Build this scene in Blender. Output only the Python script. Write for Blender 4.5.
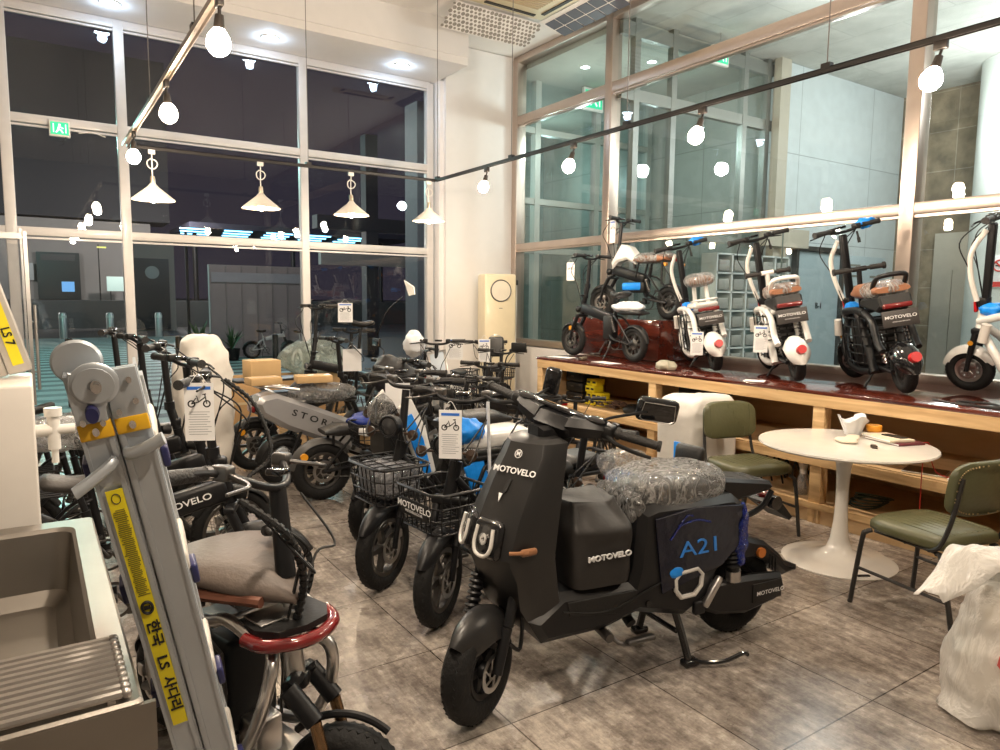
import bpy, bmesh, math, random
from mathutils import Vector, Matrix, noise
random.seed(7)
for o in list(bpy.data.objects): bpy.data.objects.remove(o)
SC = bpy.context.scene
COL = SC.collection
PI = math.pi

# ---------------------------------------------------------------- camera
cam = bpy.data.cameras.new('camera')
cam.sensor_width = 36.0; cam.lens = 705 / 1000 * 36
cam.clip_start = .05; cam.clip_end = 200
co = bpy.data.objects.new('camera', cam); COL.objects.link(co)
_ax = Vector((1070, 65, -705)).normalized()
_ay = Vector((-459, 80, -705)); _ay = (_ay - _ay.dot(_ax) * _ax).normalized()
_az = _ax.cross(_ay)
RM = Matrix((_ax, _ay, _az))
co.matrix_world = Matrix.Translation((0, 0, 1.6)) @ RM.to_4x4()
SC.camera = co

# ---------------------------------------------------------------- world, exposure
SC.view_settings.view_transform = 'Standard'
SC.view_settings.look = 'None'
SC.view_settings.exposure = 0.0
SC.view_settings.gamma = 1.0
SC.view_settings.use_curve_mapping = False
W = bpy.data.worlds.new('night'); SC.world = W; W.use_nodes = True
W.node_tree.nodes['Background'].inputs[0].default_value = (.030, .026, .038, 1)
W.node_tree.nodes['Background'].inputs[1].default_value = 1.0
SC.cycles.max_bounces = 8; SC.cycles.transparent_max_bounces = 24
SC.cycles.diffuse_bounces = 4; SC.cycles.glossy_bounces = 4
SC.cycles.sample_clamp_indirect = 4.0
SC.cycles.use_denoising = True
SC.cycles.caustics_reflective = False; SC.cycles.caustics_refractive = False

def area(name, loc, size, power, col, rot=(0, 0, 0), sy=None):
    l = bpy.data.lights.new(name, 'AREA'); l.energy = power; l.color = col
    l.shape = 'RECTANGLE'; l.size = size; l.size_y = sy or size
    o = bpy.data.objects.new(name, l); o.location = loc; o.rotation_euler = rot; COL.objects.link(o); return o
def point(name, loc, power, col, r=.05):
    l = bpy.data.lights.new(name, 'POINT'); l.energy = power; l.color = col; l.shadow_soft_size = r
    o = bpy.data.objects.new(name, l); o.location = loc; COL.objects.link(o); return o
WARM = (1, .74, .46)
BULB_E = 150.0
LAMP_W = 78.0
# unseen point lamps added to light the lobby, vestibule and passage behind the glass
for _p in ((7.4, 4.4), (9.6, 3.4), (8.2, .8), (10.6, 4.4)): point('lobby_fill_light', (_p[0], _p[1], 4.0), 88, (.97, 1, .98), .12)
point('vestibule_fill_light', (6.7, 8.0, 4.0), 26, (.85, 1, .96), .08)
point('vestibule_fill_light', (7.3, 7.3, 4.0), 26, (.85, 1, .96), .08)
point('passage_fill_light', (8.0, 10.6, 3.9), 45, (.7, 1, .97), .1)
point('street_fill_light', (0, 22, 6), 1100, (.45, 1, .88), .3)  # these street lights are added, unseen and tied to no modelled lamp
point('street_fill_light', (9, 26, 6), 1200, (.8, .95, 1), .3)
point('street_fill_light', (-6, 38, 5), 2200, (.95, .95, .9), .3)
point('street_fill_light', (6, 40, 5.5), 1500, (1, .92, .85), .3)
point('street_fill_light', (3.2, 15.5, 5), 260, (1, .93, .92), .3)

# ---------------------------------------------------------------- materials
MATS = {}
def mat(name, col, rough=.5, metal=0.0, bump=0.0, bscale=40, var=0.0, vscale=8, coat=0.0, emis=None, es=0.0, alpha=1.0, trans=0.0, spec=.5, sheen=0):
    if name in MATS: return MATS[name]
    m = bpy.data.materials.new(name); m.use_nodes = True; nt = m.node_tree; N = nt.nodes; L = nt.links
    b = N['Principled BSDF']
    b.inputs['Base Color'].default_value = (*col, 1); b.inputs['Roughness'].default_value = rough
    b.inputs['Metallic'].default_value = metal; b.inputs['Coat Weight'].default_value = coat
    b.inputs['Coat Roughness'].default_value = .08; b.inputs['Specular IOR Level'].default_value = spec
    b.inputs['Transmission Weight'].default_value = trans; b.inputs['Alpha'].default_value = alpha
    if emis: b.inputs['Emission Color'].default_value = (*emis, 1); b.inputs['Emission Strength'].default_value = es
    tc = N.new('ShaderNodeTexCoord')
    n = N.new('ShaderNodeTexNoise'); n.inputs['Scale'].default_value = vscale; n.inputs['Detail'].default_value = 5
    L.new(tc.outputs['Object'], n.inputs['Vector'])
    v = var if var else .08
    mx = N.new('ShaderNodeMix'); mx.data_type = 'RGBA'; mx.blend_type = 'MIX'
    mx.inputs['A'].default_value = (*[c * (1 - v) for c in col], 1); mx.inputs['B'].default_value = (*[min(1, c * (1 + v)) for c in col], 1)
    L.new(n.outputs['Fac'], mx.inputs['Factor']); L.new(mx.outputs['Result'], b.inputs['Base Color'])
    if bump:
        n2 = N.new('ShaderNodeTexNoise'); n2.inputs['Scale'].default_value = bscale; n2.inputs['Detail'].default_value = 3
        L.new(tc.outputs['Object'], n2.inputs['Vector'])
        bp = N.new('ShaderNodeBump'); bp.inputs['Strength'].default_value = bump; bp.inputs['Distance'].default_value = .01
        L.new(n2.outputs['Fac'], bp.inputs['Height']); L.new(bp.outputs['Normal'], b.inputs['Normal'])
    MATS[name] = m; return m

def new_mat(name):
    m = bpy.data.materials.new(name); m.use_nodes = True; MATS[name] = m
    return m, m.node_tree, m.node_tree.nodes, m.node_tree.links, m.node_tree.nodes['Principled BSDF']

def fres(N, L, ior, normal=None):
    """Fresnel that treats both sides of a thin pane alike"""
    g = N.new('ShaderNodeNewGeometry'); mr = N.new('ShaderNodeMapRange'); L.new(g.outputs['Backfacing'], mr.inputs[0])
    mr.inputs['To Min'].default_value = ior; mr.inputs['To Max'].default_value = 1 / ior
    f = N.new('ShaderNodeFresnel'); L.new(mr.outputs[0], f.inputs[0])
    if normal: L.new(normal, f.inputs['Normal'])
    return f
def glass_mat(name, tint, ior=1.5, rough=0.0):
    m, nt, N, L, b = new_mat(name); N.remove(b)
    t = N.new('ShaderNodeBsdfTransparent'); t.inputs[0].default_value = (*tint, 1)
    g = N.new('ShaderNodeBsdfGlossy'); g.inputs['Roughness'].default_value = rough
    f = fres(N, L, ior)
    mx = N.new('ShaderNodeMixShader'); L.new(f.outputs[0], mx.inputs[0]); L.new(t.outputs[0], mx.inputs[1]); L.new(g.outputs[0], mx.inputs[2])
    L.new(mx.outputs[0], N['Material Output'].inputs[0]); return m
GLASS = glass_mat('window_glass', (.95, .96, .97))
GLASS_B = glass_mat('lobby_glass', (.945, .975, .975))

def film_mat(name, tint, opac=.25, bscale=18, bump=1.0, gl=.12, body=(.8, .8, .8), ridge=.0):
    m, nt, N, L, b = new_mat(name); N.remove(b)
    tc = N.new('ShaderNodeTexCoord')
    mp = N.new('ShaderNodeMapping'); mp.inputs['Rotation'].default_value = (.3, .5, .7); mp.inputs['Scale'].default_value = (1, 1.8, .55); L.new(tc.outputs['Object'], mp.inputs[0])
    w = N.new('ShaderNodeTexNoise'); w.inputs['Scale'].default_value = bscale; w.inputs['Detail'].default_value = 4; w.inputs['Roughness'].default_value = .6
    w.inputs['Distortion'].default_value = 1.2
    L.new(mp.outputs[0], w.inputs['Vector'])
    # thin creases where the noise crosses its middle value
    s1 = N.new('ShaderNodeMath'); s1.operation = 'SUBTRACT'; s1.inputs[1].default_value = .5; L.new(w.outputs['Fac'], s1.inputs[0])
    s2 = N.new('ShaderNodeMath'); s2.operation = 'ABSOLUTE'; L.new(s1.outputs[0], s2.inputs[0])
    s3 = N.new('ShaderNodeMapRange'); s3.inputs['From Min'].default_value = 0; s3.inputs['From Max'].default_value = .09; s3.inputs['To Min'].default_value = 1; s3.inputs['To Max'].default_value = 0; L.new(s2.outputs[0], s3.inputs[0])
    bp = N.new('ShaderNodeBump'); bp.inputs['Strength'].default_value = bump; bp.inputs['Distance'].default_value = .02
    L.new(s3.outputs[0], bp.inputs['Height'])
    o1 = N.new('ShaderNodeMath'); o1.operation = 'MULTIPLY_ADD'; o1.inputs[1].default_value = ridge; o1.inputs[2].default_value = opac; o1.use_clamp = True; L.new(s3.outputs[0], o1.inputs[0])
    t = N.new('ShaderNodeBsdfTransparent'); t.inputs[0].default_value = (*tint, 1)
    d = N.new('ShaderNodeBsdfDiffuse'); d.inputs[0].default_value = (*body, 1); L.new(bp.outputs[0], d.inputs['Normal'])
    g = N.new('ShaderNodeBsdfGlossy'); g.inputs['Roughness'].default_value = gl; L.new(bp.outputs[0], g.inputs['Normal'])
    f = fres(N, L, 1.7, bp.outputs[0])
    m1 = N.new('ShaderNodeMixShader'); L.new(o1.outputs[0], m1.inputs[0])
    L.new(t.outputs[0], m1.inputs[1]); L.new(d.outputs[0], m1.inputs[2])
    m2 = N.new('ShaderNodeMixShader'); L.new(f.outputs[0], m2.inputs[0]); L.new(m1.outputs[0], m2.inputs[1]); L.new(g.outputs[0], m2.inputs[2])
    L.new(m2.outputs[0], N['Material Output'].inputs[0]); return m

BLK = mat('matte_black_paint', (.009, .009, .010), .38, bump=.05, spec=.35)
BLK2 = mat('black_plastic', (.011, .011, .011), .46, bump=.08, bscale=90, spec=.35)
GLOSS = mat('gloss_black', (.008, .008, .009), .12, coat=.4)
HEROG = mat('satin_graphite_paint', (.018, .0175, .0175), .34, bump=.02, bscale=200)
RUB = mat('tyre_rubber', (.009, .009, .009), .7, bump=.4, bscale=60, spec=.3)
GRIP = mat('grip_rubber', (.018, .017, .016), .55, bump=.5, bscale=120)
ALU = mat('brushed_aluminium', (.62, .6, .58), .3, 1.0, bump=.05, bscale=30, var=.1)
CHR = mat('chrome', (.8, .8, .8), .12, 1.0)
DALU = mat('dark_alloy', (.12, .115, .11), .35, .9)
GALV = mat('ladder_aluminium', (.50, .54, .58), .42, .6, bump=.1, bscale=14, var=.16, vscale=6)
STEEL = mat('sink_steel', (.30, .275, .245), .46, 1.0, bump=.12, bscale=9, var=.22, vscale=3)
WHT = mat('white_gloss_paint', (.78, .77, .74), .25, coat=.3)
WPL = mat('white_plastic', (.74, .71, .66), .4)
PAPER = mat('paper', (.82, .82, .82), .8)
INK = mat('ink_grey', (.22, .23, .26), .8)
INKB = mat('ink_blue', (.03, .16, .62), .7)
BLUEP = mat('blue_plastic', (.01, .26, .85), .35, bump=.4, bscale=25)
BRLEA = mat('brown_leather', (.30, .13, .065), .4, bump=.2, bscale=60)
DLEA = mat('charcoal_leather', (.05, .045, .042), .5, bump=.25, bscale=80)
BKLEA = mat('black_leather', (.012, .0115, .0115), .42, bump=.25, bscale=80)
TAUPE = mat('taupe_saddle', (.11, .085, .07), .55, bump=.2, bscale=60)
OLIVE = mat('olive_leather', (.095, .095, .045), .38, bump=.15, bscale=50)
CHAIRM = mat('chair_black_metal', (.02, .018, .016), .45)
REDL = mat('red_reflector', (.46, .006, .008), .35)
REDD = mat('dark_red_lens', (.16, .012, .012), .15, coat=.7)
AMB = mat('amber_reflector', (.75, .32, .02), .3, coat=.3)
YEL = mat('label_yellow', (.86, .72, .02), .5)
ORY = mat('strap_yellow', (.85, .48, .02), .45)
INKK = mat('ink_black', (.01, .01, .01), .6)
NAVY = mat('navy_plastic', (.02, .022, .09), .35)
KRAFT = mat('cardboard', (.42, .26, .12), .85, var=.12, bump=.1)
KRAFT2 = mat('cardboard_light', (.55, .36, .17), .85, var=.1)
PINE = None
FROST = mat('white_wrap_sheet', (.72, .7, .66), .5, bump=.6, bscale=9, var=.12)
FROSTW = mat('white_film', (.75, .77, .8), .35, bump=.6, bscale=16)
CLEAR = film_mat('clear_film', (.93, .93, .93), .12, 22, 1.0, .16, (.7, .68, .65), ridge=.4)
SMOKE = film_mat('clear_seat_film', (.9, .9, .9), .10, 15, 1.0, .18, (.85, .84, .82), ridge=.60)
BLUEF = film_mat('blue_film', (.05, .12, .75), .35, 22, .8, .15, (.01, .06, .6))
DISC = mat('disc_steel', (.45, .43, .41), .3, 1.0)
GOLD = mat('fork_gold', (.35, .22, .12), .25, 1.0)
MIRR = mat('mirror_glass', (.85, .87, .9), .02, 1.0)
DIALG = mat('display_glass', (.004, .004, .005), .05, coat=1)
def emat(name, col, s):
    m, nt, N, L, b = new_mat(name)
    MATS[name] = m
    b.inputs['Base Color'].default_value = (*[min(1,c) for c in col], 1); b.inputs['Emission Color'].default_value = (*col, 1); b.inputs['Emission Strength'].default_value = s
    return m
BULB = emat('bulb_glow', (1, .78, .52), BULB_E)
PBULB = emat('pendant_bulb_glow', (1, .76, .48), 110)
DOWNL = emat('downlight_glow', (.72, .88, 1), 60)
LOBL = emat('lobby_downlight_glow', (.85, 1, 1), 14)
GRN = emat('exit_green', (.02, .55, .28), .7)
GRNW = emat('exit_white', (.75, 1, .85), 1.1)

# floor: large stone-look tiles
def floor_mat():
    m, nt, N, L, b = new_mat('stone_tile_floor')
    tc = N.new('ShaderNodeTexCoord'); mp = N.new('ShaderNodeMapping'); mp.inputs['Location'].default_value = (-.12, -.09, 0)
    L.new(tc.outputs['Object'], mp.inputs[0])
    br = N.new('ShaderNodeTexBrick'); br.offset = 0; br.inputs['Scale'].default_value = 1
    br.inputs['Brick Width'].default_value = .66; br.inputs['Row Height'].default_value = .66
    br.inputs['Mortar Size'].default_value = .0035; br.inputs['Mortar Smooth'].default_value = .3
    br.inputs['Color1'].default_value = (.78, .78, .78, 1); br.inputs['Color2'].default_value = (1.15, 1.15, 1.15, 1); br.inputs['Mortar'].default_value = (.22, .2, .18, 1)
    L.new(mp.outputs[0], br.inputs[0])
    vr = N.new('ShaderNodeTexVoronoi')   # per tile shift
    mp2 = N.new('ShaderNodeMapping'); mp2.inputs['Scale'].default_value = (6.5, 1.6, 1); L.new(tc.outputs['Object'], mp2.inputs[0])
    n1 = N.new('ShaderNodeTexNoise'); n1.inputs['Scale'].default_value = 1.1; n1.inputs['Detail'].default_value = 12; n1.inputs['Roughness'].default_value = .72
    L.new(mp2.outputs[0], n1.inputs[0])
    n2 = N.new('ShaderNodeTexNoise'); n2.inputs['Scale'].default_value = 2.2; n2.inputs['Detail'].default_value = 6; n2.inputs['Roughness'].default_value = .6
    L.new(tc.outputs['Object'], n2.inputs[0])
    n3 = N.new('ShaderNodeTexNoise'); n3.inputs['Scale'].default_value = 22; n3.inputs['Detail'].default_value = 8; n3.inputs['Roughness'].default_value = .75; L.new(tc.outputs['Object'], n3.inputs[0])
    mp4 = N.new('ShaderNodeMapping'); mp4.inputs['Scale'].default_value = (26, 4, 1); L.new(tc.outputs['Object'], mp4.inputs[0])
    n4 = N.new('ShaderNodeTexNoise'); n4.inputs['Scale'].default_value = 1; n4.inputs['Detail'].default_value = 8; n4.inputs['Roughness'].default_value = .8; L.new(mp4.outputs[0], n4.inputs[0])
    def madd(x, k, y=None):
        q = N.new('ShaderNodeMath'); q.operation = 'MULTIPLY_ADD'; q.inputs[1].default_value = k; L.new(x, q.inputs[0])
        if y is not None: L.new(y, q.inputs[2])
        else: q.inputs[2].default_value = 0
        return q.outputs[0]
    acc = madd(n1.outputs[0], .34); acc = madd(n2.outputs[0], .30, acc); acc = madd(n3.outputs[0], .30, acc); acc = madd(n4.outputs[0], .26, acc)
    r = N.new('ShaderNodeValToRGB'); e = r.color_ramp.elements
    e[0].position = .475; e[0].color = (.066, .055, .046, 1)
    e[1].position = .705; e[1].color = (.58, .52, .45, 1)
    x = e.new(.555); x.color = (.18, .152, .132, 1)
    x = e.new(.62); x.color = (.31, .27, .235, 1)
    L.new(acc, r.inputs[0])
    mx = N.new('ShaderNodeMix'); mx.data_type = 'RGBA'; mx.blend_type = 'MULTIPLY'; mx.inputs['Factor'].default_value = 1
    L.new(r.outputs[0], mx.inputs['A']); L.new(br.outputs['Color'], mx.inputs['B']); L.new(mx.outputs['Result'], b.inputs['Base Color'])
    rr = N.new('ShaderNodeMapRange'); rr.inputs['From Min'].default_value = .3; rr.inputs['From Max'].default_value = .7; rr.inputs['To Min'].default_value = .16; rr.inputs['To Max'].default_value = .34
    L.new(n2.outputs[0], rr.inputs[0]); L.new(rr.outputs[0], b.inputs['Roughness'])
    b.inputs['Specular IOR Level'].default_value = .5
    bp = N.new('ShaderNodeBump'); bp.inputs['Strength'].default_value = .12; bp.inputs['Distance'].default_value = .003
    L.new(n3.outputs[0], bp.inputs['Height']); L.new(bp.outputs[0], b.inputs['Normal'])
    return m
FLOORM = floor_mat()

def wood_mat(name, c1, c2, scale=(1, 14, 14), rough=.5, coat=0, knots=True):
    m, nt, N, L, b = new_mat(name)
    tc = N.new('ShaderNodeTexCoord'); mp = N.new('ShaderNodeMapping'); mp.inputs['Scale'].default_value = scale; L.new(tc.outputs['Object'], mp.inputs[0])
    n = N.new('ShaderNodeTexNoise'); n.inputs['Scale'].default_value = 1.6; n.inputs['Detail'].default_value = 6; n.inputs['Distortion'].default_value = .8; L.new(mp.outputs[0], n.inputs[0])
    r = N.new('ShaderNodeValToRGB'); r.color_ramp.elements[0].position = .32; r.color_ramp.elements[0].color = (*c1, 1); r.color_ramp.elements[1].position = .68; r.color_ramp.elements[1].color = (*c2, 1)
    L.new(n.outputs[0], r.inputs[0]); out = r.outputs[0]
    if knots:
        v = N.new('ShaderNodeTexVoronoi'); v.inputs['Scale'].default_value = 3.3; L.new(tc.outputs['Object'], v.inputs[0])
        kr = N.new('ShaderNodeValToRGB'); kr.color_ramp.elements[0].position = .03; kr.color_ramp.elements[0].color = (.35, .22, .12, 1); kr.color_ramp.elements[1].position = .07; kr.color_ramp.elements[1].color = (1, 1, 1, 1)
        L.new(v.outputs['Distance'], kr.inputs[0])
        mx = N.new('ShaderNodeMix'); mx.data_type = 'RGBA'; mx.blend_type = 'MULTIPLY'; mx.inputs['Factor'].default_value = 1
        L.new(out, mx.inputs['A']); L.new(kr.outputs[0], mx.inputs['B']); out = mx.outputs['Result']
    L.new(out, b.inputs['Base Color']); b.inputs['Roughness'].default_value = rough; b.inputs['Coat Weight'].default_value = coat; b.inputs['Coat Roughness'].default_value = .05
    return m
PINE = wood_mat('pine_timber', (.50, .31, .14), (.72, .50, .26), (14, 1, 14))
PINEP = wood_mat('pine_plywood', (.56, .38, .20), (.68, .48, .27), (5, 1, 5), .6, knots=False)
MAHO = wood_mat('red_stained_wood', (.050, .010, .006), (.125, .024, .013), (10, 1, 10), .14, .8, knots=False)

def tiles_mat(name, c1, c2, mortar, w, h, swap, rough=.5, offset=0.0, ms=.006, nz=6, cont=.5):
    m, nt, N, L, b = new_mat(name)
    tc = N.new('ShaderNodeTexCoord'); sp = N.new('ShaderNodeSeparateXYZ'); L.new(tc.outputs['Object'], sp.inputs[0])
    cb = N.new('ShaderNodeCombineXYZ')
    for i, a in enumerate(swap): L.new(sp.outputs[a], cb.inputs[i])
    br = N.new('ShaderNodeTexBrick'); br.offset = offset; br.inputs['Scale'].default_value = 1
    br.inputs['Brick Width'].default_value = w; br.inputs['Row Height'].default_value = h; br.inputs['Mortar Size'].default_value = ms
    br.inputs['Color1'].default_value = (*c1, 1); br.inputs['Color2'].default_value = (*c2, 1); br.inputs['Mortar'].default_value = (*mortar, 1)
    L.new(cb.outputs[0], br.inputs[0])
    n = N.new('ShaderNodeTexNoise'); n.inputs['Scale'].default_value = nz; n.inputs['Detail'].default_value = 8; L.new(tc.outputs['Object'], n.inputs[0])
    r = N.new('ShaderNodeMapRange'); r.inputs['From Min'].default_value = .3; r.inputs['From Max'].default_value = .7; r.inputs['To Min'].default_value = 1 - cont; r.inputs['To Max'].default_value = 1 + cont; L.new(n.outputs[0], r.inputs[0])
    mx = N.new('ShaderNodeMix'); mx.data_type = 'RGBA'; mx.blend_type = 'MULTIPLY'; mx.inputs['Factor'].default_value = 1
    L.new(br.outputs['Color'], mx.inputs['A']); L.new(r.outputs[0], mx.inputs['B']); L.new(mx.outputs['Result'], b.inputs['Base Color'])
    b.inputs['Roughness'].default_value = rough
    return m
WALLM = mat('warm_white_plaster', (.80, .78, .77), .7, bump=.03, bscale=60, var=.03)
CEILM = mat('white_ceiling_board', (.84, .81, .78), .8, var=.03)
WFRM = mat('white_window_frame', (.62, .60, .59), .4, coat=.1)
BFRM = mat('brushed_frame_steel', (.56, .47, .41), .34, .9, bump=.03, bscale=50)
LOBW = tiles_mat('pale_blue_panel', (.58, .64, .65), (.61, .67, .68), (.3, .35, .36), 1.9, 1.25, (0, 2, 1), .3, cont=.05)
STONE = tiles_mat('brown_stone_tile', (.19, .15, .10), (.23, .185, .125), (.34, .30, .24), .62, .62, (1, 2, 0), .3, nz=4, cont=.45)
LOBC = tiles_mat('lobby_ceiling_board', (.46, .47, .43), (.5, .5, .46), (.3, .31, .28), 1.2, .6, (1, 0, 2), .8, .5, .004, 3, .12)
VESTC = mat('stained_board', (.36, .36, .31), .8, var=.35, vscale=1.2)
LOBF = mat('lobby_floor_stone', (.25, .27, .27), .2)
TEALW = tiles_mat('green_grey_wall', (.17, .235, .22), (.19, .25, .235), (.10, .13, .13), 1.5, 1.1, (0, 2, 1), .5, cont=.15)
# ---------------------------------------------------------------- mesh helpers
def V(*a): return Vector(a)
def frame_from(d):
    d = Vector(d).normalized(); up = Vector((0, 0, 1)) if abs(d.z) < .95 else Vector((1, 0, 0))
    a = d.cross(up).normalized(); b = a.cross(d).normalized(); return a, b
def smooth_path(pts, n=5):
    P = [Vector(p) for p in pts]
    if len(P) < 3: return P
    out = []
    Q = [P[0] * 2 - P[1]] + P + [P[-1] * 2 - P[-2]]
    for i in range(1, len(Q) - 2):
        a, b, c, d = Q[i - 1], Q[i], Q[i + 1], Q[i + 2]
        for k in range(n):
            t = k / n
            out.append(.5 * ((2 * b) + (c - a) * t + (2 * a - 5 * b + 4 * c - d) * t * t + (3 * b - a - 3 * c + d) * t ** 3))
    out.append(P[-1]); return out
class MB:
    def __init__(s): s.v = []; s.f = []; s.T = None
    def _p(s, p):
        p = Vector(p)
        return s.T(p) if s.T else p
    def add(s, vs, fs):
        o = len(s.v); s.v += [s._p(p) for p in vs]; s.f += [tuple(o + i for i in f) for f in fs]; return s
    def rings(s, rs, close=True, caps=True):
        n = len(rs[0]); vs = [p for r in rs for p in r]; fs = []
        for i in range(len(rs) - 1):
            for k in range(n if close else n - 1):
                a = i * n + k; b = i * n + (k + 1) % n; fs.append((a, b, b + n, a + n))
        if caps and close: fs.append(tuple(range(n - 1, -1, -1))); fs.append(tuple(range(len(vs) - n, len(vs))))
        return s.add(vs, fs)
    def box(s, c, size, R=None, b=0.0):
        c = Vector(c); x, y, z = [d / 2 for d in size]
        if b <= 0:
            vs = [Vector((i * x, j * y, k * z)) for k in (-1, 1) for i, j in ((-1, -1), (1, -1), (1, 1), (-1, 1))]
            if R: vs = [R @ v for v in vs]
            return s.add([c + v for v in vs], [(3, 2, 1, 0), (4, 5, 6, 7), (0, 1, 5, 4), (1, 2, 6, 5), (2, 3, 7, 6), (3, 0, 4, 7)])
        b = min(b, x * .95, y * .95, z * .95)
        def rr(ix, z, n=3):
            o = []
            for cx, cy, a0 in ((1, 1, 0), (-1, 1, 90), (-1, -1, 180), (1, -1, 270)):
                for k in range(n + 1):
                    a = math.radians(a0 + 90 * k / n); o.append(Vector((cx * (x - b) + (b - ix) * math.cos(a), cy * (y - b) + (b - ix) * math.sin(a), z)))
            return o
        rs = [rr(b * .8, -z), rr(b * .3, -z + b * .3), rr(0, -z + b), rr(0, z - b), rr(b * .3, z - b * .3), rr(b * .8, z)]
        if R: rs = [[R @ p for p in r] for r in rs]
        return s.rings([[c + p for p in r] for r in rs])
    def cyl(s, a, b, r0, r1=None, n=14):
        a = Vector(a); b = Vector(b); r1 = r0 if r1 is None else r1; u, w = frame_from(b - a)
        def ring(c, r): return [c + (u * math.cos(2 * PI * k / n) + w * math.sin(2 * PI * k / n)) * r for k in range(n)]
        return s.rings([ring(a, r0), ring(b, r1)])
    def tube(s, pts, r, n=8, sm=5, closed=False):
        P = smooth_path(pts, sm) if sm else [Vector(p) for p in pts]
        rr = r if isinstance(r, (list, tuple)) else None
        rs = []; u = None
        for i, p in enumerate(P):
            d = (P[min(i + 1, len(P) - 1)] - P[max(i - 1, 0)])
            if d.length < 1e-9: d = Vector((0, 0, 1))
            d.normalize()
            if u is None: u, _ = frame_from(d)
            u = (u - d * u.dot(d))
            if u.length < 1e-6: u, _ = frame_from(d)
            u.normalize(); w = d.cross(u)
            q = rr[0] + (rr[1] - rr[0]) * i / (len(P) - 1) if rr else r
            rs.append([p + (u * math.cos(2 * PI * k / n) + w * math.sin(2 * PI * k / n)) * q for k in range(n)])
        return s.rings(rs)
    def lathe(s, prof, c=(0, 0, 0), axis=(0, 0, 1), n=24, close=False):
        # prof: (radius, height) ; axis direction
        c = Vector(c); ax = Vector(axis).normalized(); u, w = frame_from(ax)
        m = len(prof); vs = []; fs = []
        for k in range(n):
            a = 2 * PI * k / n; e = u * math.cos(a) + w * math.sin(a)
            for r, h in prof: vs.append(c + e * r + ax * h)
        for k in range(n):
            k2 = (k + 1) % n
            for i in range(m if close else m - 1):
                j = (i + 1) % m
                fs.append((k * m + i, k2 * m + i, k2 * m + j, k * m + j))
        return s.add(vs, fs)
    def ell(s, c, r, R=None, n=14, m=9):
        c = Vector(c); rs = []
        for i in range(m + 1):
            t = PI * (i / m) * .98 + .01 * PI
            ring = [Vector((r[0] * math.sin(t) * math.cos(2 * PI * k / n), r[1] * math.sin(t) * math.sin(2 * PI * k / n), -r[2] * math.cos(t))) for k in range(n)]
            if R: ring = [R @ p for p in ring]
            rs.append([c + p for p in ring])
        return s.rings(rs)
    def torus(s, c, axis, R, r, n=28, m=8, sq=1.0, a0=0, a1=360):
        c = Vector(c); ax = Vector(axis).normalized(); u, w = frame_from(ax); rs = []
        full = (a1 - a0) >= 360
        N = n if full else n + 1
        for k in range(N):
            a = math.radians(a0 + (a1 - a0) * k / n); e = u * math.cos(a) + w * math.sin(a)
            rs.append([c + e * (R + r * math.cos(2 * PI * j / m)) + ax * (r * sq * math.sin(2 * PI * j / m)) for j in range(m)])
        if full: rs.append(rs[0]); return s.rings(rs, caps=False)
        return s.rings(rs)
    def prism(s, poly, y0, y1, b=.01, tf=None):
        # poly: (x,z) outline extruded in y with softened rims
        P = [Vector((p[0], p[1])) for p in poly]; n = len(P)
        A = sum(P[i].x * P[(i + 1) % n].y - P[(i + 1) % n].x * P[i].y for i in range(n))
        sg = 1 if A > 0 else -1
        def inset(d):
            o = []
            for i in range(n):
                e1 = (P[i] - P[i - 1]).normalized(); e2 = (P[(i + 1) % n] - P[i]).normalized()
                n1 = Vector((-e1.y, e1.x)) * sg; n2 = Vector((-e2.y, e2.x)) * sg
                q = n1 + n2; q = q / max(.5, q.length_squared / 2) if q.length > 1e-6 else n1
                o.append(P[i] + q * d)
            return o
        tf = tf or (lambda x, y, z: Vector((x, y, z)))
        r0 = [tf(p.x, y0, p.y) for p in inset(b)]; r1 = [tf(p.x, y0 + b, p.y) for p in P]
        r2 = [tf(p.x, y1 - b, p.y) for p in P]; r3 = [tf(p.x, y1, p.y) for p in inset(b)]
        return s.rings([r0, r1, r2, r3])
    def bars(s, segs, r, n=6):
        for a, b in segs: s.cyl(a, b, r, n=n)
        return s
    def build(s, name, m, parent=None, ang=38, tri=False):
        me = bpy.data.meshes.new(name); me.from_pydata([tuple(v) for v in s.v], [], s.f); me.update()
        bm = bmesh.new(); bm.from_mesh(me); bmesh.ops.recalc_face_normals(bm, faces=bm.faces)
        for f in bm.faces: f.smooth = True
        bm.to_mesh(me); bm.free()
        try: me.set_sharp_from_angle(angle=math.radians(ang))
        except Exception: pass
        if m: me.materials.append(m)
        o = bpy.data.objects.new(name, me); COL.objects.link(o)
        if parent: o.parent = parent
        return o
FONT_CACHE = {}
def text_geo(txt, size=1.0, off=0.0, sx=1.0, ext=.01):
    k = (txt, off, sx, ext)
    if k not in FONT_CACHE:
        c = bpy.data.curves.new('t', 'FONT'); c.body = txt; c.size = 1; c.align_x = 'CENTER'; c.align_y = 'CENTER'; c.offset = off; c.extrude = ext; c.resolution_u = 3
        o = bpy.data.objects.new('t', c); COL.objects.link(o)
        dg = bpy.context.evaluated_depsgraph_get(); me = bpy.data.meshes.new_from_object(o.evaluated_get(dg))
        vs = [v.co.copy() for v in me.vertices]; fs = [tuple(p.vertices) for p in me.polygons]
        bpy.data.objects.remove(o); bpy.data.curves.remove(c); bpy.data.meshes.remove(me)
        FONT_CACHE[k] = (vs, fs)
    vs, fs = FONT_CACHE[k]
    return [Vector((v.x * size * sx, v.y * size, v.z * size)) for v in vs], fs
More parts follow.
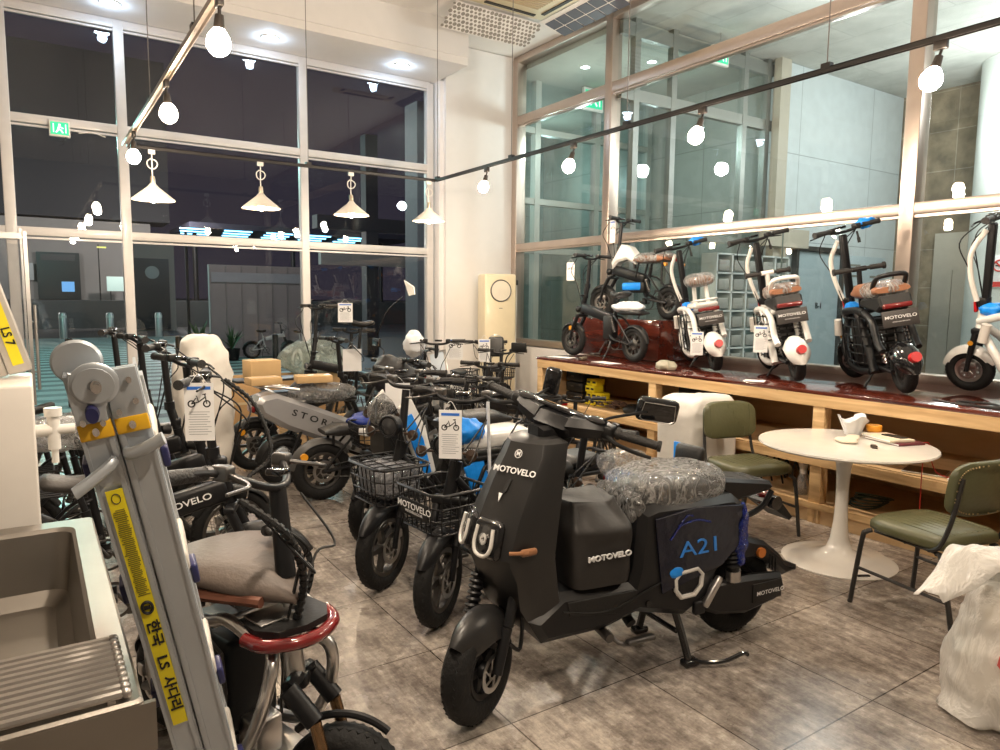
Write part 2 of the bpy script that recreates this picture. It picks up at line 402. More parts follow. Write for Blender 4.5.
def text_on(mb, txt, c, right, up, size, off=0.0, sx=1.0, ext=.01):
    vs, fs = text_geo(txt, size, off, sx, ext); r = Vector(right).normalized(); u = Vector(up).normalized(); n = r.cross(u)
    c = Vector(c); return mb.add([c + r * v.x + u * v.y + n * v.z for v in vs], fs)

def empty(name, loc=(0, 0, 0), rz=0, label=None, cat=None, group=None):
    o = bpy.data.objects.new(name, None); COL.objects.link(o); o.location = loc; o.rotation_euler = (0, 0, rz); o.empty_display_size = .1
    if label: o['label'] = label
    if cat: o['category'] = cat
    if group: o['group'] = group
    return o
def tag(o, label, cat, group=None, kind=None):
    o['label'] = label; o['category'] = cat
    if group: o['group'] = group
    if kind: o['kind'] = kind
    return o
def struct(o): o['kind'] = 'structure'; return o
def copy_tree(o, parent=None):
    c = o.copy(); COL.objects.link(c)
    c.parent = parent
    for ch in [x for x in bpy.data.objects if x.parent == o]: copy_tree(ch, c)
    return c
def blob(c, r, amp, fr, seed=0, n=40, m=26, p=2.0, ridge=True, flat=None):
    """crumpled closed surface: superellipsoid with folded noise"""
    mb = MB(); rs = []
    def sg(v, e): return math.copysign(abs(v) ** e, v)
    for i in range(m + 1):
        t = PI * (i / m) * .985 + .0075 * PI; ring = []
        for k in range(n):
            a = 2 * PI * k / n; e = 2 / p
            d = Vector((sg(math.sin(t), e) * sg(math.cos(a), e), sg(math.sin(t), e) * sg(math.sin(a), e), -sg(math.cos(t), e)))
            q = Vector((d.x * r[0], d.y * r[1], d.z * r[2]))
            nv = noise.noise(q * fr + Vector((seed, seed * 2, 0)))
            n2 = noise.noise(q * fr * 2.7 + Vector((seed, 3, seed)))
            f = (1 - abs(nv) * 2) if ridge else nv * 2
            q += d.normalized() * amp * (f + n2 * .6)
            if flat is not None and q.z < flat: q.z = flat
            ring.append(Vector(c) + q)
        rs.append(ring)
    return mb.rings(rs)
def tfm(loc, rz=0, ry=0, rx=0):
    M = Matrix.Translation(loc) @ Matrix.Rotation(rz, 4, 'Z') @ Matrix.Rotation(ry, 4, 'Y') @ Matrix.Rotation(rx, 4, 'X')
    return lambda p: M @ p
# ================================================================ the setting
def sbox(name, lo, hi, m, b=0.0, kind=True):
    o = MB().box([(a + c) / 2 for a, c in zip(lo, hi)], [abs(c - a) for a, c in zip(lo, hi)], b=b).build(name, m)
    if kind: struct(o)
    return o
sbox('floor', (-2.7, -4.1, -.1), (6.0, 8.9, 0), FLOORM)
sbox('ceiling', (-2.7, -4.1, 5.05), (6.05, 9.0, 5.15), CEILM)
# white wall ends, bulkhead and soffit over the street windows
mb = MB()
mb.box((1.04, 8.52, 4.60), (7.48, 1.0, .1)); mb.box((1.04, 8.06, 4.85), (7.48, .12, .42)); mb.box((1.04, 9.0, 4.85), (7.48, .1, .5))
struct(mb.build('trim_1', WALLM))
mb = MB()
mb.box((5.42, 8.83, 2.52), (1.16, .26, 5.04)); mb.box((4.86, 8.86, 2.28), (.17, .20, 4.56), b=.02)
struct(mb.build('wall_corner', WALLM))
sbox('wall_left', (-2.7, -4.1, 0), (-2.6, 8.9, 5.1), mat('taupe_wall', (.26, .235, .21), .7))
sbox('wall_rear', (-2.7, -4.2, 0), (6.05, -4.1, 5.1), mat('taupe_wall', (0, 0, 0)))
sbox('wall_right', (5.96, -4.1, 0), (6.08, 8.7, .93), WALLM)

# street window wall
VX = [-2.0, -.13, .925, 2.93, 4.70]; HZ = [(.06, .14), (2.26, .09), (3.40, .09), (4.50, .09)]
mb = MB()
for x in VX: mb.box((x, 8.93, 2.28), (.10, .10, 4.5), b=.008)
for z, h in HZ: mb.box((1.35, 8.93, z), (6.7, .085, h), b=.008)
for z in (2.19, 3.33, 4.43): mb.box((1.35, 8.90, z), (6.7, .03, .02))
w1 = struct(mb.build('window_1', WFRM))
n = 0
for i in range(len(VX) - 1):
    for j in range(3):
        z0 = HZ[j][0] + HZ[j][1] / 2; z1 = HZ[j + 1][0] - HZ[j + 1][1] / 2
        p = MB().box(((VX[i] + VX[i + 1]) / 2, 8.94, (z0 + z1) / 2), (VX[i + 1] - VX[i] - .09, .008, z1 - z0)).build('pane', GLASS, w1)
# glass door with tall pull bars at the far left
mb = MB(); mb.box((-.02, 8.84, 1.15), (.035, .04, 2.2)); mb.box((-.055, 8.90, 1.15), (.02, .04, 2.25)); mb.box((-.9, 8.86, .08), (1.7, .05, .1)); mb.box((-1.78, 8.86, 1.15), (.05, .05, 2.2)); mb.box((-.9, 8.86, 2.2), (1.7, .05, .06))
d1 = struct(mb.build('door_1', ALU))
MB().box((-.9, 8.86, 1.12), (1.7, .01, 2.0)).build('pane', GLASS, d1)
h = MB(); h.cyl((.03, 8.74, .62), (.03, 8.74, 1.5), .016); h.cyl((.03, 8.74, .8), (.0, 8.84, .8), .01); h.cyl((.03, 8.74, 1.32), (.0, 8.84, 1.32), .01)
h.build('door_handle', ALU, d1)

# lobby glazing
mb = MB()
for y in (8.64, 6.66, 3.04, -.6, -3.9): mb.box((6.02, y, 2.98), (.16, .12, 4.05), b=.006)
for z, hh in ((2.36, .095), (4.15, .12), (4.99, .09), (.99, .09)): mb.box((6.02, 2.35, z), (.15, 12.7, hh), b=.006)
for z in (2.30, 4.075): mb.box((5.99, 2.35, z), (.06, 12.7, .022))
w2 = struct(mb.build('window_2', BFRM))
ys = [-3.9, -.6, 3.04, 6.66, 8.64]; zs = [1.03, 2.31, 2.41, 4.09, 4.21, 4.95]
for i in range(4):
    for j in (0, 2, 4):
        MB().box((6.04, (ys[i] + ys[i + 1]) / 2, (zs[j] + zs[j + 1]) / 2), (.01, ys[i + 1] - ys[i] - .1, zs[j + 1] - zs[j])).build('pane', GLASS_B, w2)
for y in (5.43, 4.23, 1.83, .6): MB().box((6.045, y, 1.67), (.014, .008, 1.26)).build('pane_joint', mat('seal_grey', (.12, .16, .15), .5), w2)

# lobby shell
sbox('floor_lobby', (6.05, -4.2, -.1), (16, 12, 0), LOBF)
sbox('ceiling_lobby', (6.1, -4.2, 5.0), (16, 6.62, 5.1), LOBC)
sbox('ceiling_vestibule', (6.1, 6.62, 4.88), (9.1, 12, 5.0), VESTC)
sbox('wall_lobby', (9.0, 6.45, 0), (12.4, 6.62, 5.0), LOBW)
sbox('wall_stone', (12.3, -4.2, 0), (12.5, 6.45, 5.0), STONE)
sbox('wall_vestibule', (9.0, 6.62, 0), (9.1, 12, 5.0), tiles_mat('grey_tile_wall', (.27, .30, .27), (.29, .32, .29), (.14, .16, .15), 1.3, 1.0, (1, 2, 0), .4, cont=.08))
sbox('trim_pillar', (8.9, 6.38, 0), (9.12, 6.5, 5.0), mat('tan_pillar', (.46, .42, .34), .5))
mb = MB(); mb.cyl((11.7, 4.45, 0), (11.7, 4.45, 5.0), .55, n=40); mb.box((11.9, 2.4, 2.5), (.8, 4.0, 5.0))
struct(mb.build('wall_column', mat('pale_column_plaster', (.62, .65, .62), .4)))
# partition between lobby and vestibule
mb = MB()
for x in (6.3, 6.95, 8.35, 8.85): mb.box((x, 6.58, 2.5), (.09, .09, 5.0))
for z, hh in ((4.10, .14), (4.86, .16), (2.45, .08)): mb.box((7.5, 6.58, z), (2.9, .08, hh))
w3 = struct(mb.build('window_3', mat('dull_steel_frame', (.26, .27, .25), .4, .6)))
for a, b in ((6.3, 6.95), (6.95, 8.35), (8.35, 8.85)): MB().box(((a + b) / 2, 6.58, 2.5), (b - a - .08, .01, 4.8)).build('pane', GLASS_B, w3)
# outer glazing of the vestibule
mb = MB()
for x in (6.25, 6.55, 7.75, 8.1, 8.9): mb.box((x, 8.95, 2.5), (.10, .12, 4.9))
for z in (2.36, 3.1, 4.15): mb.box((7.6, 8.95, z), (2.8, .1, .09))
w4 = struct(mb.build('window_4', mat('vestibule_frame', (.42, .44, .40), .4, .3)))
for a, b in ((6.25, 6.55), (6.55, 7.75), (7.75, 8.1), (8.1, 8.9)): MB().box(((a + b) / 2, 8.95, 2.5), (b - a - .09, .01, 4.8)).build('pane', GLASS_B, w4)
sbox('wall_passage', (6.1, 12.0, 0), (14, 12.2, 5.0), TEALW)

# lobby door, elevator, boards
mb = MB(); mb.box((10.05, 6.42, 1.17), (1.2, .05, 2.36)); d2 = struct(mb.build('door_2', mat('blue_grey_door', (.38, .47, .50), .35)))
mb = MB(); mb.box((9.45, 6.38, 1.2), (.06, .08, 2.4)); mb.box((10.65, 6.38, 1.2), (.06, .08, 2.4)); mb.box((10.05, 6.38, 2.4), (1.26, .08, .07)); mb.build('door_frame', DALU, d2)
mb = MB(); text_on(mb, 'B-1', (10.1, 6.385, 1.55), (1, 0, 0), (0, 0, 1), .13); mb.build('lettering', INKK, d2)
mb = MB(); mb.box((9.1, 6.34, 2.52), (1.0, .12, .26)); mb.box((9.1, 6.36, 1.2), (.06, .08, 2.4)); struct(mb.build('trim_2', mat('tan_pillar', (0, 0, 0))))
el = MB(); el.box((12.27, 5.46, 1.35), (.08, .62, 2.75)); e0 = struct(el.build('door_3', mat('elevator_steel', (.5, .46, .40), .38, .8)))
for y in (5.32, 5.60): MB().box((12.22, y, 1.08), (.03, .27, 2.1)).build('door_panel', mat('elevator_steel', (0, 0, 0)), e0)
bd = MB().box((11.35, 6.42, 1.75), (1.25, .03, 1.2), b=.006).build('directory_board', mat('board_blue', (.46, .56, .6), .3))
tag(bd, 'pale directory board with faint printed lines on the lobby wall', 'notice board')
mb = MB()
for k in range(6): mb.box((11.05, 6.402, 2.2 - k * .17), (.34 - .05 * (k % 3), .004, .035)); mb.box((11.65, 6.402, 2.2 - k * .17), (.3 - .04 * (k % 2), .004, .035))
mb.build('printing', mat('print_brown', (.22, .22, .19), .6), bd)
# no smoking sign on the column
sg = MB().box((11.13, 4.38, 2.05), (.01, .30, .44), b=.003).build('no_smoking_sign', PAPER)
tag(sg, 'white no smoking sign with red band on the lobby column', 'sign')
mb = MB(); mb.torus((11.12, 4.38, 2.13), (1, 0, 0), .075, .01); mb.box((11.12, 4.38, 2.13), (.01, .14, .016), R=Matrix.Rotation(.8, 3, 'X')); mb.box((11.122, 4.38, 1.875), (.008, .26, .07)); mb.build('red_mark', mat('sign_red', (.6, .04, .03), .5), sg)
MB().box((11.121, 4.38, 2.13), (.008, .10, .02)).build('cigarette', INKK, sg)
# mailbox rack
mr = empty('mailbox_rack', (8.1, 6.2, 0), 0, 'pale metal mailbox rack with rows of square slots behind the glass', 'mailbox rack')
mb = MB()
for i in range(6): mb.box((-.75 + i * .3, 0, 1.35), (.025, .25, 1.75))
for k in range(8): mb.box((0, 0, .5 + k * .245), (1.52, .25, .02))
mb.build('rack_frame', mat('rack_white', (.62, .66, .64), .4), mr)
for i in range(5):
    for k in range(7):
        m_ = MB().box((-.6 + i * .3, -.02, .60 + k * .245), (.2, .2, .14), b=.01); m_.build('mailbox', mat('mailbox_grey', (.33, .33, .3), .5), mr)

# exit signs
def exit_sign(c, right, nrm, w, h, label, cat='exit sign', hang=0.0):
    r = Vector(right); n_ = Vector(nrm); up = Vector((0, 0, 1)); c = Vector(c)
    R = Matrix((r, n_, up)).transposed()
    t = empty('exit_sign', c, 0, label, cat)
    MB().box((0, 0, 0), (w * 1.18, .05, h * 1.3), R=R, b=.008).build('housing', WPL, t)
    MB().box(n_ * .027, (w, .006, h), R=R).build('lit_panel', GRN, t)
    m_ = MB(); q = n_ * .032
    def bx(x, z, sx, sz, a=0): m_.box(q + r * x + up * z, (sx, .004, sz), R=R @ Matrix.Rotation(a, 3, 'Y'))
    bx(.0, h * .28, h * .16, h * .16); bx(-.01, .0, h * .14, h * .36, .3); bx(-h * .16, -h * .22, h * .1, h * .34, .7); bx(h * .14, -h * .22, h * .1, h * .34, -.6); bx(h * .16, h * .06, h * .26, h * .08, .5)
    bx(-w * .34, 0, w * .06, h * .7); bx(w * .34, 0, w * .06, h * .7)
    m_.build('running_figure', GRNW, t)
    if hang: MB().cyl((0, 0, h * .5), (0, 0, h * .5 + hang), .01).build('rod', ALU, t)
    return t
ex = exit_sign((.338, 8.85, 3.32), (1, 0, 0), (0, -1, 0), .16, .125, 'small white and green exit sign on the street window transom')
MB().tube([(.17, -.0, -.02), (.3, .0, .0), (.42, 0, -.03)], .006).build('cable', WPL, ex)
MB().tube([(.05, -.03, -.08), (.03, -.03, -.12), (-.01, -.03, -.13)], .004).build('pull_cord', INKK, ex)
exit_sign((7.45, 8.7, 4.70), (1, 0, 0), (0, -1, 0), .34, .26, 'green exit sign glowing in the vestibule behind the lobby glass', hang=.1)
exit_sign((7.5, 6.30, 4.72), (1, 0, 0), (0, -1, 0), .26, .18, 'green exit sign hanging from the lobby ceiling', hang=.19)

# ceiling downlights
def downlight(c, m, label, group, r=.075, power=0, col=(.8, .9, 1)):
    t = empty('downlight', c, 0, label, 'ceiling light', group)
    MB().lathe([(r * 1.0, -.004), (r * 1.25, -.006), (r * 1.3, .004), (r, .01)], n=24, close=True).build('ring', WHT, t)
    MB().lathe([(0, -.001), (r, -.001), (r, .006), (0, .006)], n=24, close=True).build('lens', m, t)
    if power: point('downlight_lamp', (c[0], c[1], c[2] - .06), power, col, .05)
    return t
for x, y, w_ in ((.82, 8.46, 'at the left end of the soffit over the street windows'), (2.43, 8.48, 'in the middle of the soffit over the street windows'), (4.08, 8.5, 'at the right end of the soffit beside the white corner wall')):
    downlight((x, y, 4.545), DOWNL, 'bright bluish white downlight ' + w_, 'soffit downlights', .08, 6, (.6, .78, 1))
for x, y, w_ in ((7.5, 4.6, 'nearest the shop glass'), (9.6, 3.6, 'over the middle of the lobby'), (8.8, 1.2, 'near the brown stone wall')):
    downlight((x, y, 4.995), mat('unlit_lens', (.45, .46, .42), .3), 'round unlit lobby downlight ' + w_, 'lobby downlights', .13)
for x, y, w_ in ((6.7, 8.0, 'left in the vestibule ceiling'), (7.3, 7.3, 'nearer the partition in the vestibule ceiling')):
    downlight((x, y, 4.875), LOBL, 'small lit downlight ' + w_, 'vestibule downlights', .06)

# ================================================================ outside the street windows
PAV = None
m, nt, N, L, b = new_mat('street_paving')
tc = N.new('ShaderNodeTexCoord'); wv = N.new('ShaderNodeTexWave'); wv.bands_direction = 'Y'; wv.inputs['Scale'].default_value = .42; wv.inputs['Distortion'].default_value = .6; wv.inputs['Detail'].default_value = 2; wv.inputs['Detail Scale'].default_value = 1.5
L.new(tc.outputs['Object'], wv.inputs[0]); r = N.new('ShaderNodeValToRGB'); r.color_ramp.elements[0].position = .35; r.color_ramp.elements[0].color = (.025, .05, .05, 1); r.color_ramp.elements[1].position = .6; r.color_ramp.elements[1].color = (.30, .42, .40, 1)
L.new(wv.outputs[0], r.inputs[0]); L.new(r.outputs[0], b.inputs['Base Color']); b.inputs['Roughness'].default_value = .55
STRIPE = m
sbox('floor_street_apron', (-25, 9.0, -.12), (6.1, 31.5, -.02), STRIPE)
sbox('floor_street_road', (-60, 31.5, -.14), (70, 90, -.04), mat('asphalt', (.035, .035, .035), .7, var=.3, vscale=.4))
sbox('floor_plaza', (6.1, 12.2, -.12), (60, 31.5, -.02), mat('plaza_stone', (.05, .055, .055), .6))
def posts():
    proto = None
    for i, (x, y) in enumerate(((.95, 31), (2.5, 31), (4.2, 31), (-.6, 31))):
        lab = 'steel bollard outside, ' + ('leftmost seen through the window', 'second from the left', 'nearest the grey hoarding', 'hidden partly by the door bars')[i]
        if proto is None:
            t = empty('bollard', (x, y, -.05), 0, lab, 'bollard', 'street bollards')
            MB().lathe([(0, 0), (.13, 0), (.13, .95), (.10, 1.0), (0, 1.02)], n=16).build('post', mat('bollard_steel', (.4, .4, .38), .4, .5), t)
            MB().lathe([(.134, .8), (.137, .8), (.137, .9), (.134, .9)], n=16, close=True).build('band', mat('band_white', (.6, .6, .55), .5), t)
            proto = t
        else:
            t = copy_tree(proto); t.location = (x, y, -.05); t['label'] = lab
posts()
for i, (x, y, w_) in enumerate(((.43, 12, 'behind the ladder hinge'), (1.9, 12, 'behind the dark handlebars'), (3.4, 12, 'beside the cardboard boxes'))):
    t = MB().lathe([(0, 0), (.05, 0), (.05, .98), (.04, 1.0), (0, 1.0)], c=(x, y, -.02), n=14).build('traffic_post', BLK2)
    tag(t, 'short black post on the striped pavement ' + w_, 'post', 'black posts outside')
# building across the street, on a raised terrace
sbox('floor_terrace', (-45, 41, -.1), (60, 90, 1.35), mat('terrace_stone', (.06, .065, .065), .7))
bl = empty('street_building', (0, 46, 1.35), 0, 'grey building across the street with a dark recessed shop front', 'building')
MB().box((-8.5, 1, 2.2), (29, 2, 4.4)).build('facade', mat('grey_facade', (.22, .205, .195), .8, var=.2, vscale=.5), bl)
MB().box((-8.5, 1.2, 9), (31, 3, 9)).build('upper_storey', mat('dark_upper', (.03, .03, .035), .8), bl)
MB().box((1.35, -.05, 1.3), (2.0, .3, 2.55)).build('shop_front', mat('dark_shopfront', (.010, .010, .012), .3), bl)
MB().box((1.35, -.22, 2.3), (1.6, .06, .34)).build('shop_sign', mat('dark_sign', (.05, .048, .05), .5), bl)
MB().box((1.75, -.24, .72), (.6, .06, .55)).build('blue_poster', emat('blue_poster', (.12, .32, .62), .8), bl)
MB().box((.05, -.2, 1.5), (.3, .1, .9)).build('side_banner', mat('banner', (.35, .37, .37), .6), bl)
bb = MB().box((4.02, 44.5, 2.25), (1.0, .12, .8), b=.02).build('billboard', emat('billboard_glow', (.42, .55, .50), .8)); tag(bb, 'small pale lit billboard standing across the street', 'billboard')
MB().bars([((3.7, 44.56, 1.35), (3.7, 44.56, 1.9)), ((4.34, 44.56, 1.35), (4.34, 44.56, 1.9))], .03).build('post', BLK2, bb)
lp = empty('street_lamp', (3.05, 42.5, 1.35), 0, 'thin dark street lamp with yellow head across the street', 'street lamp')
MB().cyl((0, 0, 0), (0, 0, 2.9), .035, .025).build('pole', BLK2, lp); MB().box((.15, 0, 2.75), (.42, .14, .07)).build('lamp_head', emat('lamp_yellow', (.5, .5, .12), .9), lp)
MB().cyl((-.45, 33.5, 3.15), (-.45, 33.4, 3.15), .13, n=20).build('signal_disc', emat('red_signal', (1, .05, .06), 6))
sgd = bpy.data.objects['signal_disc']; tag(sgd, 'round red traffic light glowing far beyond the glass door', 'traffic light')
MB().cyl((-.45, 33.6, -.04), (-.45, 33.6, 3.35), .05).build('pole', BLK2, sgd)
b2 = empty('corner_building', (0, 0, 0), 0, 'brownish corner building with a dark entrance and round emblem', 'building')
MB().box((4.85, 38, 2.15), (1.9, 2, 4.4)).build('facade', mat('brown_facade', (.24, .20, .18), .7), b2)
MB().box((4.8, 36.95, 1.7), (1.45, .2, 3.3)).build('entrance', mat('dark_entrance', (.018, .018, .02), .3), b2)
MB().lathe([(0, 0), (.3, 0), (.3, .05), (0, .05)], c=(4.8, 36.84, 2.7), axis=(0, -1, 0), n=24).build('emblem', mat('emblem_grey', (.3, .3, .29), .6), b2)
hd = empty('hoarding', (0, 0, 0), 0, 'pale grey construction hoarding standing outside the middle windows', 'hoarding')
MB().box((5.2, 20, 1.2), (2.5, .12, 2.5)).build('panel', mat('hoarding_grey', (.36, .33, .33), .6, var=.06), hd)
mb = MB()
for k in range(7): mb.box((3.97 + k * .41, 19.92, 1.2), (.03, .05, 2.45))
mb.build('rib', mat('hoarding_rib', (.30, .28, .28), .6), hd)
MB().box((5.2, 19.9, 2.12), (2.4, .03, .26)).build('banner', mat('hoarding_banner', (.40, .42, .46), .5), hd)
sp_ = MB().cyl((3.52, 20.5, -.02), (3.52, 20.5, 3.3), .04).build('scaffold_post', BLK2); tag(sp_, 'thin dark post standing left of the grey hoarding outside', 'post')
gs = empty('lit_canopy', (0, 0, 0), 0, 'far dark canopy with rows of pale blue tube lights', 'canopy')
MB().box((14.2, 44.5, 5.45), (13.8, 6.5, .3)).build('roof', mat('canopy_dark', (.03, .03, .05), .6), gs)
for j in range(4):
    for i in range(5): MB().box((7.6 + i * 2.3 + .3 * j, 41.6 + j * 1.7, 5.25 - .0 * j), (1.5, .10, .06)).build('tube_light', emat('tube_blue', (.25, .68, 1), 5) if 'tube_blue' not in MATS else MATS['tube_blue'], gs)
for x in (8.2, 14, 20): MB().cyl((x, 45, 1.35), (x, 45, 5.3), .14).build('column', BLK2, gs)
# tower block columns behind the right window bay
mb = MB()
tb = empty('dark_arcade', (0, 0, 0), 0, 'dark arcade columns and beam outside the right window bay', 'arcade')
for x in (7.9, 9.4): mb.box((x, 18.5, 3), (.35, .35, 6))
mb.box((8.6, 18.5, 3.6), (4.5, .4, .35)); mb.build('frame', mat('arcade_dark', (.05, .05, .06), .5), tb)
MB().box((6.35, 11.9, 2.5), (.9, .5, 5.2)).build('column', mat('arcade_column', (.16, .15, .18), .6), tb)
MB().box((8.6, 18.3, 2.65), (4.4, .2, .35)).build('beam', mat('arcade_beam', (.34, .33, .32), .5), tb)
# planter with leafy plant outside
def plant(x, y, label, s=1):
    t = empty('planter', (x, y, -.02), 0, label, 'plant', 'planters outside')
    MB().lathe([(0, 0), (.16 * s, 0), (.2 * s, .3 * s), (.17 * s, .3 * s), (.15 * s, .25 * s), (0, .25 * s)], n=18).build('pot', BLK2, t)
    mb = MB(); rnd = random.Random(int(x * 10))
    for k in range(26):
        a = rnd.uniform(0, 6.28); e = rnd.uniform(.1, .9); Lg = rnd.uniform(.35, .75) * s; d = Vector((math.cos(a) * e, math.sin(a) * e, 1)).normalized(); p0 = Vector((0, 0, .25 * s)); sd = Vector((-d.y, d.x, 0)).normalized() * .03 * s
        p1 = p0 + d * Lg * .6; p2 = p0 + d * Lg + Vector((d.x, d.y, -.3)) * .15 * s
        mb.add([p0, p1 - sd, p2, p1 + sd, p1 + Vector((0, 0, .012))], [(0, 1, 4), (1, 2, 4), (2, 3, 4), (3, 0, 4)])
    mb.build('foliage', mat('leaf_green', (.05, .12, .04), .5), t)
plant(4.25, 18.9, 'potted leafy plant outside in front of the hoarding, right one'); plant(3.45, 18.7, 'potted leafy plant outside in front of the hoarding, left one', 1.2)
# parked white car outside beyond the vestibule
cr = empty('parked_car', (12.1, 16.5, -.02), .25, 'white car parked outside, glimpsed beyond the vestibule glass', 'car')
mb = MB(); mb.prism([(-2.1, .3), (-2.15, .75), (-1.9, .95), (-1.2, 1.0), (-.7, 1.42), (.7, 1.45), (1.3, 1.0), (2.0, .85), (2.15, .6), (2.1, .3), (1.75, .3), (1.65, .6), (1.35, .72), (1.05, .6), (.95, .3), (-.95, .3), (-1.05, .6), (-1.35, .72), (-1.65, .6), (-1.75, .3)], -.85, .85, .12); mb.build('body', mat('car_white', (.7, .75, .78), .25, coat=.6), cr)
mb = MB(); mb.prism([(-1.0, 1.0), (-.62, 1.36), (.62, 1.38), (1.1, 1.0)], -.87, .87, .02); mb.build('side_glass', DIALG, cr)
for x in (-1.35, 1.35):
    for y in (-.75, .75): MB().lathe([(.05, -.1), (.3, -.1), (.34, -.06), (.34, .06), (.3, .1), (.05, .1)], c=(x, y, .34), axis=(0, 1, 0), n=24, close=True).build('wheel', RUB, cr)

# ================================================================ ceiling cassette, tracks, lamps
ac = empty('ceiling_cassette', (4.85, 6.75, 5.05), 0, 'cream ceiling air conditioner cassette with patterned air guards', 'air conditioner')
CREAM = mat('cream_plastic', (.66, .56, .36), .45); SLOT = mat('slot_dark', (.03, .025, .02), .6)
MB().box((0, 0, -.03), (1.05, 1.05, .06), b=.02).build('panel', CREAM, ac)
mb = MB()
for k in range(12): mb.box((0, -.25 + k * .045, -.068), (.55, .02, .012))
mb.build('grille', mat('grille_cream', (.5, .4, .25), .5), ac)
for a in range(4):
    R = Matrix.Rotation(a * PI / 2, 3, 'Z'); MB().box(R @ Vector((0, .42, -.066)), (.7, .05, .01), R=R).build('air_slot', SLOT, ac)
# hexagon patterned guard on the far side and dark filtered guard on the right side
def guard(c, ux, uy, w, h, m_plate, m_hole, cells, dark=False):
    c = Vector(c); ux = Vector(ux).normalized(); uy = Vector(uy).normalized(); nn = ux.cross(uy)
    R = Matrix((ux, uy, nn)).transposed()
    g = MB().box(c, (w, h, .008), R=R).build('air_guard', m_plate, ac)
    mb = MB(); sgn = -1 if nn.z > 0 else 1
    for p, r_ in cells:
        q = c + ux * p[0] + uy * p[1] + nn * (.007 * sgn)
        if dark: mb.box(q, (r_[0], r_[1], .006), R=R)
        else: mb.cyl(q - nn * .003, q + nn * .003, r_, n=10)
    mb.build('holes', m_hole, g)
rnd = random.Random(3); cells = []
for i in range(22):
    for j in range(7):
        cells.append(((-.60 + i * .057 + (j % 2) * .028, -.17 + j * .056), rnd.choice((.016, .020, .025))))
guard((-.02, .80, -.14), (1, 0, 0), (0, 1, -.50), 1.18, .40, mat('guard_white', (.82, .79, .76), .5), mat('guard_hole', (.30, .27, .24), .7), cells)
cells = [((-.5 + i * .2, -.14 + j * .17), (.18, .15)) for i in range(6) for j in range(2)]
guard((.74, .0, -.07), (0, 1, 0), (-1, 0, .25), 1.25, .34, mat('guard_white', (0, 0, 0)), mat('guard_slate', (.10, .11, .14), .5), cells, True)

TRK = mat('track_black', (.02, .017, .016), .4); TRKL = mat('track_grey', (.34, .28, .23), .35, .5)
def track(name, a, b, m, label, sc=1.0):
    t = empty(name, ((a[0] + b[0]) / 2, (a[1] + b[1]) / 2, a[2]), 0, label, 'light track', 'ceiling light tracks')
    dx, dy = abs(a[0] - b[0]), abs(a[1] - b[1])
    s = (max(dx, .036 * sc), max(dy, .036 * sc), .006)
    MB().box((0, 0, .012), s).build('rail', m, t)
    mb = MB(); o = .0155 * sc
    for sg in (-1, 1):
        mb.box((sg * o if dx < dy else 0, 0 if dx < dy else sg * o, 0), (.005 if dx < dy else dx, dy if dx < dy else .005, .03))
    mb.build('side_rail', m, t); return t
t1 = track('light_track', (.80, -.8, 3.0), (.80, 7.6, 3.0), TRKL, 'grey light track running towards the left street windows', 1.15)
t2 = track('light_track', (.82, 7.6, 3.0), (4.09, 7.6, 3.0), TRK, 'black light track in front of the street windows carrying the pendants')
t3 = track('light_track', (4.09, .2, 3.0), (4.09, 7.6, 3.0), TRK, 'black light track running along the lobby glass')
wr = [(.8, 5.86, t1), (.8, 4.18, t1), (2.55, 7.6, t2), (4.09, 7.55, t3), (4.09, 6.0, t3), (4.09, 4.35, t3), (4.09, 2.62, t3), (.8, 2.0, t1)]
for x, y, t in wr:
    lx, ly = x - t.location.x, y - t.location.y
    MB().cyl((lx, ly, 0), (lx, ly, 2.05), .004, n=6).build('hanger_wire', mat('wire_grey', (.22, .2, .19), .4), t)
    MB().box((lx, ly, .025), (.06, .04, .03) if t is t2 else (.04, .06, .03)).build('hanger_clip', TRK, t)
SOCK = mat('socket_black', (.025, .02, .018), .4)
def track_lamp(x, y, label, rail_x, tilt=0.0):
    t = empty('track_lamp', (x, y, 3.0), 0, label, 'lamp', 'globe lamps on the light tracks')
    T = tfm((0, 0, -.075), ry=tilt, rx=tilt * .6)
    MB().box((0, 0, -.035), (.03, .07, .05), b=.005).build('adapter', SOCK, t)
    mb = MB(); mb.T = T; mb.cyl((0, 0, .02), (0, 0, -.02), .008); mb.cyl((0, 0, -.02), (0, 0, -.085), .02, .026); mb.build('socket', SOCK, t)
    mb = MB(); mb.T = T; mb.lathe([(0, -.205), (.02, -.203), (.04, -.19), (.054, -.165), (.056, -.145), (.05, -.12), (.035, -.095), (.024, -.082), (0, -.082)], n=20); mb.build('bulb', BULB, t)
    point('globe_lamp_light', (x, y, 2.72), LAMP_W * (2.0 if y < 2.5 and x < 1 else 1), (1, .84, .67), .05)
    return t
for x, y, w_, tl in ((.80, 3.6, 'on the grey track, nearest and largest', .05), (.80, 5.15, 'on the grey track, the middle one', -.05), (.80, 6.88, 'on the grey track, near its far end', .05), (.80, 2.0, 'on the grey track above the camera', 0), (.80, .4, 'on the grey track behind the camera', 0),
                   (4.09, 1.97, 'on the black track in front of the brown stone wall', .25), (4.09, 3.57, 'on the black track, second from the right', .25), (4.09, 5.02, 'on the black track, beside the steel mullion', .25), (4.09, 6.46, 'on the black track in front of the white corner wall', .2), (4.09, .45, 'on the black track beyond the right edge', .2)):
    track_lamp(x, y, 'warm glowing globe lamp ' + w_, x, tl)
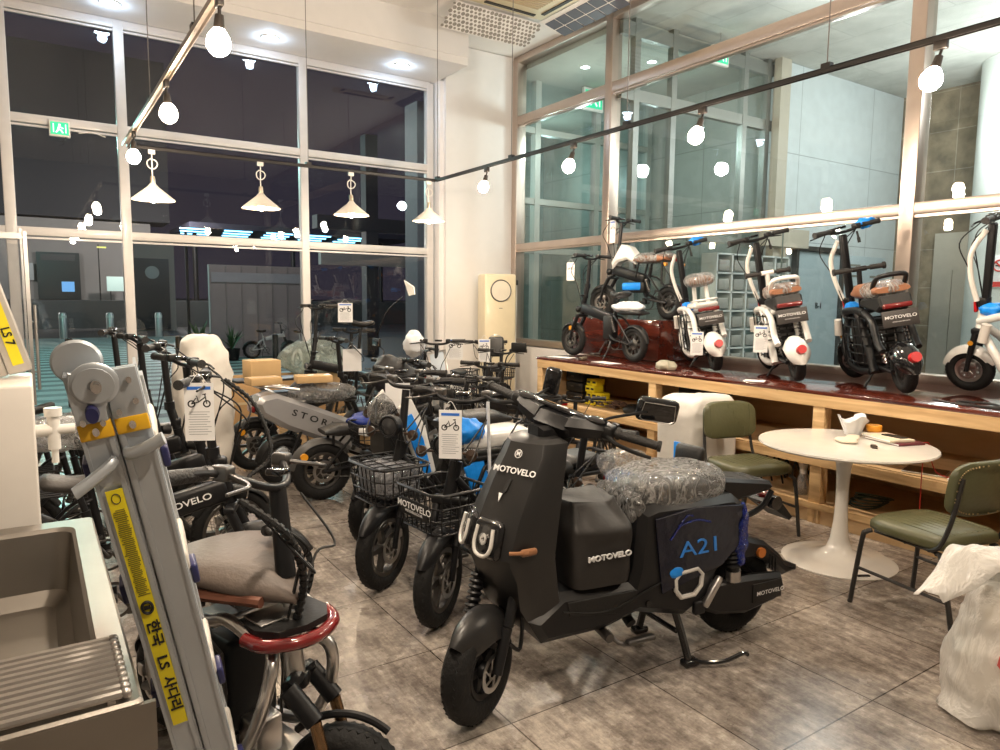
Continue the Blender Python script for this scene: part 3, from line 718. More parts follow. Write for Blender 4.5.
def pendant(x, label):
    point('pendant_light', (x, 7.6, 2.47), 16, (1, .80, .58), .04)
    t = empty('pendant_lamp', (x, 7.6, 3.0), 0, label, 'pendant lamp', 'cone pendants by the street windows')
    MB().box((0, 0, -.03), (.06, .03, .05), b=.005).build('adapter', WPL, t)
    pts = [(0, 0, -.05), (0, 0, -.1)]
    for k in range(13): a = k / 12 * 2 * PI; pts.append((.045 * math.sin(a) + .0, .01 * math.cos(a * 2), -.145 + .045 * math.cos(a)))
    pts += [(0, .01, -.2), (.0, 0, -.3)]
    MB().tube(pts, .006, n=6, sm=2).build('cord', WPL, t)
    MB().lathe([(0, -.26), (.02, -.262), (.024, -.30), (.024, -.34), (0, -.34)], n=16).build('lamp_cap', mat('cap_brass', (.5, .42, .32), .3, .8), t)
    MB().lathe([(.022, -.325), (.05, -.36), (.19, -.475), (.193, -.485), (.188, -.482), (.048, -.37), (.02, -.34)], n=32, close=True).build('lamp_shade', mat('shade_white', (.66, .6, .52), .5), t)
    MB().ell((0, 0, -.455), (.04, .04, .055)).build('bulb', PBULB, t)
for x, w_ in ((1.03, 'leftmost, in front of the left mullion'), (2.045, 'second from the left'), (3.03, 'third from the left'), (4.0, 'rightmost, beside the white corner wall')):
    pendant(x, 'white cone pendant lamp on a coiled cord, ' + w_)

# tower air conditioner in the corner
tw = empty('tower_air_conditioner', (5.45, 8.32, 0), math.radians(-14), 'tall cream standing air conditioner with a round outlet in the corner', 'air conditioner')
TWC = mat('tower_cream', (.78, .68, .48), .35, coat=.2)
MB().box((0, 0, .99), (.46, .34, 1.92), b=.03).build('body', TWC, tw)
MB().torus((0, -.172, 1.72), (0, 1, 0), .145, .010, n=36).build('outlet_ring', DALU, tw)
MB().lathe([(0, 0), (.137, 0), (.137, .012), (0, .014)], c=(0, -.168, 1.72), axis=(0, -1, 0), n=36).build('outlet_cover', mat('tower_cover', (.80, .74, .62), .4), tw)
MB().box((0, -.172, 1.48), (.05, .004, .008)).build('logo_mark', DALU, tw)
MB().box((0, 0, .03), (.48, .36, .06), b=.01).build('base', DALU, tw)
MB().tube([(.25, .05, 1.85), (.30, .05, 1.84), (.31, .05, 1.6), (.30, .05, 1.0), (.30, .05, .1)], .016).build('hose', WPL, tw)
MB().box((.3, .05, 1.84), (.06, .06, .07), b=.01).build('socket', DALU, tw)
# ================================================================ display bench with shelves
bn = empty('display_bench', (4.68, 0, 0), 0, 'long pine display bench with shelves and a glossy red stained top along the lobby glass', 'bench')
MB().box((.63, 2.65, .955), (1.27, 7.34, .03), b=.004).build('bench_top', MAHO, bn)
MB().box((.01, 2.65, .90), (.03, 7.30, .085)).build('front_rail', PINE, bn)
for y in (6.26, 4.55, 2.91, 1.27, -.4):
    MB().box((.045, y, .43), (.09, .09, .86), b=.004).build('post', PINE, bn)
    MB().box((1.2, y, .46), (.06, .09, .92), b=.004).build('post', PINE, bn)
MB().box((.60, 2.65, .932), (1.1, 7.2, .014)).build('top_lining', PINEP, bn)
MB().box((.60, 6.29, .46), (1.1, .02, .90)).build('end_panel', PINEP, bn)
MB().box((.50, 2.65, .485), (.92, 7.2, .02)).build('middle_shelf', PINEP, bn)
MB().box((.0, 2.65, .46), (.028, 7.3, .065)).build('shelf_edge', PINE, bn)
MB().box((.50, 2.65, .135), (.92, 7.2, .02)).build('lower_shelf', PINEP, bn)
MB().box((.0, 2.65, .13), (.028, 7.3, .045)).build('shelf_edge', PINE, bn)
MB().box((.03, 2.65, .055), (.025, 7.3, .11)).build('kick_board', PINEP, bn)
MB().box((.98, 2.65, .50), (.018, 7.2, .86)).build('back_panel', PINEP, bn)
px = MB().box((5.68, 5.90, 1.184), (.52, 1.40, .425), b=.004).build('wooden_plinth', MAHO)
tag(px, 'dark red wooden plinth standing on the far end of the bench under the white scooter', 'plinth')

# things on the shelves
sp = empty('cable_spool', (5.02, 5.92, .495), 0, 'black stacked crate tower on the shelf beside the yellow boxes', 'crate')
for k in range(3):
    MB().box((0, 0, .056 + k * .112), (.26, .28, .105), b=.02).build('crate', BLK2, sp)
    MB().box((-.132, .02, .06 + k * .112), (.004, .05, .012)).build('label_clip', DALU, sp)
i = 0
for y, n_ in ((5.70, 4), (5.62, 4), (5.54, 2), (5.46, 1)):
    for k in range(n_):
        o = MB().box((0, 0, .034), (.12, .072, .066), b=.003).build('yellow_box', YEL); o.location = (4.96 + .02 * (k % 2), y, .495 + k * .069); o.rotation_euler[2] = .08 * ((i % 3) - 1)
        MB().box((-.061, 0, .034), (.002, .05, .02)).build('printed_strip', INKK, o)
        colw = {5.70: 'far', 5.62: 'middle', 5.54: 'near', 5.46: 'single end'}[y]; lv = ['bottom', 'second', 'third', 'top'][k]
        tag(o, f'small yellow box on the shelf, {lv} of the {colw} stack', 'box', 'yellow boxes on the shelf'); i += 1
rnd = random.Random(5)
mb = MB()
for k in range(9):
    c = Vector((4.95 + rnd.uniform(-.06, .06), 5.30 + rnd.uniform(-.14, .14), .515)); mb.tube([c + Vector((rnd.uniform(-.08, .08), rnd.uniform(-.1, .1), rnd.uniform(-.012, .05))) for _ in range(5)], .007, n=6)
tag(mb.build('cable_bundle', mat('brown_cable', (.12, .07, .05), .5)), 'tangle of brown cables lying on the shelf beside the yellow boxes', 'cables')
o = blob((4.92, 4.98, .53), (.13, .12, .05), .012, 9, 2, 28, 14, flat=-.03).build('cloth_pouch', BLK2); tag(o, 'flat black pouch lying on the shelf near the second post', 'pouch')
t = empty('black_case', (5.05, 4.25, .4955), 0, 'large black case standing on the shelf right of the bench post', 'case')
MB().box((0, 0, .17), (.26, .42, .34), b=.02).build('body', BLK2, t); MB().tube([(-.13, -.07, .2), (-.16, -.07, .2), (-.16, .07, .2), (-.13, .07, .2)], .01).build('handle', BLK, t)
t = empty('spray_bottle', (4.83, 3.1, .1465), 0, 'clear bottle with white pump top on the lower shelf', 'bottle')
MB().lathe([(0, 0), (.035, 0), (.038, .01), (.038, .13), (.02, .17), (0, .17)], n=20).build('bottle_body', film_mat('clear_bottle', (.85, .85, .85), .25, 3, .05, .05), t)
MB().lathe([(.022, .16), (.026, .17), (.026, .2), (.03, .22), (.032, .29), (.02, .30), (0, .30)], n=20).build('pump_top', WPL, t)
mb = MB()
for k in range(6): mb.torus((4.95 + .01 * k, 2.67 - .006 * k, .165 + .010 * k), (.1 * k - .2, .08, 1), .11 + .006 * (k % 3), .006, n=28, m=6)
tag(mb.build('coiled_cable', mat('green_black_cable', (.03, .05, .035), .5)), 'coil of dark green cable lying on the lower shelf behind the table stem', 'cable')
mb = MB()
for k in range(5): mb.tube([(4.95, 3.55 - .1 * k, .16), (4.85, 3.5 - .1 * k, .30 + .03 * (k % 2)), (4.9, 3.4 - .08 * k, .40), (4.98, 3.35 - .08 * k, .2)], .008, n=6)
tag(mb.build('power_cables', BLK2), 'black power cables looping over the lower shelf behind the olive chair', 'cables')
t = empty('tablet_computer', (4.86, 2.24, .496), .25, 'black tablet lying on the middle shelf edge', 'tablet')
MB().box((0, 0, .006), (.20, .25, .010), b=.004).build('body', ALU, t); MB().box((0, 0, .0125), (.19, .24, .003)).build('screen', DIALG, t)
o = MB().box((4.86, 1.98, .502), (.2, .2, .012), R=Matrix.Rotation(.2, 3, 'Z')).build('paper_sheets', PAPER); tag(o, 'flat stack of papers on the middle shelf beside the tablet', 'papers')
mb = MB(); mb.tube([(4.52, 2.12, .752), (4.57, 2.1, .74), (4.62, 2.10, .62), (4.68, 2.08, .54), (4.75, 1.98, .515)], .003, n=6); mb.tube([(4.52, 2.12, .75), (4.57, 2.13, .72), (4.59, 2.14, .5), (4.6, 2.14, .22)], .003, n=6)
tag(mb.build('red_cable', mat('red_cable', (.45, .02, .015), .4)), 'thin red cable dangling from the table edge towards the shelf', 'cable')
# on the bench top
for (x, y, a, w_) in ((4.86, 6.1, .2, 'under the front wheel of the black folding bike'), (4.84, 5.35, -.1, 'under the rear wheel of the black folding bike'), (4.80, 3.55, .5, 'beside the middle white scooter')):
    o = MB().box((0, 0, .002), (.15, .32 if y > 4 else .16, .002)).build('leaflet', PAPER); o.location = (x, y, .971); o.rotation_euler[2] = a; tag(o, 'white leaflet on the bench top ' + w_, 'leaflet', 'leaflets on the bench')
t = empty('pedal_clamp', (4.83, 5.7, .971), .4, 'small dull metal clamp lying on the bench top between the leaflets', 'clamp')
MB().box((0, 0, .02), (.12, .05, .03), b=.008).build('body', mat('khaki_metal', (.3, .27, .2), .4, .5), t); MB().tube([(-.05, 0, .02), (-.1, .03, .03), (-.14, -.02, .015)], .008).build('handle', DALU, t)
o = blob((4.83, 4.53, 1.005), (.07, .1, .04), .02, 16, 4, 24, 12, flat=-.028).build('crumpled_tape', mat('khaki_tape', (.36, .34, .26), .5)); tag(o, 'crumpled khaki packing tape on the bench beside the first white scooter', 'tape')
mb = MB(); mb.tube([(4.9, 2.25, .975), (4.82, 2.05, .975), (4.86, 1.85, .978), (4.95, 1.95, .985), (4.88, 2.1, .98), (4.80, 1.9, .976), (4.83, 1.7, .976)], .008, n=6)
tag(mb.build('black_strap', BLK2), 'black cord looped on the bench top near the right edge', 'cord')

# ================================================================ tulip table
TW = mat('tulip_white', (.76, .73, .68), .18, coat=.4)
tb = empty('tulip_table', (4.13, 2.38, 0), 0, 'round white pedestal table with a tulip base beside the bench', 'table')
MB().lathe([(0, 0), (.33, 0), (.332, .006), (.31, .014), (.2, .026), (.12, .045), (.075, .08), (.055, .14), (.042, .24), (.036, .36), (.036, .46), (.042, .58), (.055, .68), (.07, .715), (0, .715)], n=56).build('pedestal', TW, tb)
MB().lathe([(0, .715), (.44, .715), (.49, .722), (.503, .733), (.5, .742), (0, .742)], n=64).build('tabletop', TW, tb)
o = MB().box((3.97, 2.13, .0185), (.075, .02, .006), R=Matrix.Rotation(-.5, 3, 'Z')).build('black_clip', BLK2); tag(o, 'tiny black clip lying on the round table foot', 'clip')
tt = .7425
mb = MB(); rs = []; rnd = random.Random(4)
for i_, (r_, h_) in enumerate(((.035, .001), (.055, .012), (.062, .04), (.075, .075), (.10, .115), (.098, .114), (.072, .078), (.058, .044), (.05, .016), (.02, .006))):
    rs.append([Vector((4.42 + r_ * 1.15 * math.cos(2 * PI * k / 30) * (1 + .10 * math.sin(k * 1.7 + i_ * .3)), 2.50 + r_ * .8 * math.sin(2 * PI * k / 30) * (1 + .10 * math.cos(k * 2.3)), tt + h_ + (h_ > .1) * .022 * math.sin(k * .62 + 1))) for k in range(30)])
mb.rings(rs)
tag(mb.build('tissue_bag', FROSTW, ang=70), 'open crumpled white plastic bag standing on the round table', 'bag')
o = MB().lathe([(.028, 0), (.045, 0), (.047, .003), (.047, .037), (.045, .04), (.028, .04)], n=28, close=True).build('tape_roll', mat('orange_tape', (.75, .32, .03), .35)); o.location = (4.52, 2.42, tt + .032); tag(o, 'roll of orange tape lying on the notebooks', 'tape')
MB().lathe([(.026, .001), (.028, .001), (.028, .039), (.026, .039)], n=28, close=True).build('cardboard_core', KRAFT, o)
for k, (w_, m_, sx, sy, th, dx, dy, a) in enumerate((('bottom, with a dark red cover', mat('maroon_cover', (.12, .02, .03), .5), .20, .27, .014, .02, -.03, -.3), ('top, cream pages with a dark clip', mat('cream_pages', (.68, .6, .46), .7), .17, .25, .016, .0, .0, -.4))):
    nb = MB().box((0, 0, th / 2), (sx, sy, th), b=.002).build('notebook', m_); nb.location = (4.43 + dx, 2.28 + dy, tt + .0005 + k * .0145); nb.rotation_euler[2] = a
    tag(nb, 'notebook on the round table, ' + w_, 'notebook', 'notebooks on the table')
    MB().box((0, 0, th * .5), (sx + .003, sy * .97, th * .6)).build('pages', PAPER, nb)
    if k: MB().box((.03, -.02, th + .003), (.06, .14, .006), R=Matrix.Rotation(.2, 3, 'Z')).build('clip', BLK2, nb)
for x, y, sx, sy, a, n_, l_ in ((4.27, 2.42, .2, .08, .4, 'paper_slip', 'long pale paper slip lying near the middle of the round table'), (4.17, 2.40, .15, .11, .9, 'crumpled_napkin', 'flattened beige napkin on the round table near its left side')):
    o = blob((0, 0, .012), (sx / 2, sy / 2, .010), .004, 25, x, 24, 10, p=3, flat=-.011).build(n_, mat('beige_paper', (.66, .58, .46), .7)); o.location = (x, y, tt); o.rotation_euler[2] = a; tag(o, l_, 'paper')
mb = MB(); R = Matrix.Rotation(.5, 3, 'Z')
for k in range(4): mb.box(Vector((4.17, 2.22, tt + .004)) + R @ Vector((-.045 + k * .03, .008 * (k % 2), 0)), (.024, .03, .006), R=R)
tag(mb.build('key_set', mat('dark_keys', (.07, .06, .055), .4, .6)), 'small set of dark keys lying at the near side of the round table', 'keys')

# ================================================================ olive chairs
def chair(loc, ang, label):
    t = empty('chair', (loc[0], loc[1], 0), ang, label, 'chair', 'olive upholstered chairs')
    # seat: x forward
    P = []
    for a, b in ((-.2, -.19), (-.15, -.22), (.12, -.235), (.2, -.21), (.235, -.12), (.235, .12), (.2, .21), (.12, .235), (-.15, .22), (-.2, .19)): P.append((a, b))
    mb = MB(); n_ = len(P)
    rs = []
    for sc_, z in ((.9, .425), (.99, .435), (1.0, .455), (.985, .478), (.93, .49), (.6, .497)): rs.append([Vector((p[0] * sc_, p[1] * sc_, z)) for p in P])
    mb.rings(rs); st = mb.build('seat', OLIVE, t, ang=60)
    mb = MB()
    for k in range(9): y = -.16 + .04 * k; mb.tube([(-.17, y, .491), (0, y, .4965), (.17, y, .492)], .0035, n=5, sm=2)
    mb.build('stitching', OLIVE, st)
    # backrest, curved in y
    def back(x0, off): 
        rs = []
        W_ = .225; Hh = .135; zc = .74
        for s_, dd in ((.90, -.016), (1.0, -.008), (1.0, .008), (.90, .018)):
            ring = []
            for k in range(28):
                a = 2 * PI * k / 28; c_ = math.copysign(abs(math.cos(a)) ** .5, math.cos(a)); s2 = math.copysign(abs(math.sin(a)) ** .5, math.sin(a))
                y = W_ * c_ * s_; z = zc + Hh * s2 * s_; x = -.235 - .04 * (z - .6) / .3 + .06 * (y / W_) ** 2 * .6 + dd * 1.2
                ring.append(Vector((x, y, z)))
            rs.append(ring)
        return rs
    mb = MB(); mb.rings(back(0, 0)); bk = mb.build('backrest', OLIVE, t, ang=60)
    mb = MB()
    for k in range(9):
        y = -.17 + .0425 * k; q = .06 * (y / .225) ** 2 * .6 + .022
        mb.tube([(-.235 - .04 * ((z - .6) / .3) + q, y, z) for z in (.63, .74, .85)], .004, n=5, sm=2)
    mb.build('stitching', OLIVE, bk)
    mb = MB()
    for k in range(56):
        a = 2 * PI * k / 56; c_ = math.copysign(abs(math.cos(a)) ** .5, math.cos(a)); s2 = math.copysign(abs(math.sin(a)) ** .5, math.sin(a)); y = .205 * c_; z = .74 + .118 * s2
        x = -.235 - .04 * (z - .6) / .3 + .036 * (y / .225) ** 2 - .024
        mb.ell((x, y, z), (.004, .0045, .0045), n=6, m=4)
    mb.build('nail_trim', mat('brass_nails', (.5, .38, .2), .3, .9), bk)
    for s_ in (-1, 1):
        MB().tube([(.20, s_ * .19, .415), (.222, s_ * .205, .40), (.235, s_ * .215, .36), (.27, s_ * .235, 0)], .0125, sm=3).build('leg', CHAIRM, t)
        MB().tube([(-.16, s_ * .19, .41), (-.2, s_ * .20, .38), (-.30, s_ * .22, 0)], .0125, sm=3).build('leg', CHAIRM, t)
        MB().tube([(.18, s_ * .19, .418), (-.15, s_ * .19, .418)], .011, sm=0).build('seat_rail', CHAIRM, t)
        MB().tube([(-.13, s_ * .205, .42), (-.19, s_ * .21, .46), (-.232, s_ * .20, .60), (-.262, s_ * .19, .80)], .011, sm=4).build('back_post', CHAIRM, t)
        MB().tube([(.247, s_ * .222, .2), (-.25, s_ * .21, .2)], .009, sm=0).build('stretcher', CHAIRM, t)
    MB().tube([(0, -.2, .418), (0, .2, .418)], .011, sm=0).build('seat_rail', CHAIRM, t)
    return t
chair((4.16, 3.10), math.radians(-104), 'olive leather chair with ribbed back standing behind the round table by the white wrapped goods')
chair((3.77, 1.68), math.radians(78), 'olive leather chair with brass nail trimmed back at the right edge beside the white bag')

# wrapped goods standing before the bench
o = blob((4.385, 3.76, .43), (.262, .20, .43), .014, 5.2, 6, 72, 44, p=7, flat=-.428).build('wrapped_goods', FROST); tag(o, 'tall box shape wrapped in crumpled white sheet standing before the bench', 'wrapped box')
# white rubbish bag, lower right
BAGM = film_mat('thin_white_bag', (.95, .95, .93), .55, 5, .25, .3, (.88, .86, .82), ridge=.12)
wb = empty('rubbish_bag', (3.11, 1.07, 0), 0, 'full white plastic bag with loose handles standing in the lower right corner', 'bag')
mb = MB(); rs = []
for i in range(30):
    z = i / 29 * .52; ring = []
    for k in range(48):
        a = 2 * PI * k / 48; rr_ = .19 + .03 * math.sin(z * 9) - .03 * (z / .5) + .018 * (1 - abs(noise.noise(Vector((math.cos(a) * 2.4, math.sin(a) * 2.4, z * 7))) * 2)) - (.05 if i == 0 else 0)
        if i > 25: rr_ *= 1 - .05 * (i - 25)
        rr_ += .05 * max(0, 1 - z / .08) * (1 if math.cos(a - 2.7) > .9 else 0)
        ring.append(Vector((rr_ * math.cos(a), rr_ * math.sin(a) * 1.05, z + .003 + .01 * noise.noise(Vector((a * 2, z * 5, 3))))))
    rs.append(ring)
mb.rings(rs); mb.build('bag_body', BAGM, wb, ang=80)
def handle(pts, wd, name='bag_handle'):
    mb = MB(); P = smooth_path(pts, 6); rs = []
    for i, p in enumerate(P):
        t_ = i / (len(P) - 1); w_ = wd[0] + (wd[1] - wd[0]) * t_
        sd = Vector((.55, .83, 0)) if False else Vector((-.2, 1, 0)).normalized(); rs.append([p + sd * w_ * (j / 6 - .5) * 2 + Vector((0, 0, .022 * noise.noise(p * 9 + Vector((j, 0, 0))) + .02 * math.cos((j / 6 - .5) * 3))) for j in range(7)])
    up = [[q + Vector((0, 0, .004)) for q in reversed(r)] for r in rs]
    mb.rings([a + b for a, b in zip(rs, up)]); mb.build(name, BAGM, wb, ang=80)
handle([(.05, .0, .50), (-.05, .03, .63), (-.15, .08, .645), (-.24, .12, .56), (-.33, .17, .49)], (.17, .05))
handle([(.0, -.05, .50), (.06, -.12, .60), (.12, -.18, .60), (.14, -.25, .50)], (.16, .1))
for c, r_, m_, n_ in (((-.03, .02, .16), (.13, .13, .15), mat('crumpled_tissue', (.66, .58, .46), .8), 'crumpled_rubbish'), ((.03, -.02, .36), (.12, .12, .10), mat('beige_rubbish', (.60, .46, .26), .7), 'crumpled_rubbish')):
    blob(c, r_, .02, 8, c[2] * 10, 26, 16).build(n_, m_, wb)
lab = MB(); lab.T = tfm((-.212, -.075, .30), math.radians(208), 0, .25)
lab.lathe([(0, 0), (.045, 0), (.045, .004), (0, .004)], axis=(1, 0, 0), n=8); lab.build('red_hexagon_mark', mat('mark_red', (.6, .10, .09), .5), wb)
lab = MB(); lab.T = tfm((-.217, -.078, .30), math.radians(208), 0, .25); lab.lathe([(0, 0), (.032, 0), (.032, .004), (0, .004)], axis=(1, 0, 0), n=8); lab.box((.006, 0, -.004), (.004, .012, .03)); lab.box((.006, 0, .018), (.004, .02, .008)); lab.build('white_mark', PAPER, wb)

# ================================================================ steel sink, cabinet, ladders
sk = empty('steel_sink', (-.42, 2.14, 0), 0, 'stainless steel commercial sink with deep basin at the left edge', 'sink')
x0, x1, y0, y1 = -.62, .564, -.68, .69   # outer rim in local coordinates (world x .158 right, y 1.46 near)
bx0, bx1, by0, by1, zb = -.5, .495, -.60, .60, -.24
mb = MB(); zt = .82
def rect(a, b, c, d, z, r=.04, n=4):
    o_ = []
    for cx, cy, a0 in ((b - r, d - r, 0), (a + r, d - r, 90), (a + r, c + r, 180), (b - r, c + r, 270)):
        for k in range(n + 1): t_ = math.radians(a0 + 90 * k / n); o_.append(Vector((cx + r * math.cos(t_), cy + r * math.sin(t_), z)))
    return o_
mb.rings([rect(x0, x1, y0, y1, zt - .10, .012), rect(x0, x1, y0, y1, zt - .006, .012), rect(x0 + .006, x1 - .006, y0 + .006, y1 - .006, zt, .012), rect(bx0 - .01, bx1 + .01, by0 - .01, by1 + .01, zt, .05), rect(bx0, bx1, by0, by1, zt - .012, .05), rect(bx0 + .02, bx1 - .02, by0 + .02, by1 - .02, zt + zb + .04, .06), rect(bx0 + .06, bx1 - .06, by0 + .06, by1 - .06, zt + zb, .04)], caps=False)
v = rect(bx0 + .06, bx1 - .06, by0 + .06, by1 - .06, zt + zb, .04); mb.add(v, [tuple(range(len(v)))])
mb.build('basin', STEEL, sk, ang=30)
MB().rings([rect(bx0 + .0, bx1 - .0, by0 + .0, by1 - .0, zt - .02, .05), rect(bx0 - .01, bx1 + .01, by0 - .01, by1 + .01, zt + zb - .03, .05)]) 
MB().torus((-.05, -.05, zt + zb + .008), (0, 0, 1), .06, .012).build('drain', STEEL, sk)
MB().box((-.02, .0, .45), (1.06, 1.24, .25), b=.02)
mb = MB(); mb.box((.0, -.675, .76), (1.17, .012, .10)); mb.build('front_apron', STEEL, sk)
for x in (-.56, .53):
    for y in (-.62, .62): MB().cyl((x, y, 0), (x, y, .73), .02).build('leg', STEEL, sk)
rk = MB()
for k in range(11):
    y = -.66 + k * .026; rk.cyl((-.60, y, zt + .012), (.535, y, zt + .012), .0085, n=8); rk.ell((.535, y, zt + .012), (.012, .011, .011), n=8, m=5)
rk.box((-.5, -.53, zt + .004), (.02, .28, .006)); rk.box((.51, -.53, zt + .004), (.014, .28, .006))
tag(rk.build('drain_rack', mat('rack_steel', (.42, .39, .36), .4, .9)), 'roll up rod drying rack lying over the near end of the steel sink', 'dish rack'); bpy.data.objects['drain_rack'].location = (-.42, 2.14, 0)
wc = empty('white_cabinet', (-.34, 3.14, 0), 0, 'plain white cabinet behind the sink at the left edge', 'cabinet')
MB().box((0, 0, .665), (.66, .50, 1.25), b=.008).build('body', mat('cabinet_white', (.66, .62, .57), .35), wc)
MB().box((0, -.002, .02), (.6, .46, .04)).build('plinth', DALU, wc)
mb = MB(); mb.cyl((.31, -.18, 1.12), (.38, -.18, 1.12), .022); mb.cyl((.385, -.18, 1.05), (.385, -.18, 1.19), .02, n=12); mb.cyl((.385, -.18, 1.17), (.385, -.18, 1.20), .028, n=12); mb.cyl((.385, -.18, 1.0), (.385, -.18, 1.05), .012); mb.cyl((.385, -.18, 1.12), (.45, -.18, 1.12), .018); mb.build('water_valve', WPL, wc)

LF = Vector((.10, .995, 0)); LL = Vector((.995, -.10, 0))
FOOT = (.400, 1.845, 0); HINGE = (.098, 1.545, 1.481)
lt = empty('folding_ladder', FOOT, 0, 'folded aluminium ladder with yellow safety stickers leaning beside the sink', 'ladder')
axis_ = (Vector(HINGE) - Vector(FOOT)).normalized()   # up along the rails
wv_ = (LL - axis_ * LL.dot(axis_)).normalized(); dv_ = axis_.cross(wv_).normalized()
if dv_.dot(LF) < 0: dv_ = -dv_
RL = Matrix((wv_, dv_, axis_)).transposed()       # local x = across, y = away from camera, z = up the rail
WX = [.70]
def LT(p):
    p = Vector(p); return RL @ Vector((p.x * WX[0], p.y, p.z))
LEN = 1.342; lt.scale = (1.13,) * 3
def lmb(): m_ = MB(); m_.T = LT; return m_
for s_ in (-1, 1):
    m_ = lmb(); cx = s_ * .041
    # channel section
    m_.box((cx, .0, LEN / 2), (.074, .006, LEN)); m_.box((cx - .036, .02, LEN / 2), (.006, .04, LEN)); m_.box((cx + .036, .02, LEN / 2), (.006, .04, LEN)); m_.box((cx - s_ * .028, -.005, LEN / 2), (.012, .006, LEN)); m_.box((cx + s_ * .033, -.005, LEN / 2), (.008, .006, LEN))
    m_.build('rail', GALV, lt)
    m_ = lmb(); m_.box((cx, .19, LEN / 2 - .04), (.074, .03, LEN - .08)); m_.build('rail', GALV, lt)
    st_ = lmb(); st_.box((cx, -.006, LEN - .104), (.076, .012, .032), b=.003); sx_ = st_.build('yellow_strap', ORY, lt)
    b_ = lmb(); b_.cyl((cx, -.011, LEN - .104), (cx, -.016, LEN - .104), .008, n=12); b_.build('bolt', CHR, sx_)
WX[0] = 1.0
m_ = lmb(); m_.lathe([(0, -.006), (.034, -.006), (.038, -.003), (.038, .003), (.034, .006), (0, .006)], c=(-.012, -.016, LEN - .018), axis=(0, 1, 0), n=40); m_.lathe([(.010, 0), (.031, 0), (.031, .003), (.010, .003)], c=(-.012, -.026, LEN - .018), axis=(0, 1, 0), n=40, close=True); m_.prism([(-.053, LEN - .085), (-.006, LEN - .085), (-.003, LEN - .06), (.02, LEN - .02), (-.045, LEN + .01), (-.054, LEN - .03)], -.020, -.012, .001); m_.build('hinge_plate', GALV, lt)
m_ = lmb(); m_.lathe([(0, -.006), (.036, -.006), (.040, 0), (.036, .006), (0, .006)], c=(-.032, .03, LEN + .012), axis=(0, 1, 0), n=40); m_.prism([(.0, -.12), (.078, -.12), (.078, .0), (.06, .02), (.0, -.02)], -.012, -.006, .001, tf=lambda x, y, z: LT((x, y, LEN + z))) if False else None; m_.build('hinge_plate', GALV, lt)
WX[0] = .70
m_ = lmb(); m_.box((.041, -.008, LEN - .05), (.076, .006, .10), b=.002); m_.build('hinge_plate', GALV, lt)
for x, z in ((-.062, LEN - .082), (-.02, LEN - .088), (.02, LEN - .075), (.062, LEN - .06), (.058, LEN - .02)):
    m_ = lmb(); m_.cyl((x, -.014, z), (x, -.021, z), .0065, n=10); m_.build('rivet', CHR, lt)
m_ = lmb(); m_.cyl((-.012, -.024, LEN - .018), (-.012, -.034, LEN - .018), .012, n=16); m_.cyl((-.012, -.03, LEN - .018), (-.012, -.040, LEN - .018), .008, n=16); m_.build('pivot_bolt', CHR, lt)
m_ = lmb(); m_.cyl((-.036, -.015, LEN - .066), (-.036, -.036, LEN - .066), .016, .014, n=20); m_.build('release_button', NAVY, lt)
for x, z in ((-.045, LEN - .175), (.035, LEN - .155)):
    m_ = lmb()
    if x < 0: m_.tube([(x + .025, -.012, z + .01), (x + .018, -.02, z + .008), (x - .03, -.034, z - .008), (x - .072, -.045, z - .02)], .0115, n=10)
    else: m_.tube([(x - .025, -.012, z), (x - .012, -.022, z + .0), (x + .03, -.03, z + .010), (x + .068, -.035, z + .022)], .0115, n=10)
    m_.build('rung_lock', GALV, lt)
for k in range(5):
    z = .10 + k * .27; m_ = lmb(); m_.box((0, .10, z), (.172, .15, .045), b=.008); rg = m_.build('rung', mat('rung_cream', (.58, .55, .5), .5), lt)
    for q_ in (-.092, .092): m_ = lmb(); m_.box((q_, .06, z - .04), (.02, .05, .045), b=.006); m_.build('rung_cap', NAVY, rg)
# stickers
m_ = lmb(); m_.box((-.040, -.0095, .84), (.040, .002, .56)); st_ = m_.build('sticker', YEL, lt)
def ltext(txt, x, z, size, up_=(-1, 0, 0), right=(0, 0, -1), off=0, sx=1):
    m_ = lmb(); vs, fs = text_geo(txt, size, off, sx, .02)
    r_ = Vector(right); u_ = Vector(up_)
    m_.add([Vector((x, -.0115, z)) + r_ * v.x + u_ * v.y + Vector((0, -v.z, 0)) for v in vs], fs); return m_
ltext('\uc0ac\ub2e4\ub9ac', -.040, .642, .036, (1, 0, 0), off=.02, sx=.92).build('lettering', INKK, st_)
ltext('LS', -.040, .724, .036, (1, 0, 0), off=.02).build('lettering', INKK, st_)
ltext('\ud55c\uad6d', -.040, .797, .036, (1, 0, 0), off=.02, sx=.95).build('lettering', INKK, st_)
m_ = lmb(); m_.torus((-.040, -.012, .86), (0, 1, 0), .013, .0035, n=24, m=6); m_.box((-.040, -.0115, .86), (.016, .002, .008)); m_.build('logo', INKK, st_)
m_ = lmb(); rnd = random.Random(2)
for k in range(46):
    z = .89 + k * .0042; w_ = rnd.uniform(.018, .032); m_.box((-.040 + rnd.uniform(-.002, .002), -.0112, z), (w_, .0015, .0016))
m_.build('fine_print', mat('print_olive', (.25, .22, .02), .6), st_)
m_ = lmb(); m_.torus((-.040, -.011, 1.102), (0, 1, 0), .010, .001, n=20, m=4); m_.build('stamp', INKK, st_)
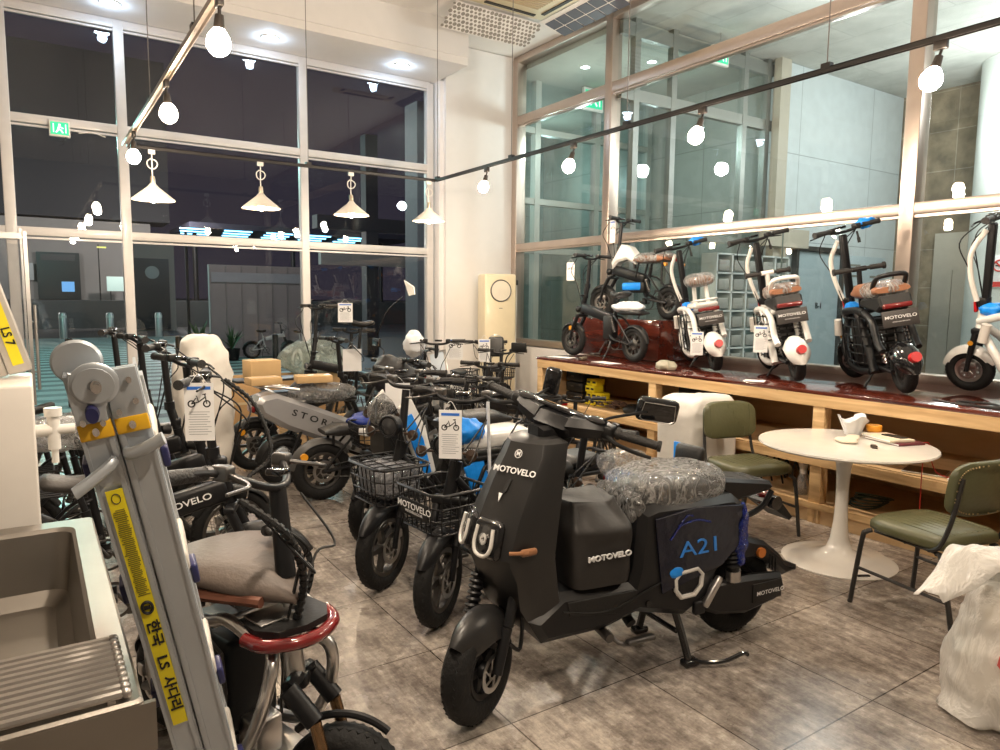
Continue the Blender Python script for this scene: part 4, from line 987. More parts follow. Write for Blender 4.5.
# second ladder end at the far left
l2 = empty('extension_ladder', (-.44, 3.2, 1.292), 0, 'cream ladder rail with a yellow sticker leaning at the left edge behind the cabinet', 'ladder')
a_ = Vector((.0, 0, 0)); 
def L2(x): return Vector((.46 - x * .19, 0, 0)) if False else None
tl = math.radians(-15); m_ = MB(); m_.T = tfm((.40, 0, 0), 0, tl); m_.box((0, 0, .72), (.075, .03, 1.4), b=.003); m_.box((-.055, .02, .72), (.03, .05, 1.4), b=.003); m_.build('rail', mat('ladder_cream', (.56, .52, .47), .45, .3), l2)
m_ = MB(); m_.T = tfm((.40, 0, 0), 0, tl); m_.box((.0, .14, .72), (.075, .03, 1.4), b=.003); m_.build('rail', mat('ladder_cream', (0, 0, 0)), l2)
for k in range(4): m_ = MB(); m_.T = tfm((.40, 0, 0), 0, tl); m_.box((0, .07, .15 + k * .33), (.05, .12, .03)); m_.build('rung', mat('ladder_cream', (0, 0, 0)), l2)
m_ = MB(); m_.T = tfm((.40, 0, 0), 0, tl); m_.box((.002, -.017, .48), (.036, .003, .86)); s2_ = m_.build('sticker', YEL, l2)
m_ = MB(); m_.T = tfm((.40, 0, 0), 0, tl)
vs, fs = text_geo('LS 7', .04, .02, 1, .02); m_.add([Vector((.002 + v.y, -.020 - v.z, .16 - v.x)) for v in vs], fs); m_.build('lettering', INKK, s2_)
# ================================================================ two wheelers: shared pieces
class Bike:
    def __init__(s, name, label, front, rear, wb, z=0.0, cat='electric bike', group=None, steer=0.0, xh=None, scale=None, lean=0.0, tall=False):
        f = Vector(front[:2]); r = Vector(rear[:2]); d = f - r
        s.wb = wb; s.sc = scale or d.length / wb; m = (f + r) / 2; s.rz = math.atan2(d.y, d.x)
        s.root = empty(name, (m.x, m.y, z), s.rz, label, cat, group); s.root.scale = (s.sc,) * 3; s.root.rotation_euler = (-lean, 0, s.rz)
        s.M = Matrix.Translation((m.x, m.y, z)) @ Matrix.Rotation(s.rz, 4, 'Z') @ Matrix.Rotation(-lean, 4, 'X') @ Matrix.Scale(s.sc, 4)
        s.xh = wb / 2 - .12 if xh is None else xh; s.steer = steer
        Q = Matrix.Translation((s.xh, 0, .6)) @ Matrix.Rotation(steer, 4, Vector((-.22, 0, .975))) @ Matrix.Translation((-s.xh, 0, -.6)) if tall else Matrix.Translation((s.xh, 0, 0)) @ Matrix.Rotation(steer, 4, 'Z') @ Matrix.Translation((-s.xh, 0, 0)); s.S = lambda p: Q @ p
    def mb(s, st=False):
        m = MB(); m.T = s.S if st else None; return m
    def P(s, name, mb, m, parent=None, ang=38): return mb.build(name, m, parent or s.root, ang)
    def world(s, p, st=False):
        p = Vector(p); p = s.S(p) if st else p; return s.M @ p
def wheel(B, name, x, R, tw, style='alloy', st=False, rimm=None, disc=1, fat=False, y=0.0, n=5):
    rimm = rimm or DALU; m = B.mb(st); c = (x, y, R)
    q = tw / 2
    m.torus(c, (0, 1, 0), R - q, q, n=44, m=12, sq=1.0)
    if fat:
        for k in range(44):
            a = 2 * PI * k / 44
            for s_ in (-1, 1):
                e = Vector((math.cos(a), 0, math.sin(a))); Rm = Matrix.Rotation(-a, 3, 'Y')
                m.box(Vector(c) + e * (R - q * .22) + Vector((0, s_ * q * .52, 0)), (q * .34, q * .55, R * .085), R=Rm @ Matrix.Rotation(s_ * .55, 3, 'X'))
    elif R > .14:
        for k in range(40):
            a = 2 * PI * (k + .5) / 40; e = Vector((math.cos(a), 0, math.sin(a))); Rm = Matrix.Rotation(-a, 3, 'Y')
            for s_ in (-1, 1): m.box(Vector(c) + e * (R - q * .165) + Vector((0, s_ * q * .34, 0)), (q * .16, q * .34, R * .07), R=Rm @ Matrix.Rotation(s_ * .7, 3, 'X'))
    w = B.P(name, m, RUB, ang=45)
    m = B.mb(st); r0 = R - tw * .98
    m.lathe([(r0 - .012, -q * .62), (r0 + .008, -q * .72), (r0 + .014, -q * .6), (r0 + .004, 0), (r0 + .014, q * .6), (r0 + .008, q * .72), (r0 - .012, q * .62), (r0 - .014, 0)], c=c, axis=(0, 1, 0), n=36, close=True)
    hr = {'alloy': .035, 'spoked': .03, 'motor': r0 * .48}[style]
    m.lathe([(0, -q * .7), (hr * .8, -q * .7), (hr, -q * .45), (hr, q * .45), (hr * .8, q * .7), (0, q * .7)], c=c, axis=(0, 1, 0), n=24)
    if style == 'spoked':
        for k in range(24):
            a = 2 * PI * k / 24; a2 = a + (.35 if k % 2 else -.35); s_ = 1 if k % 4 < 2 else -1
            m.cyl((x + math.cos(a) * hr, y + s_ * q * .5, R + math.sin(a) * hr), (x + math.cos(a2) * (r0 - .01), y, R + math.sin(a2) * (r0 - .01)), .0016, n=4)
    else:
        N_ = 2 * n if style == 'motor' else n
        for k in range(N_):
            a = 2 * PI * k / N_; e = Vector((math.cos(a), 0, math.sin(a))); t_ = Vector((-e.z, 0, e.x)); C_ = Vector(c)
            w0, w1 = (.012, .012) if style == 'motor' else (.018, .011)
            A = [C_ + e * hr * .8 + t_ * w0, C_ + e * hr * .8 - t_ * w0, C_ + e * (r0 - .006) - t_ * w1, C_ + e * (r0 - .006) + t_ * w1]
            yy = Vector((0, q * .35, 0)); m.rings([[p - yy for p in A], [p + yy for p in A]])
    B.P('rim', m, rimm, w)
    if disc:
        m = B.mb(st); yd = y + disc * (q + .012); ro = min(.085, r0 * .75)
        m.lathe([(ro * .72, -.0015), (ro, -.0015), (ro, .0015), (ro * .72, .0015)], c=(x, yd, R), axis=(0, 1, 0), n=32, close=True)
        m.lathe([(ro * .22, -.0012), (ro * .36, -.0012), (ro * .36, .0012), (ro * .22, .0012)], c=(x, yd, R), axis=(0, 1, 0), n=20, close=True)
        for k in range(6):
            a = 2 * PI * k / 6; m.cyl((x + math.cos(a) * ro * .3, yd, R + math.sin(a) * ro * .3), (x + math.cos(a + .5) * ro * .78, yd, R + math.sin(a + .5) * ro * .78), .004, n=5)
        m.box((x - ro * .75, yd, R + ro * .75), (.04, .03, .045), b=.006)
        B.P('brake_disc', m, DISC, w)
    return w
def fender(B, name, x, R, tw, a0, a1, m_, st=False, y=0.0, gap=.018, drop=.35, parent=None):
    m = B.mb(st); rs = []; N_ = 18; w = tw / 2 + .012
    for k in range(N_ + 1):
        a = math.radians(a0 + (a1 - a0) * k / N_); e = Vector((math.cos(a), 0, math.sin(a))); tp = 1 - .5 * abs(2 * k / N_ - 1) ** 3
        ring = []
        for q, s_ in ((0, 1), (.004, -1)):
            rng = range(7) if s_ > 0 else range(6, -1, -1)
            for j in rng:
                u = (j / 6 - .5) * 2; ring.append(Vector((x, y, R)) + e * (R + gap + q - abs(u) ** 2.5 * tw * drop) + Vector((0, u * w * tp, 0)))
        rs.append(ring)
    m.rings(rs); return B.P(name, m, m_, parent, ang=50)
def handlebar(B, x, z, w, rise=.03, back=.05, st=True, levers=True, gm=None, bell=False, mirrors=(), grip_ring=False, display=True):
    m = B.mb(st); h = w / 2
    m.tube([(x - back, -h, z + rise), (x - back * .6, -h * .6, z + rise), (x, -.07, z), (x, .07, z), (x - back * .6, h * .6, z + rise), (x - back, h, z + rise)], .0125, n=10, sm=4)
    hb = B.P('handlebar', m, BLK)
    for s_ in (-1, 1):
        m = B.mb(st); m.cyl((x - back * .75, s_ * (h - .13), z + rise), (x - back, s_ * h, z + rise), .019, .0205, n=14); m.cyl((x - back, s_ * h, z + rise), (x - back * 1.02, s_ * (h + .008), z + rise), .0225, n=14)
        B.P('grip', m, gm or GRIP, hb)
        if grip_ring: m = B.mb(st); m.cyl((x - back * .7, s_ * (h - .145), z + rise), (x - back * .74, s_ * (h - .128), z + rise), .021, n=14); B.P('grip_clamp', m, CHR, hb)
        if levers:
            m = B.mb(st); m.box((x - back * .6 + .01, s_ * (h - .17), z + rise), (.055, .05, .042), b=.009)
            m.tube([(x - back * .6 + .03, s_ * (h - .165), z + rise - .005), (x + .035, s_ * (h - .1), z + rise - .018), (x + .02, s_ * (h - .01), z + rise - .03)], (.008, .005), n=7)
            B.P('brake_lever', m, DALU if grip_ring else BLK2, hb)
    if display:
        m = B.mb(st); m.box((x - .01, .02, z + .035), (.05, .075, .02), b=.006); B.P('display', m, DIALG, hb)
    for s_ in mirrors:
        m = B.mb(st); m.tube([(x - .02, s_ * h * .55, z + rise), (x + .02, s_ * h * .7, z + .12), (x, s_ * h * .95, z + .17)], .006); mr = B.P('mirror_arm', m, BLK, hb)
        m = B.mb(st); m.box((x, s_ * h * 1.05, z + .20), (.022, .15, .085), b=.01); B.P('mirror', m, BLK2, hb)
        m = B.mb(st); m.box((x - .0125, s_ * h * 1.05, z + .20), (.003, .13, .068)); B.P('mirror_glass', m, MIRR, hb)
    return hb
def cables(B, x, z, w, x2, z2, n=3, m_=None, r=.0042, sp=False):
    for k in range(n):
        s_ = (-1, 1, -1, 1)[k]; m = MB()
        a = B.S(Vector((x, s_ * (w * .28), z))); b_ = B.S(Vector((x + .12 + .02 * k, s_ * (.09 + .02 * k), z - .10 - .03 * k))); c_ = B.S(Vector((x + .10, s_ * .06, (z + z2) / 2)))
        m.tube([a, b_, c_, Vector((x2, s_ * .02, z2))], r, n=6, sm=6); B.P('brake_cable', m, m_ or BLK2)
def saddle(B, x, z, L=.27, W=.19, m_=None, parent=None, th=.07, pitch=0.0, name='saddle'):
    rs = []; N_ = 14
    for i in range(N_ + 1):
        t_ = i / N_; xx = x + L / 2 - L * t_; hw = W / 2 * (.20 + .80 * (1 / (1 + math.exp(-(t_ - .45) * 9)))) * (1 - max(0, t_ - .9) * 3.5) * (min(1, .45 + t_ * 6)); zz = z + .018 * math.cos(t_ * PI * 2) * .6 + pitch * (t_ - .5) * L
        ring = []
        for k in range(16):
            a = 2 * PI * k / 16; ring.append(Vector((xx, hw * math.cos(a), zz + (th * .45 * math.sin(a) if math.sin(a) > 0 else th * .55 * math.sin(a)) * (1 if 0 < i < N_ else .6))))
        rs.append(ring)
    m = MB(); m.rings(rs); return B.P(name, m, m_ or BKLEA, parent, ang=60)
def cushion(B, name, x0, x1, w, z0, z1, m_, parent=None, r=.03, w1=None, slope=0.0):
    """long seat, x0 front, x1 rear"""
    rs = []; N_ = 14; w1 = w1 or w
    for i in range(N_ + 1):
        t_ = i / N_; xx = x0 + (x1 - x0) * t_; e = min(1, math.sin(min(t_, 1 - t_) * PI * 1.0 / .36 / 2) if min(t_, 1 - t_) < .18 * 2 * .5 else 1); e = .35 + .65 * e
        hw = (w + (w1 - w) * t_) / 2 * (.8 + .2 * e); hz = (z1 - z0) / 2; zc = (z0 + z1) / 2 + slope * t_
        ring = []
        for k in range(20):
            a = 2 * PI * k / 20; ca, sa = math.cos(a), math.sin(a); ring.append(Vector((xx, hw * math.copysign(abs(ca) ** .5, ca), zc - hz * (1 - e) * .3 + hz * e * math.copysign(abs(sa) ** .6, sa))))
        rs.append(ring)
    m = MB(); m.rings(rs); return B.P(name, m, m_, parent, ang=60)
def basket(B, x, z, L, Wd, Hh, st=False, m_=None, nx=5, ny=6, plate=None, taper=.85, y0=0):
    """wire basket, x,z = centre bottom"""
    m = B.mb(st); m_ = m_ or BLK
    def rr(s_, zz): return [Vector((x + a * L / 2 * s_, y0 + b_ * Wd / 2 * s_, zz)) for a, b_ in ((1, .72), (.8, 1), (-.8, 1), (-1, .72), (-1, -.72), (-.8, -1), (.8, -1), (1, -.72))]
    for f_, r_ in ((0, .005), (.33, .0042), (.66, .0042), (1, .0075)):
        s_ = taper + (1 - taper) * f_; q = rr(s_, z + Hh * f_); q.append(q[0]); m.tube(q, r_, n=6, sm=0)
    for k in range(nx + 1):
        xx = -.8 + 1.6 * k / nx
        for yy in (-1, 1): m.cyl((x + xx * L / 2 * taper, y0 + yy * Wd / 2 * taper, z), (x + xx * L / 2, y0 + yy * Wd / 2, z + Hh), .0038, n=5)
        m.cyl((x + xx * L / 2 * taper, y0 - Wd / 2 * taper, z), (x + xx * L / 2 * taper, y0 + Wd / 2 * taper, z), .0038, n=5)
    for k in range(ny + 1):
        yy = -.72 + 1.44 * k / ny
        for xx in (-1, 1): m.cyl((x + xx * L / 2 * taper, y0 + yy * Wd / 2 * taper, z), (x + xx * L / 2, y0 + yy * Wd / 2, z + Hh), .0038, n=5)
        m.cyl((x - L / 2 * taper, y0 + yy * Wd / 2 * taper, z), (x + L / 2 * taper, y0 + yy * Wd / 2 * taper, z), .0038, n=5)
    b_ = B.P('basket', m, m_)
    if plate:
        m = B.mb(st); m.box((x + L / 2 * .96, y0, z + Hh * .5), (.008, Wd * .62, Hh * .42), b=.003); p = B.P('name_plate', m, BLK2, b_)
        m = B.mb(st); text_on(m, plate, (x + L / 2 * .96 + .0045, y0, z + Hh * .54), (0, 1, 0), (0, 0, 1), .045, sx=1.25, off=.01); text_on(m, 'MOTOVELO.CO.KR', (x + L / 2 * .96 + .0045, y0, z + Hh * .40), (0, 1, 0), (0, 0, 1), .018)
        B.P('lettering', m, PAPER, b_)
    return b_
def price_tag(p, yaw, label, w=.13, h=.24, tilt=0.0, plain=False):
    t = empty('price_tag', (p[0], p[1], p[2]), yaw, label, 'price tag', 'hanging price tags'); t.rotation_euler[1] = tilt
    MB().box((0, 0, -h / 2), (.0016, w, h)).build('card', PAPER, t)
    if not plain:
        for sd in (1,):
            MB().box((.0012, 0, -h * .09), (.001, w * .8, h * .055)).build('header_band', INKB, t)
            m = MB(); rnd = random.Random(int(p[0] * 100))
            m.torus((.0012, -w * .26, -h * .36), (1, 0, 0), w * .11, w * .025, n=16, m=4, sq=.2); m.torus((.0012, w * .26, -h * .36), (1, 0, 0), w * .11, w * .025, n=16, m=4, sq=.2)
            for a, b_, c_, d_ in ((-.26, -.36, -.02, -.33), (-.02, -.33, .2, -.25), (.26, -.36, .2, -.2), (-.26, -.36, -.1, -.26), (-.02, -.33, -.08, -.22), (.12, -.2, .24, -.19)):
                m.cyl((.0012, a * w, b_ * h), (.0012, c_ * w, d_ * h), w * .02, n=4)
            m.build('bike_picture', INKK, t)
            m = MB()
            for k in range(10): m.box((.0011, -w * .05 * (k % 2), -h * (.50 + .043 * k)), (.0008, w * (.68 if k % 2 else .8) * rnd.uniform(.8, 1), h * .008))
            m.build('print_lines', INK, t)
    m = MB(); m.tube([(0, -w * .3, -.005), (0, 0, .04), (0, w * .3, -.005)], .0015, n=5); m.build('string', PAPER, t)
    return t

def folding_bike(label, front, rear, steer=0.0, R=.25, tw=.07, bar_z=1.12, bar_w=.58, z=0.0, beam_text=None, seat='saddle', seat_z=.80, rack=True, rear_basket=False, front_basket=False, style='spoked', fat=False, frame=None, mirrors=(), wrap=False, fend=None, grip_ring=False, seatm=None, name='folding_electric_bike', scale=None, corr=False, lamp=True, group='folding electric bikes', double=False, ind=False):
    wb = 1.05; frame = frame or BLK; B = Bike(name, label, front, rear, wb, z, 'electric bike', group, steer, xh=wb / 2 - .16, scale=scale)
    xf, xr, xh = wb / 2, -wb / 2, B.xh; hz = R * 2 + .12
    wf = wheel(B, 'front_wheel', xf, R, tw, style, True, fat=fat); wr_ = wheel(B, 'rear_wheel', xr, R, tw, 'motor' if style != 'spoked' else 'spoked', fat=fat, disc=-1)
    # fork
    m = B.mb(True)
    for s_ in (-1, 1):
        y = s_ * (tw / 2 + .028); m.cyl((xf, y, R), (xf - .05, y, R + .16), .013, .016); m.cyl((xf - .05, y, R + .16), (xh + .03, y, hz - .02), .022, .024)
    m.box((xh + .03, 0, hz - .02), (.05, tw + .10, .035), b=.01)
    B.P('fork', m, BLK)
    m = B.mb(); m.cyl((xh + .028, 0, hz), (xh - .012, 0, hz + .16), .028); B.P('head_tube', m, frame)
    m = B.mb(True); m.cyl((xh - .012, 0, hz + .16), (xh - .05, 0, bar_z * .72), .027); m.cyl((xh - .05, 0, bar_z * .72), (xh - .075, 0, bar_z - .01), .021); m.box((xh - .018, 0, hz + .20), (.06, .05, .05), b=.01); m.cyl((xh - .05, 0, bar_z * .72 - .02), (xh - .052, 0, bar_z * .72 + .03), .032)
    m.box((xh - .02, .045, hz + .21), (.02, .06, .015), b=.004)
    B.P('stem', m, BLK)
    handlebar(B, xh - .075, bar_z, bar_w, levers=True, mirrors=mirrors, grip_ring=grip_ring)
    cables(B, xh - .03, bar_z, bar_w, xh, hz + .08, 3)
    if corr:
        m = MB(); pts = smooth_path([B.S(Vector((xh - .02, .2, bar_z))), B.S(Vector((xh + .12, .22, bar_z - .14))), B.S(Vector((xh + .20, .16, bar_z - .38))), Vector((xh + .12, .06, hz + .1)), Vector((xh, .04, hz))], 14)
        for i in range(0, len(pts) - 1): m.cyl(pts[i], pts[i + 1], .013 if i % 2 else .009, n=8)
        B.P('conduit', m, BLK2)
    # frame beam
    bz0 = hz + .07; bz1 = hz - .05
    m = B.mb(); d = Vector((xh + .01, 0, bz0)); e = Vector((-.14, 0, bz1)); ln = (e - d).length; a = math.atan2(-(e.z - d.z), e.x - d.x)
    m.box((d + e) / 2, (ln, .075 if not double else .05, .11), R=Matrix.Rotation(a, 3, 'Y'), b=.02); bm_ = B.P('frame_beam', m, frame)
    if beam_text:
        for s_ in (1, -1):
            m = B.mb(); r_ = (d - e).normalized() if s_ < 0 else (e - d).normalized(); up_ = Vector((0, -s_, 0)).cross(r_) * -1
            up_ = Vector((-r_.z, 0, r_.x)); up_ = up_ if up_.z > 0 else -up_
            text_on(m, beam_text, d * .58 + e * .42 + Vector((0, s_ * .0385, 0)), r_, up_, .043, sx=1.25, off=.012); B.P('lettering', m, PAPER, bm_)
    m = B.mb(); m.cyl((-.15, 0, R + .05), (-.22, 0, seat_z - .14), .02); m.cyl((-.22, 0, seat_z - .14), (-.25, 0, seat_z - .03), .014); m.cyl((-.14, 0, R + .05), (-.14, 0, R - .02), .03)
    for s_ in (-1, 1):
        y = s_ * (tw / 2 + .025); m.tube([(-.15, s_ * .03, R + .1), (-.25, y, R + .04), (xr, y, R)], .014, sm=3); m.tube([(-.19, s_ * .02, R + .30), (-.3, y, R + .25), (xr, y, R)], .010, sm=3)
    B.P('rear_frame', m, frame)
    m = B.mb(); m.cyl((-.13, -.07, R - .0), (-.13, .07, R), .02); m.lathe([(.075, -.003), (.088, -.003), (.088, .003), (.075, .003)], c=(-.13, -.06, R), axis=(0, 1, 0), n=24, close=True); m.cyl((-.13, .08, R), (-.04, .09, R - .13), .009); m.cyl((-.13, -.08, R), (-.22, -.09, R + .13), .009); m.box((-.04, .14, R - .13), (.07, .09, .022), b=.005); m.box((-.22, -.14, R + .13), (.07, .09, .022), b=.005)
    m.tube([(-.13, -.06, R + .085), (xr, -.06, R + .035)], .004, sm=0); m.tube([(-.13, -.06, R - .085), (xr, -.06, R - .035)], .004, sm=0); B.P('crank_set', m, DALU)
    m = B.mb(); m.tube([(-.2, .06, R + .02), (-.22, .12, .1), (-.20, .16, .01)], .008); B.P('kickstand', m, BLK)
    m = B.mb(); m.cyl((-.26, .055, R + .12), (-.20, .055, R + .26), .016)
    for k in range(7): m.torus((-.255 + .008 * k, .055, R + .135 + .018 * k), (.4, 0, 1), .019, .004, n=12, m=5)
    B.P('shock', m, DALU)
    fm = fend or BLK2
    fender(B, 'front_fender', xf, R, tw, 25, 150, fm, True); fender(B, 'rear_fender', xr, R, tw, 30, 175, fm)
    if lamp:
        m = B.mb(True); m.lathe([(0, -.03), (.03, -.025), (.04, .02), (.036, .03), (0, .03)], c=(xh + .07, 0, hz + .05), axis=(1, 0, 0), n=20); hl = B.P('headlight', m, BLK2)
        m = B.mb(True); m.lathe([(0, .031), (.033, .031), (.03, .034), (0, .036)], c=(xh + .07, 0, hz + .05), axis=(1, 0, 0), n=20); B.P('lens', m, CHR, hl)
    sm_ = seatm or BKLEA
    if seat == 'saddle': s0 = saddle(B, -.25, seat_z, m_=sm_)
    else:
        s0 = cushion(B, 'seat', -.02, -.52, .2, seat_z - .09, seat_z, sm_, w1=.24)
        m = B.mb(); m.bars([((-.05, .07, R + .28), (-.1, .07, seat_z - .08)), ((-.45, .07, R + .2), (-.45, .07, seat_z - .08)), ((-.05, -.07, R + .28), (-.1, -.07, seat_z - .08)), ((-.45, -.07, R + .2), (-.45, -.07, seat_z - .08))], .011); B.P('seat_support', m, frame)
        if seat == 'back':
            m = B.mb(); m.box((-.55, 0, seat_z + .20), (.06, .2, .26), R=Matrix.Rotation(-.25, 3, 'Y'), b=.028); bk = B.P('backrest', m, sm_)
            m = B.mb(); m.tube([(-.48, .06, seat_z - .06), (-.56, .07, seat_z + .05), (-.60, .07, seat_z + .16)], .01); m.tube([(-.48, -.06, seat_z - .06), (-.56, -.07, seat_z + .05), (-.60, -.07, seat_z + .16)], .01); B.P('back_bracket', m, BLK, bk)
            m = B.mb(); m.tube([(-.583, -.098, seat_z + .09), (-.60, -.104, seat_z + .2), (-.625, -.06, seat_z + .33), (-.625, .06, seat_z + .33), (-.60, .104, seat_z + .2), (-.583, .098, seat_z + .09)], .006); B.P('piping', m, ALU, bk)
    if rack:
        rz_ = 2 * R + .10; m = B.mb()
        for y in (-.07, -.025, .025, .07): m.cyl((-.30, y, rz_), (-.72, y, rz_), .006, n=6)
        for x in (-.32, -.45, -.58, -.71): m.cyl((x, -.07, rz_), (x, .07, rz_), .006, n=6)
        for s_ in (-1, 1): m.cyl((xr, s_ * .055, R), (-.62, s_ * .07, rz_), .006, n=6); m.cyl((xr, s_ * .055, R), (-.42, s_ * .07, rz_), .006, n=6)
        B.P('rear_rack', m, BLK); m = B.mb(); m.box((-.725, 0, rz_ - .02), (.02, .10, .035), b=.006); B.P('tail_light', m, REDL)
        if rear_basket: basket(B, -.52, rz_ + .01, .34, .26, .2)
    if front_basket:
        basket(B, xf + .02, hz + .12, .24, .32, .2, plate='MOTOVELO'); m = B.mb(); m.box((xh + .06, 0, hz + .1), (.12, .06, .03), b=.008); B.P('basket_bracket', m, BLK)
    if wrap:
        o = blob((0, 0, 0), (.2, .13, .085), .018, 11, wrap, 40, 24, p=2.6); o.build('seat_film', CLEAR if wrap != 3 else FROSTW, s0).location = (-.25, 0, seat_z)
    if ind:
        m = B.mb(); m.cyl((xf * .98, .0, R + .14), (xf * .98, tw / 2 + .05, R + .14), .024, n=16); B.P('side_reflector', m, AMB)
    return B

def mini_scooter(label, front, rear, z, white=True, kind='A', steer=0.0, blue=True, plate=True, scale=None, lean=.17):
    """small seated scooter shown on the bench"""
    wb = .95; B = Bike('mini_scooter', label, front, rear, wb, z, 'electric scooter', 'mini scooters on the bench', steer, xh=wb / 2 - .10, scale=scale, lean=lean, tall=True)
    F = WHT if white else BLK; R = .155; tw = .08; xf, xr, xh = wb / 2, -wb / 2, B.xh
    wheel(B, 'front_wheel', xf, R, tw, 'motor', True, rimm=ALU if white and kind == 'D' else DALU); wheel(B, 'rear_wheel', xr, R, tw, 'motor', disc=-1)
    m = B.mb(True)
    for s_ in (-1, 1): m.cyl((xf, s_ * .065, R), (xf - .03, s_ * .065, R + .13), .014, .018); m.cyl((xf - .03, s_ * .065, R + .13), (xh + .03, s_ * .065, .45), .021)
    m.box((xh + .03, 0, .44), (.06, .17, .04), b=.01); B.P('fork', m, BLK)
    fender(B, 'front_fender', xf, R, tw, 10, 165, F if kind != 'C' else GLOSS, True, drop=.6)
    m = B.mb(); m.cyl((xh + .035, 0, .42), (xh, 0, .60), .032); B.P('head_tube', m, F)
    bz = 1.17; m = B.mb(True); m.box((xh - .03, 0, .87), (.045, .055, .56), R=Matrix.Rotation(-.1, 3, 'Y'), b=.012); m.cyl((xh - .005, 0, .60), (xh - .01, 0, .66), .03); m.box((xh + .01, .0, .63), (.06, .07, .06), b=.01); B.P('stem', m, BLK)
    hb = handlebar(B, xh - .06, bz, .56, rise=.02, back=.06)
    cables(B, xh - .04, bz, .5, xh, .5, 3)
    if white or kind == 'C':
        m = MB(); m.tube([B.S(Vector((xh - .03, .03, bz - .06))), B.S(Vector((xh + .05, .06, bz - .2))), B.S(Vector((xh + .06, .05, .8))), Vector((xh + .03, .04, .64))], .017, n=8); B.P('cable_sleeve', m, WPL)
    m = B.mb(True); m.box((xh + .05, 0, .60), (.02, .06, .08), b=.01); B.P('head_badge', m, REDL)
    if blue:
        bl_ = blob((0, 0, 0), (.035, .06, .035), .016, 18, 5, 30, 18).build('blue_film', BLUEP, hb); bl_.location = B.S(Vector((xh - .08, -.20, bz + .03)))
        bl_ = blob((0, 0, 0), (.06, .05, .04), .016, 15, 8, 30, 18).build('blue_film', BLUEP, B.root); bl_.location = (xh - .04, 0, .575)
    m = B.mb(True); m.cyl((xh - .07, -.12, bz - .02), (xh - .075, -.12, bz - .08), .008); m.cyl((xh - .075, -.12, bz - .07), (xh - .075, -.12, bz - .11), .012); B.P('key_fob', m, BLK2)
    # main frame loops
    m = B.mb(); r_ = .027
    for s_ in (-1, 1):
        y = s_ * .115
        m.tube([(xh + .02, s_ * .03, .50), (.18, y, .56), (-.02, y, .575), (-.20, y, .56)], r_, n=10)
        m.tube([(xh + .02, s_ * .03, .47), (.26, y, .30), (.18, y, .17), (.0, y, .13), (-.22, y, .14)], r_, n=10)
        m.tube([(-.08, y, .57), (-.18, y, .40), (-.25, y, .20), (-.28, y, .14)], r_ * 1.1, n=10)
        m.tube([(-.20, y, .56), (-.33, y, .50), (-.40, y * 1.05, .36), (xr + .02, y, .30)], r_ * .9, n=10)
    m.tube([(.18, .085, .17), (.18, -.085, .17)], .014, sm=0); m.tube([(-.22, .085, .14), (-.22, -.085, .14)], .014, sm=0); B.P('frame', m, F)
    m = B.mb()
    for s_ in (-1, 1): m.cyl((-.24, s_ * .075, .17), (xr, s_ * .07, R), .015); m.cyl((xr + .03, s_ * .082, R + .04), (-.34, s_ * .09, .46), .008)
    B.P('swing_arm', m, BLK)
    for s_ in (-1, 1):
        m = B.mb(); c0 = Vector((xr + .04, s_ * .088, R + .06)); c1 = Vector((-.35, s_ * .092, .44))
        for k in range(9): m.torus(c0 + (c1 - c0) * (k + .5) / 9, c1 - c0, .019, .0045, n=14, m=5)
        m.cyl(c0, c0 + (c1 - c0) * .3, .012); B.P('shock_spring', m, CHR if kind == 'C' else DALU)
    # battery with cargo cage
    m = B.mb(); m.box((.0, 0, .33), (.34, .19, .34), b=.03); bt = B.P('battery_box', m, BLK2)
    m = B.mb()
    for k in range(6):
        for j in range(3): m.box((-.173, -.06 + j * .06, .20 + k * .05), (.004, .045, .02))
    B.P('vent_slots', m, DALU, bt)
    m = B.mb()
    for k in range(6):
        zz = .20 + .065 * k
        for s_ in (-1, 1): m.tube([(.2, s_ * .12, zz), (.0, s_ * .15, zz), (-.24, s_ * .135, zz)], .005, n=5, sm=3)
        m.tube([(-.24, -.135, zz), (-.26, 0, zz), (-.24, .135, zz)], .005, n=5, sm=3)
    for x in (-.18, -.06, .06, .18):
        for s_ in (-1, 1): m.cyl((x, s_ * .143, .18), (x, s_ * .143, .54), .005, n=5)
    B.P('cargo_cage', m, BLK if kind != 'D' else BLK)
    # seat group
    if kind == 'A':
        st_ = cushion(B, 'seat', -.16, -.40, .19, .78, .865, BRLEA, w1=.21)
        m = B.mb(); m.cyl((-.22, .05, .57), (-.25, .05, .79), .02); m.cyl((-.34, -.04, .57), (-.31, -.04, .79), .02); B.P('seat_post', m, F)
        m = B.mb(); m.box((-.27, 0, .60), (.30, .22, .045), b=.02); m.tube([(-.3, -.1, .64), (-.45, -.09, .65), (-.47, 0, .65), (-.45, .09, .65), (-.3, .1, .64)], .009); B.P('seat_deck', m, F)
    else:
        st_ = cushion(B, 'seat', .14 if kind == 'C' else .06, -.44, .17, .645, .755, BRLEA, w1=.26, slope=.02)
        m = B.mb(); m.tube([(-.34, -.10, .70), (-.41, -.10, .77), (-.45, -.07, .805), (-.45, .07, .805), (-.41, .10, .77), (-.34, .10, .70)], .017, n=10); B.P('grab_rail', m, F)
        m = B.mb(); m.prism([(-.10, .60), (-.12, .655), (-.46, .675), (-.48, .60), (-.40, .56)], -.105, .105, .015); B.P('seat_box', m, BLK2)
        m = B.mb(); m.tube([(.16, 0, .56), (.14, 0, .72), (.12, 0, .86)], .019); m.cyl((.12, -.05, .87), (.12, .05, .87), .02); B.P('child_bar_post', m, F)
        m = B.mb(); m.cyl((.12, -.17, .87), (.12, .17, .87), .014)
        for s_ in (-1, 1): m.cyl((.12, s_ * .08, .87), (.12, s_ * .17, .87), .02); m.cyl((.12, s_ * .17, .87), (.12, s_ * .185, .87), .027)
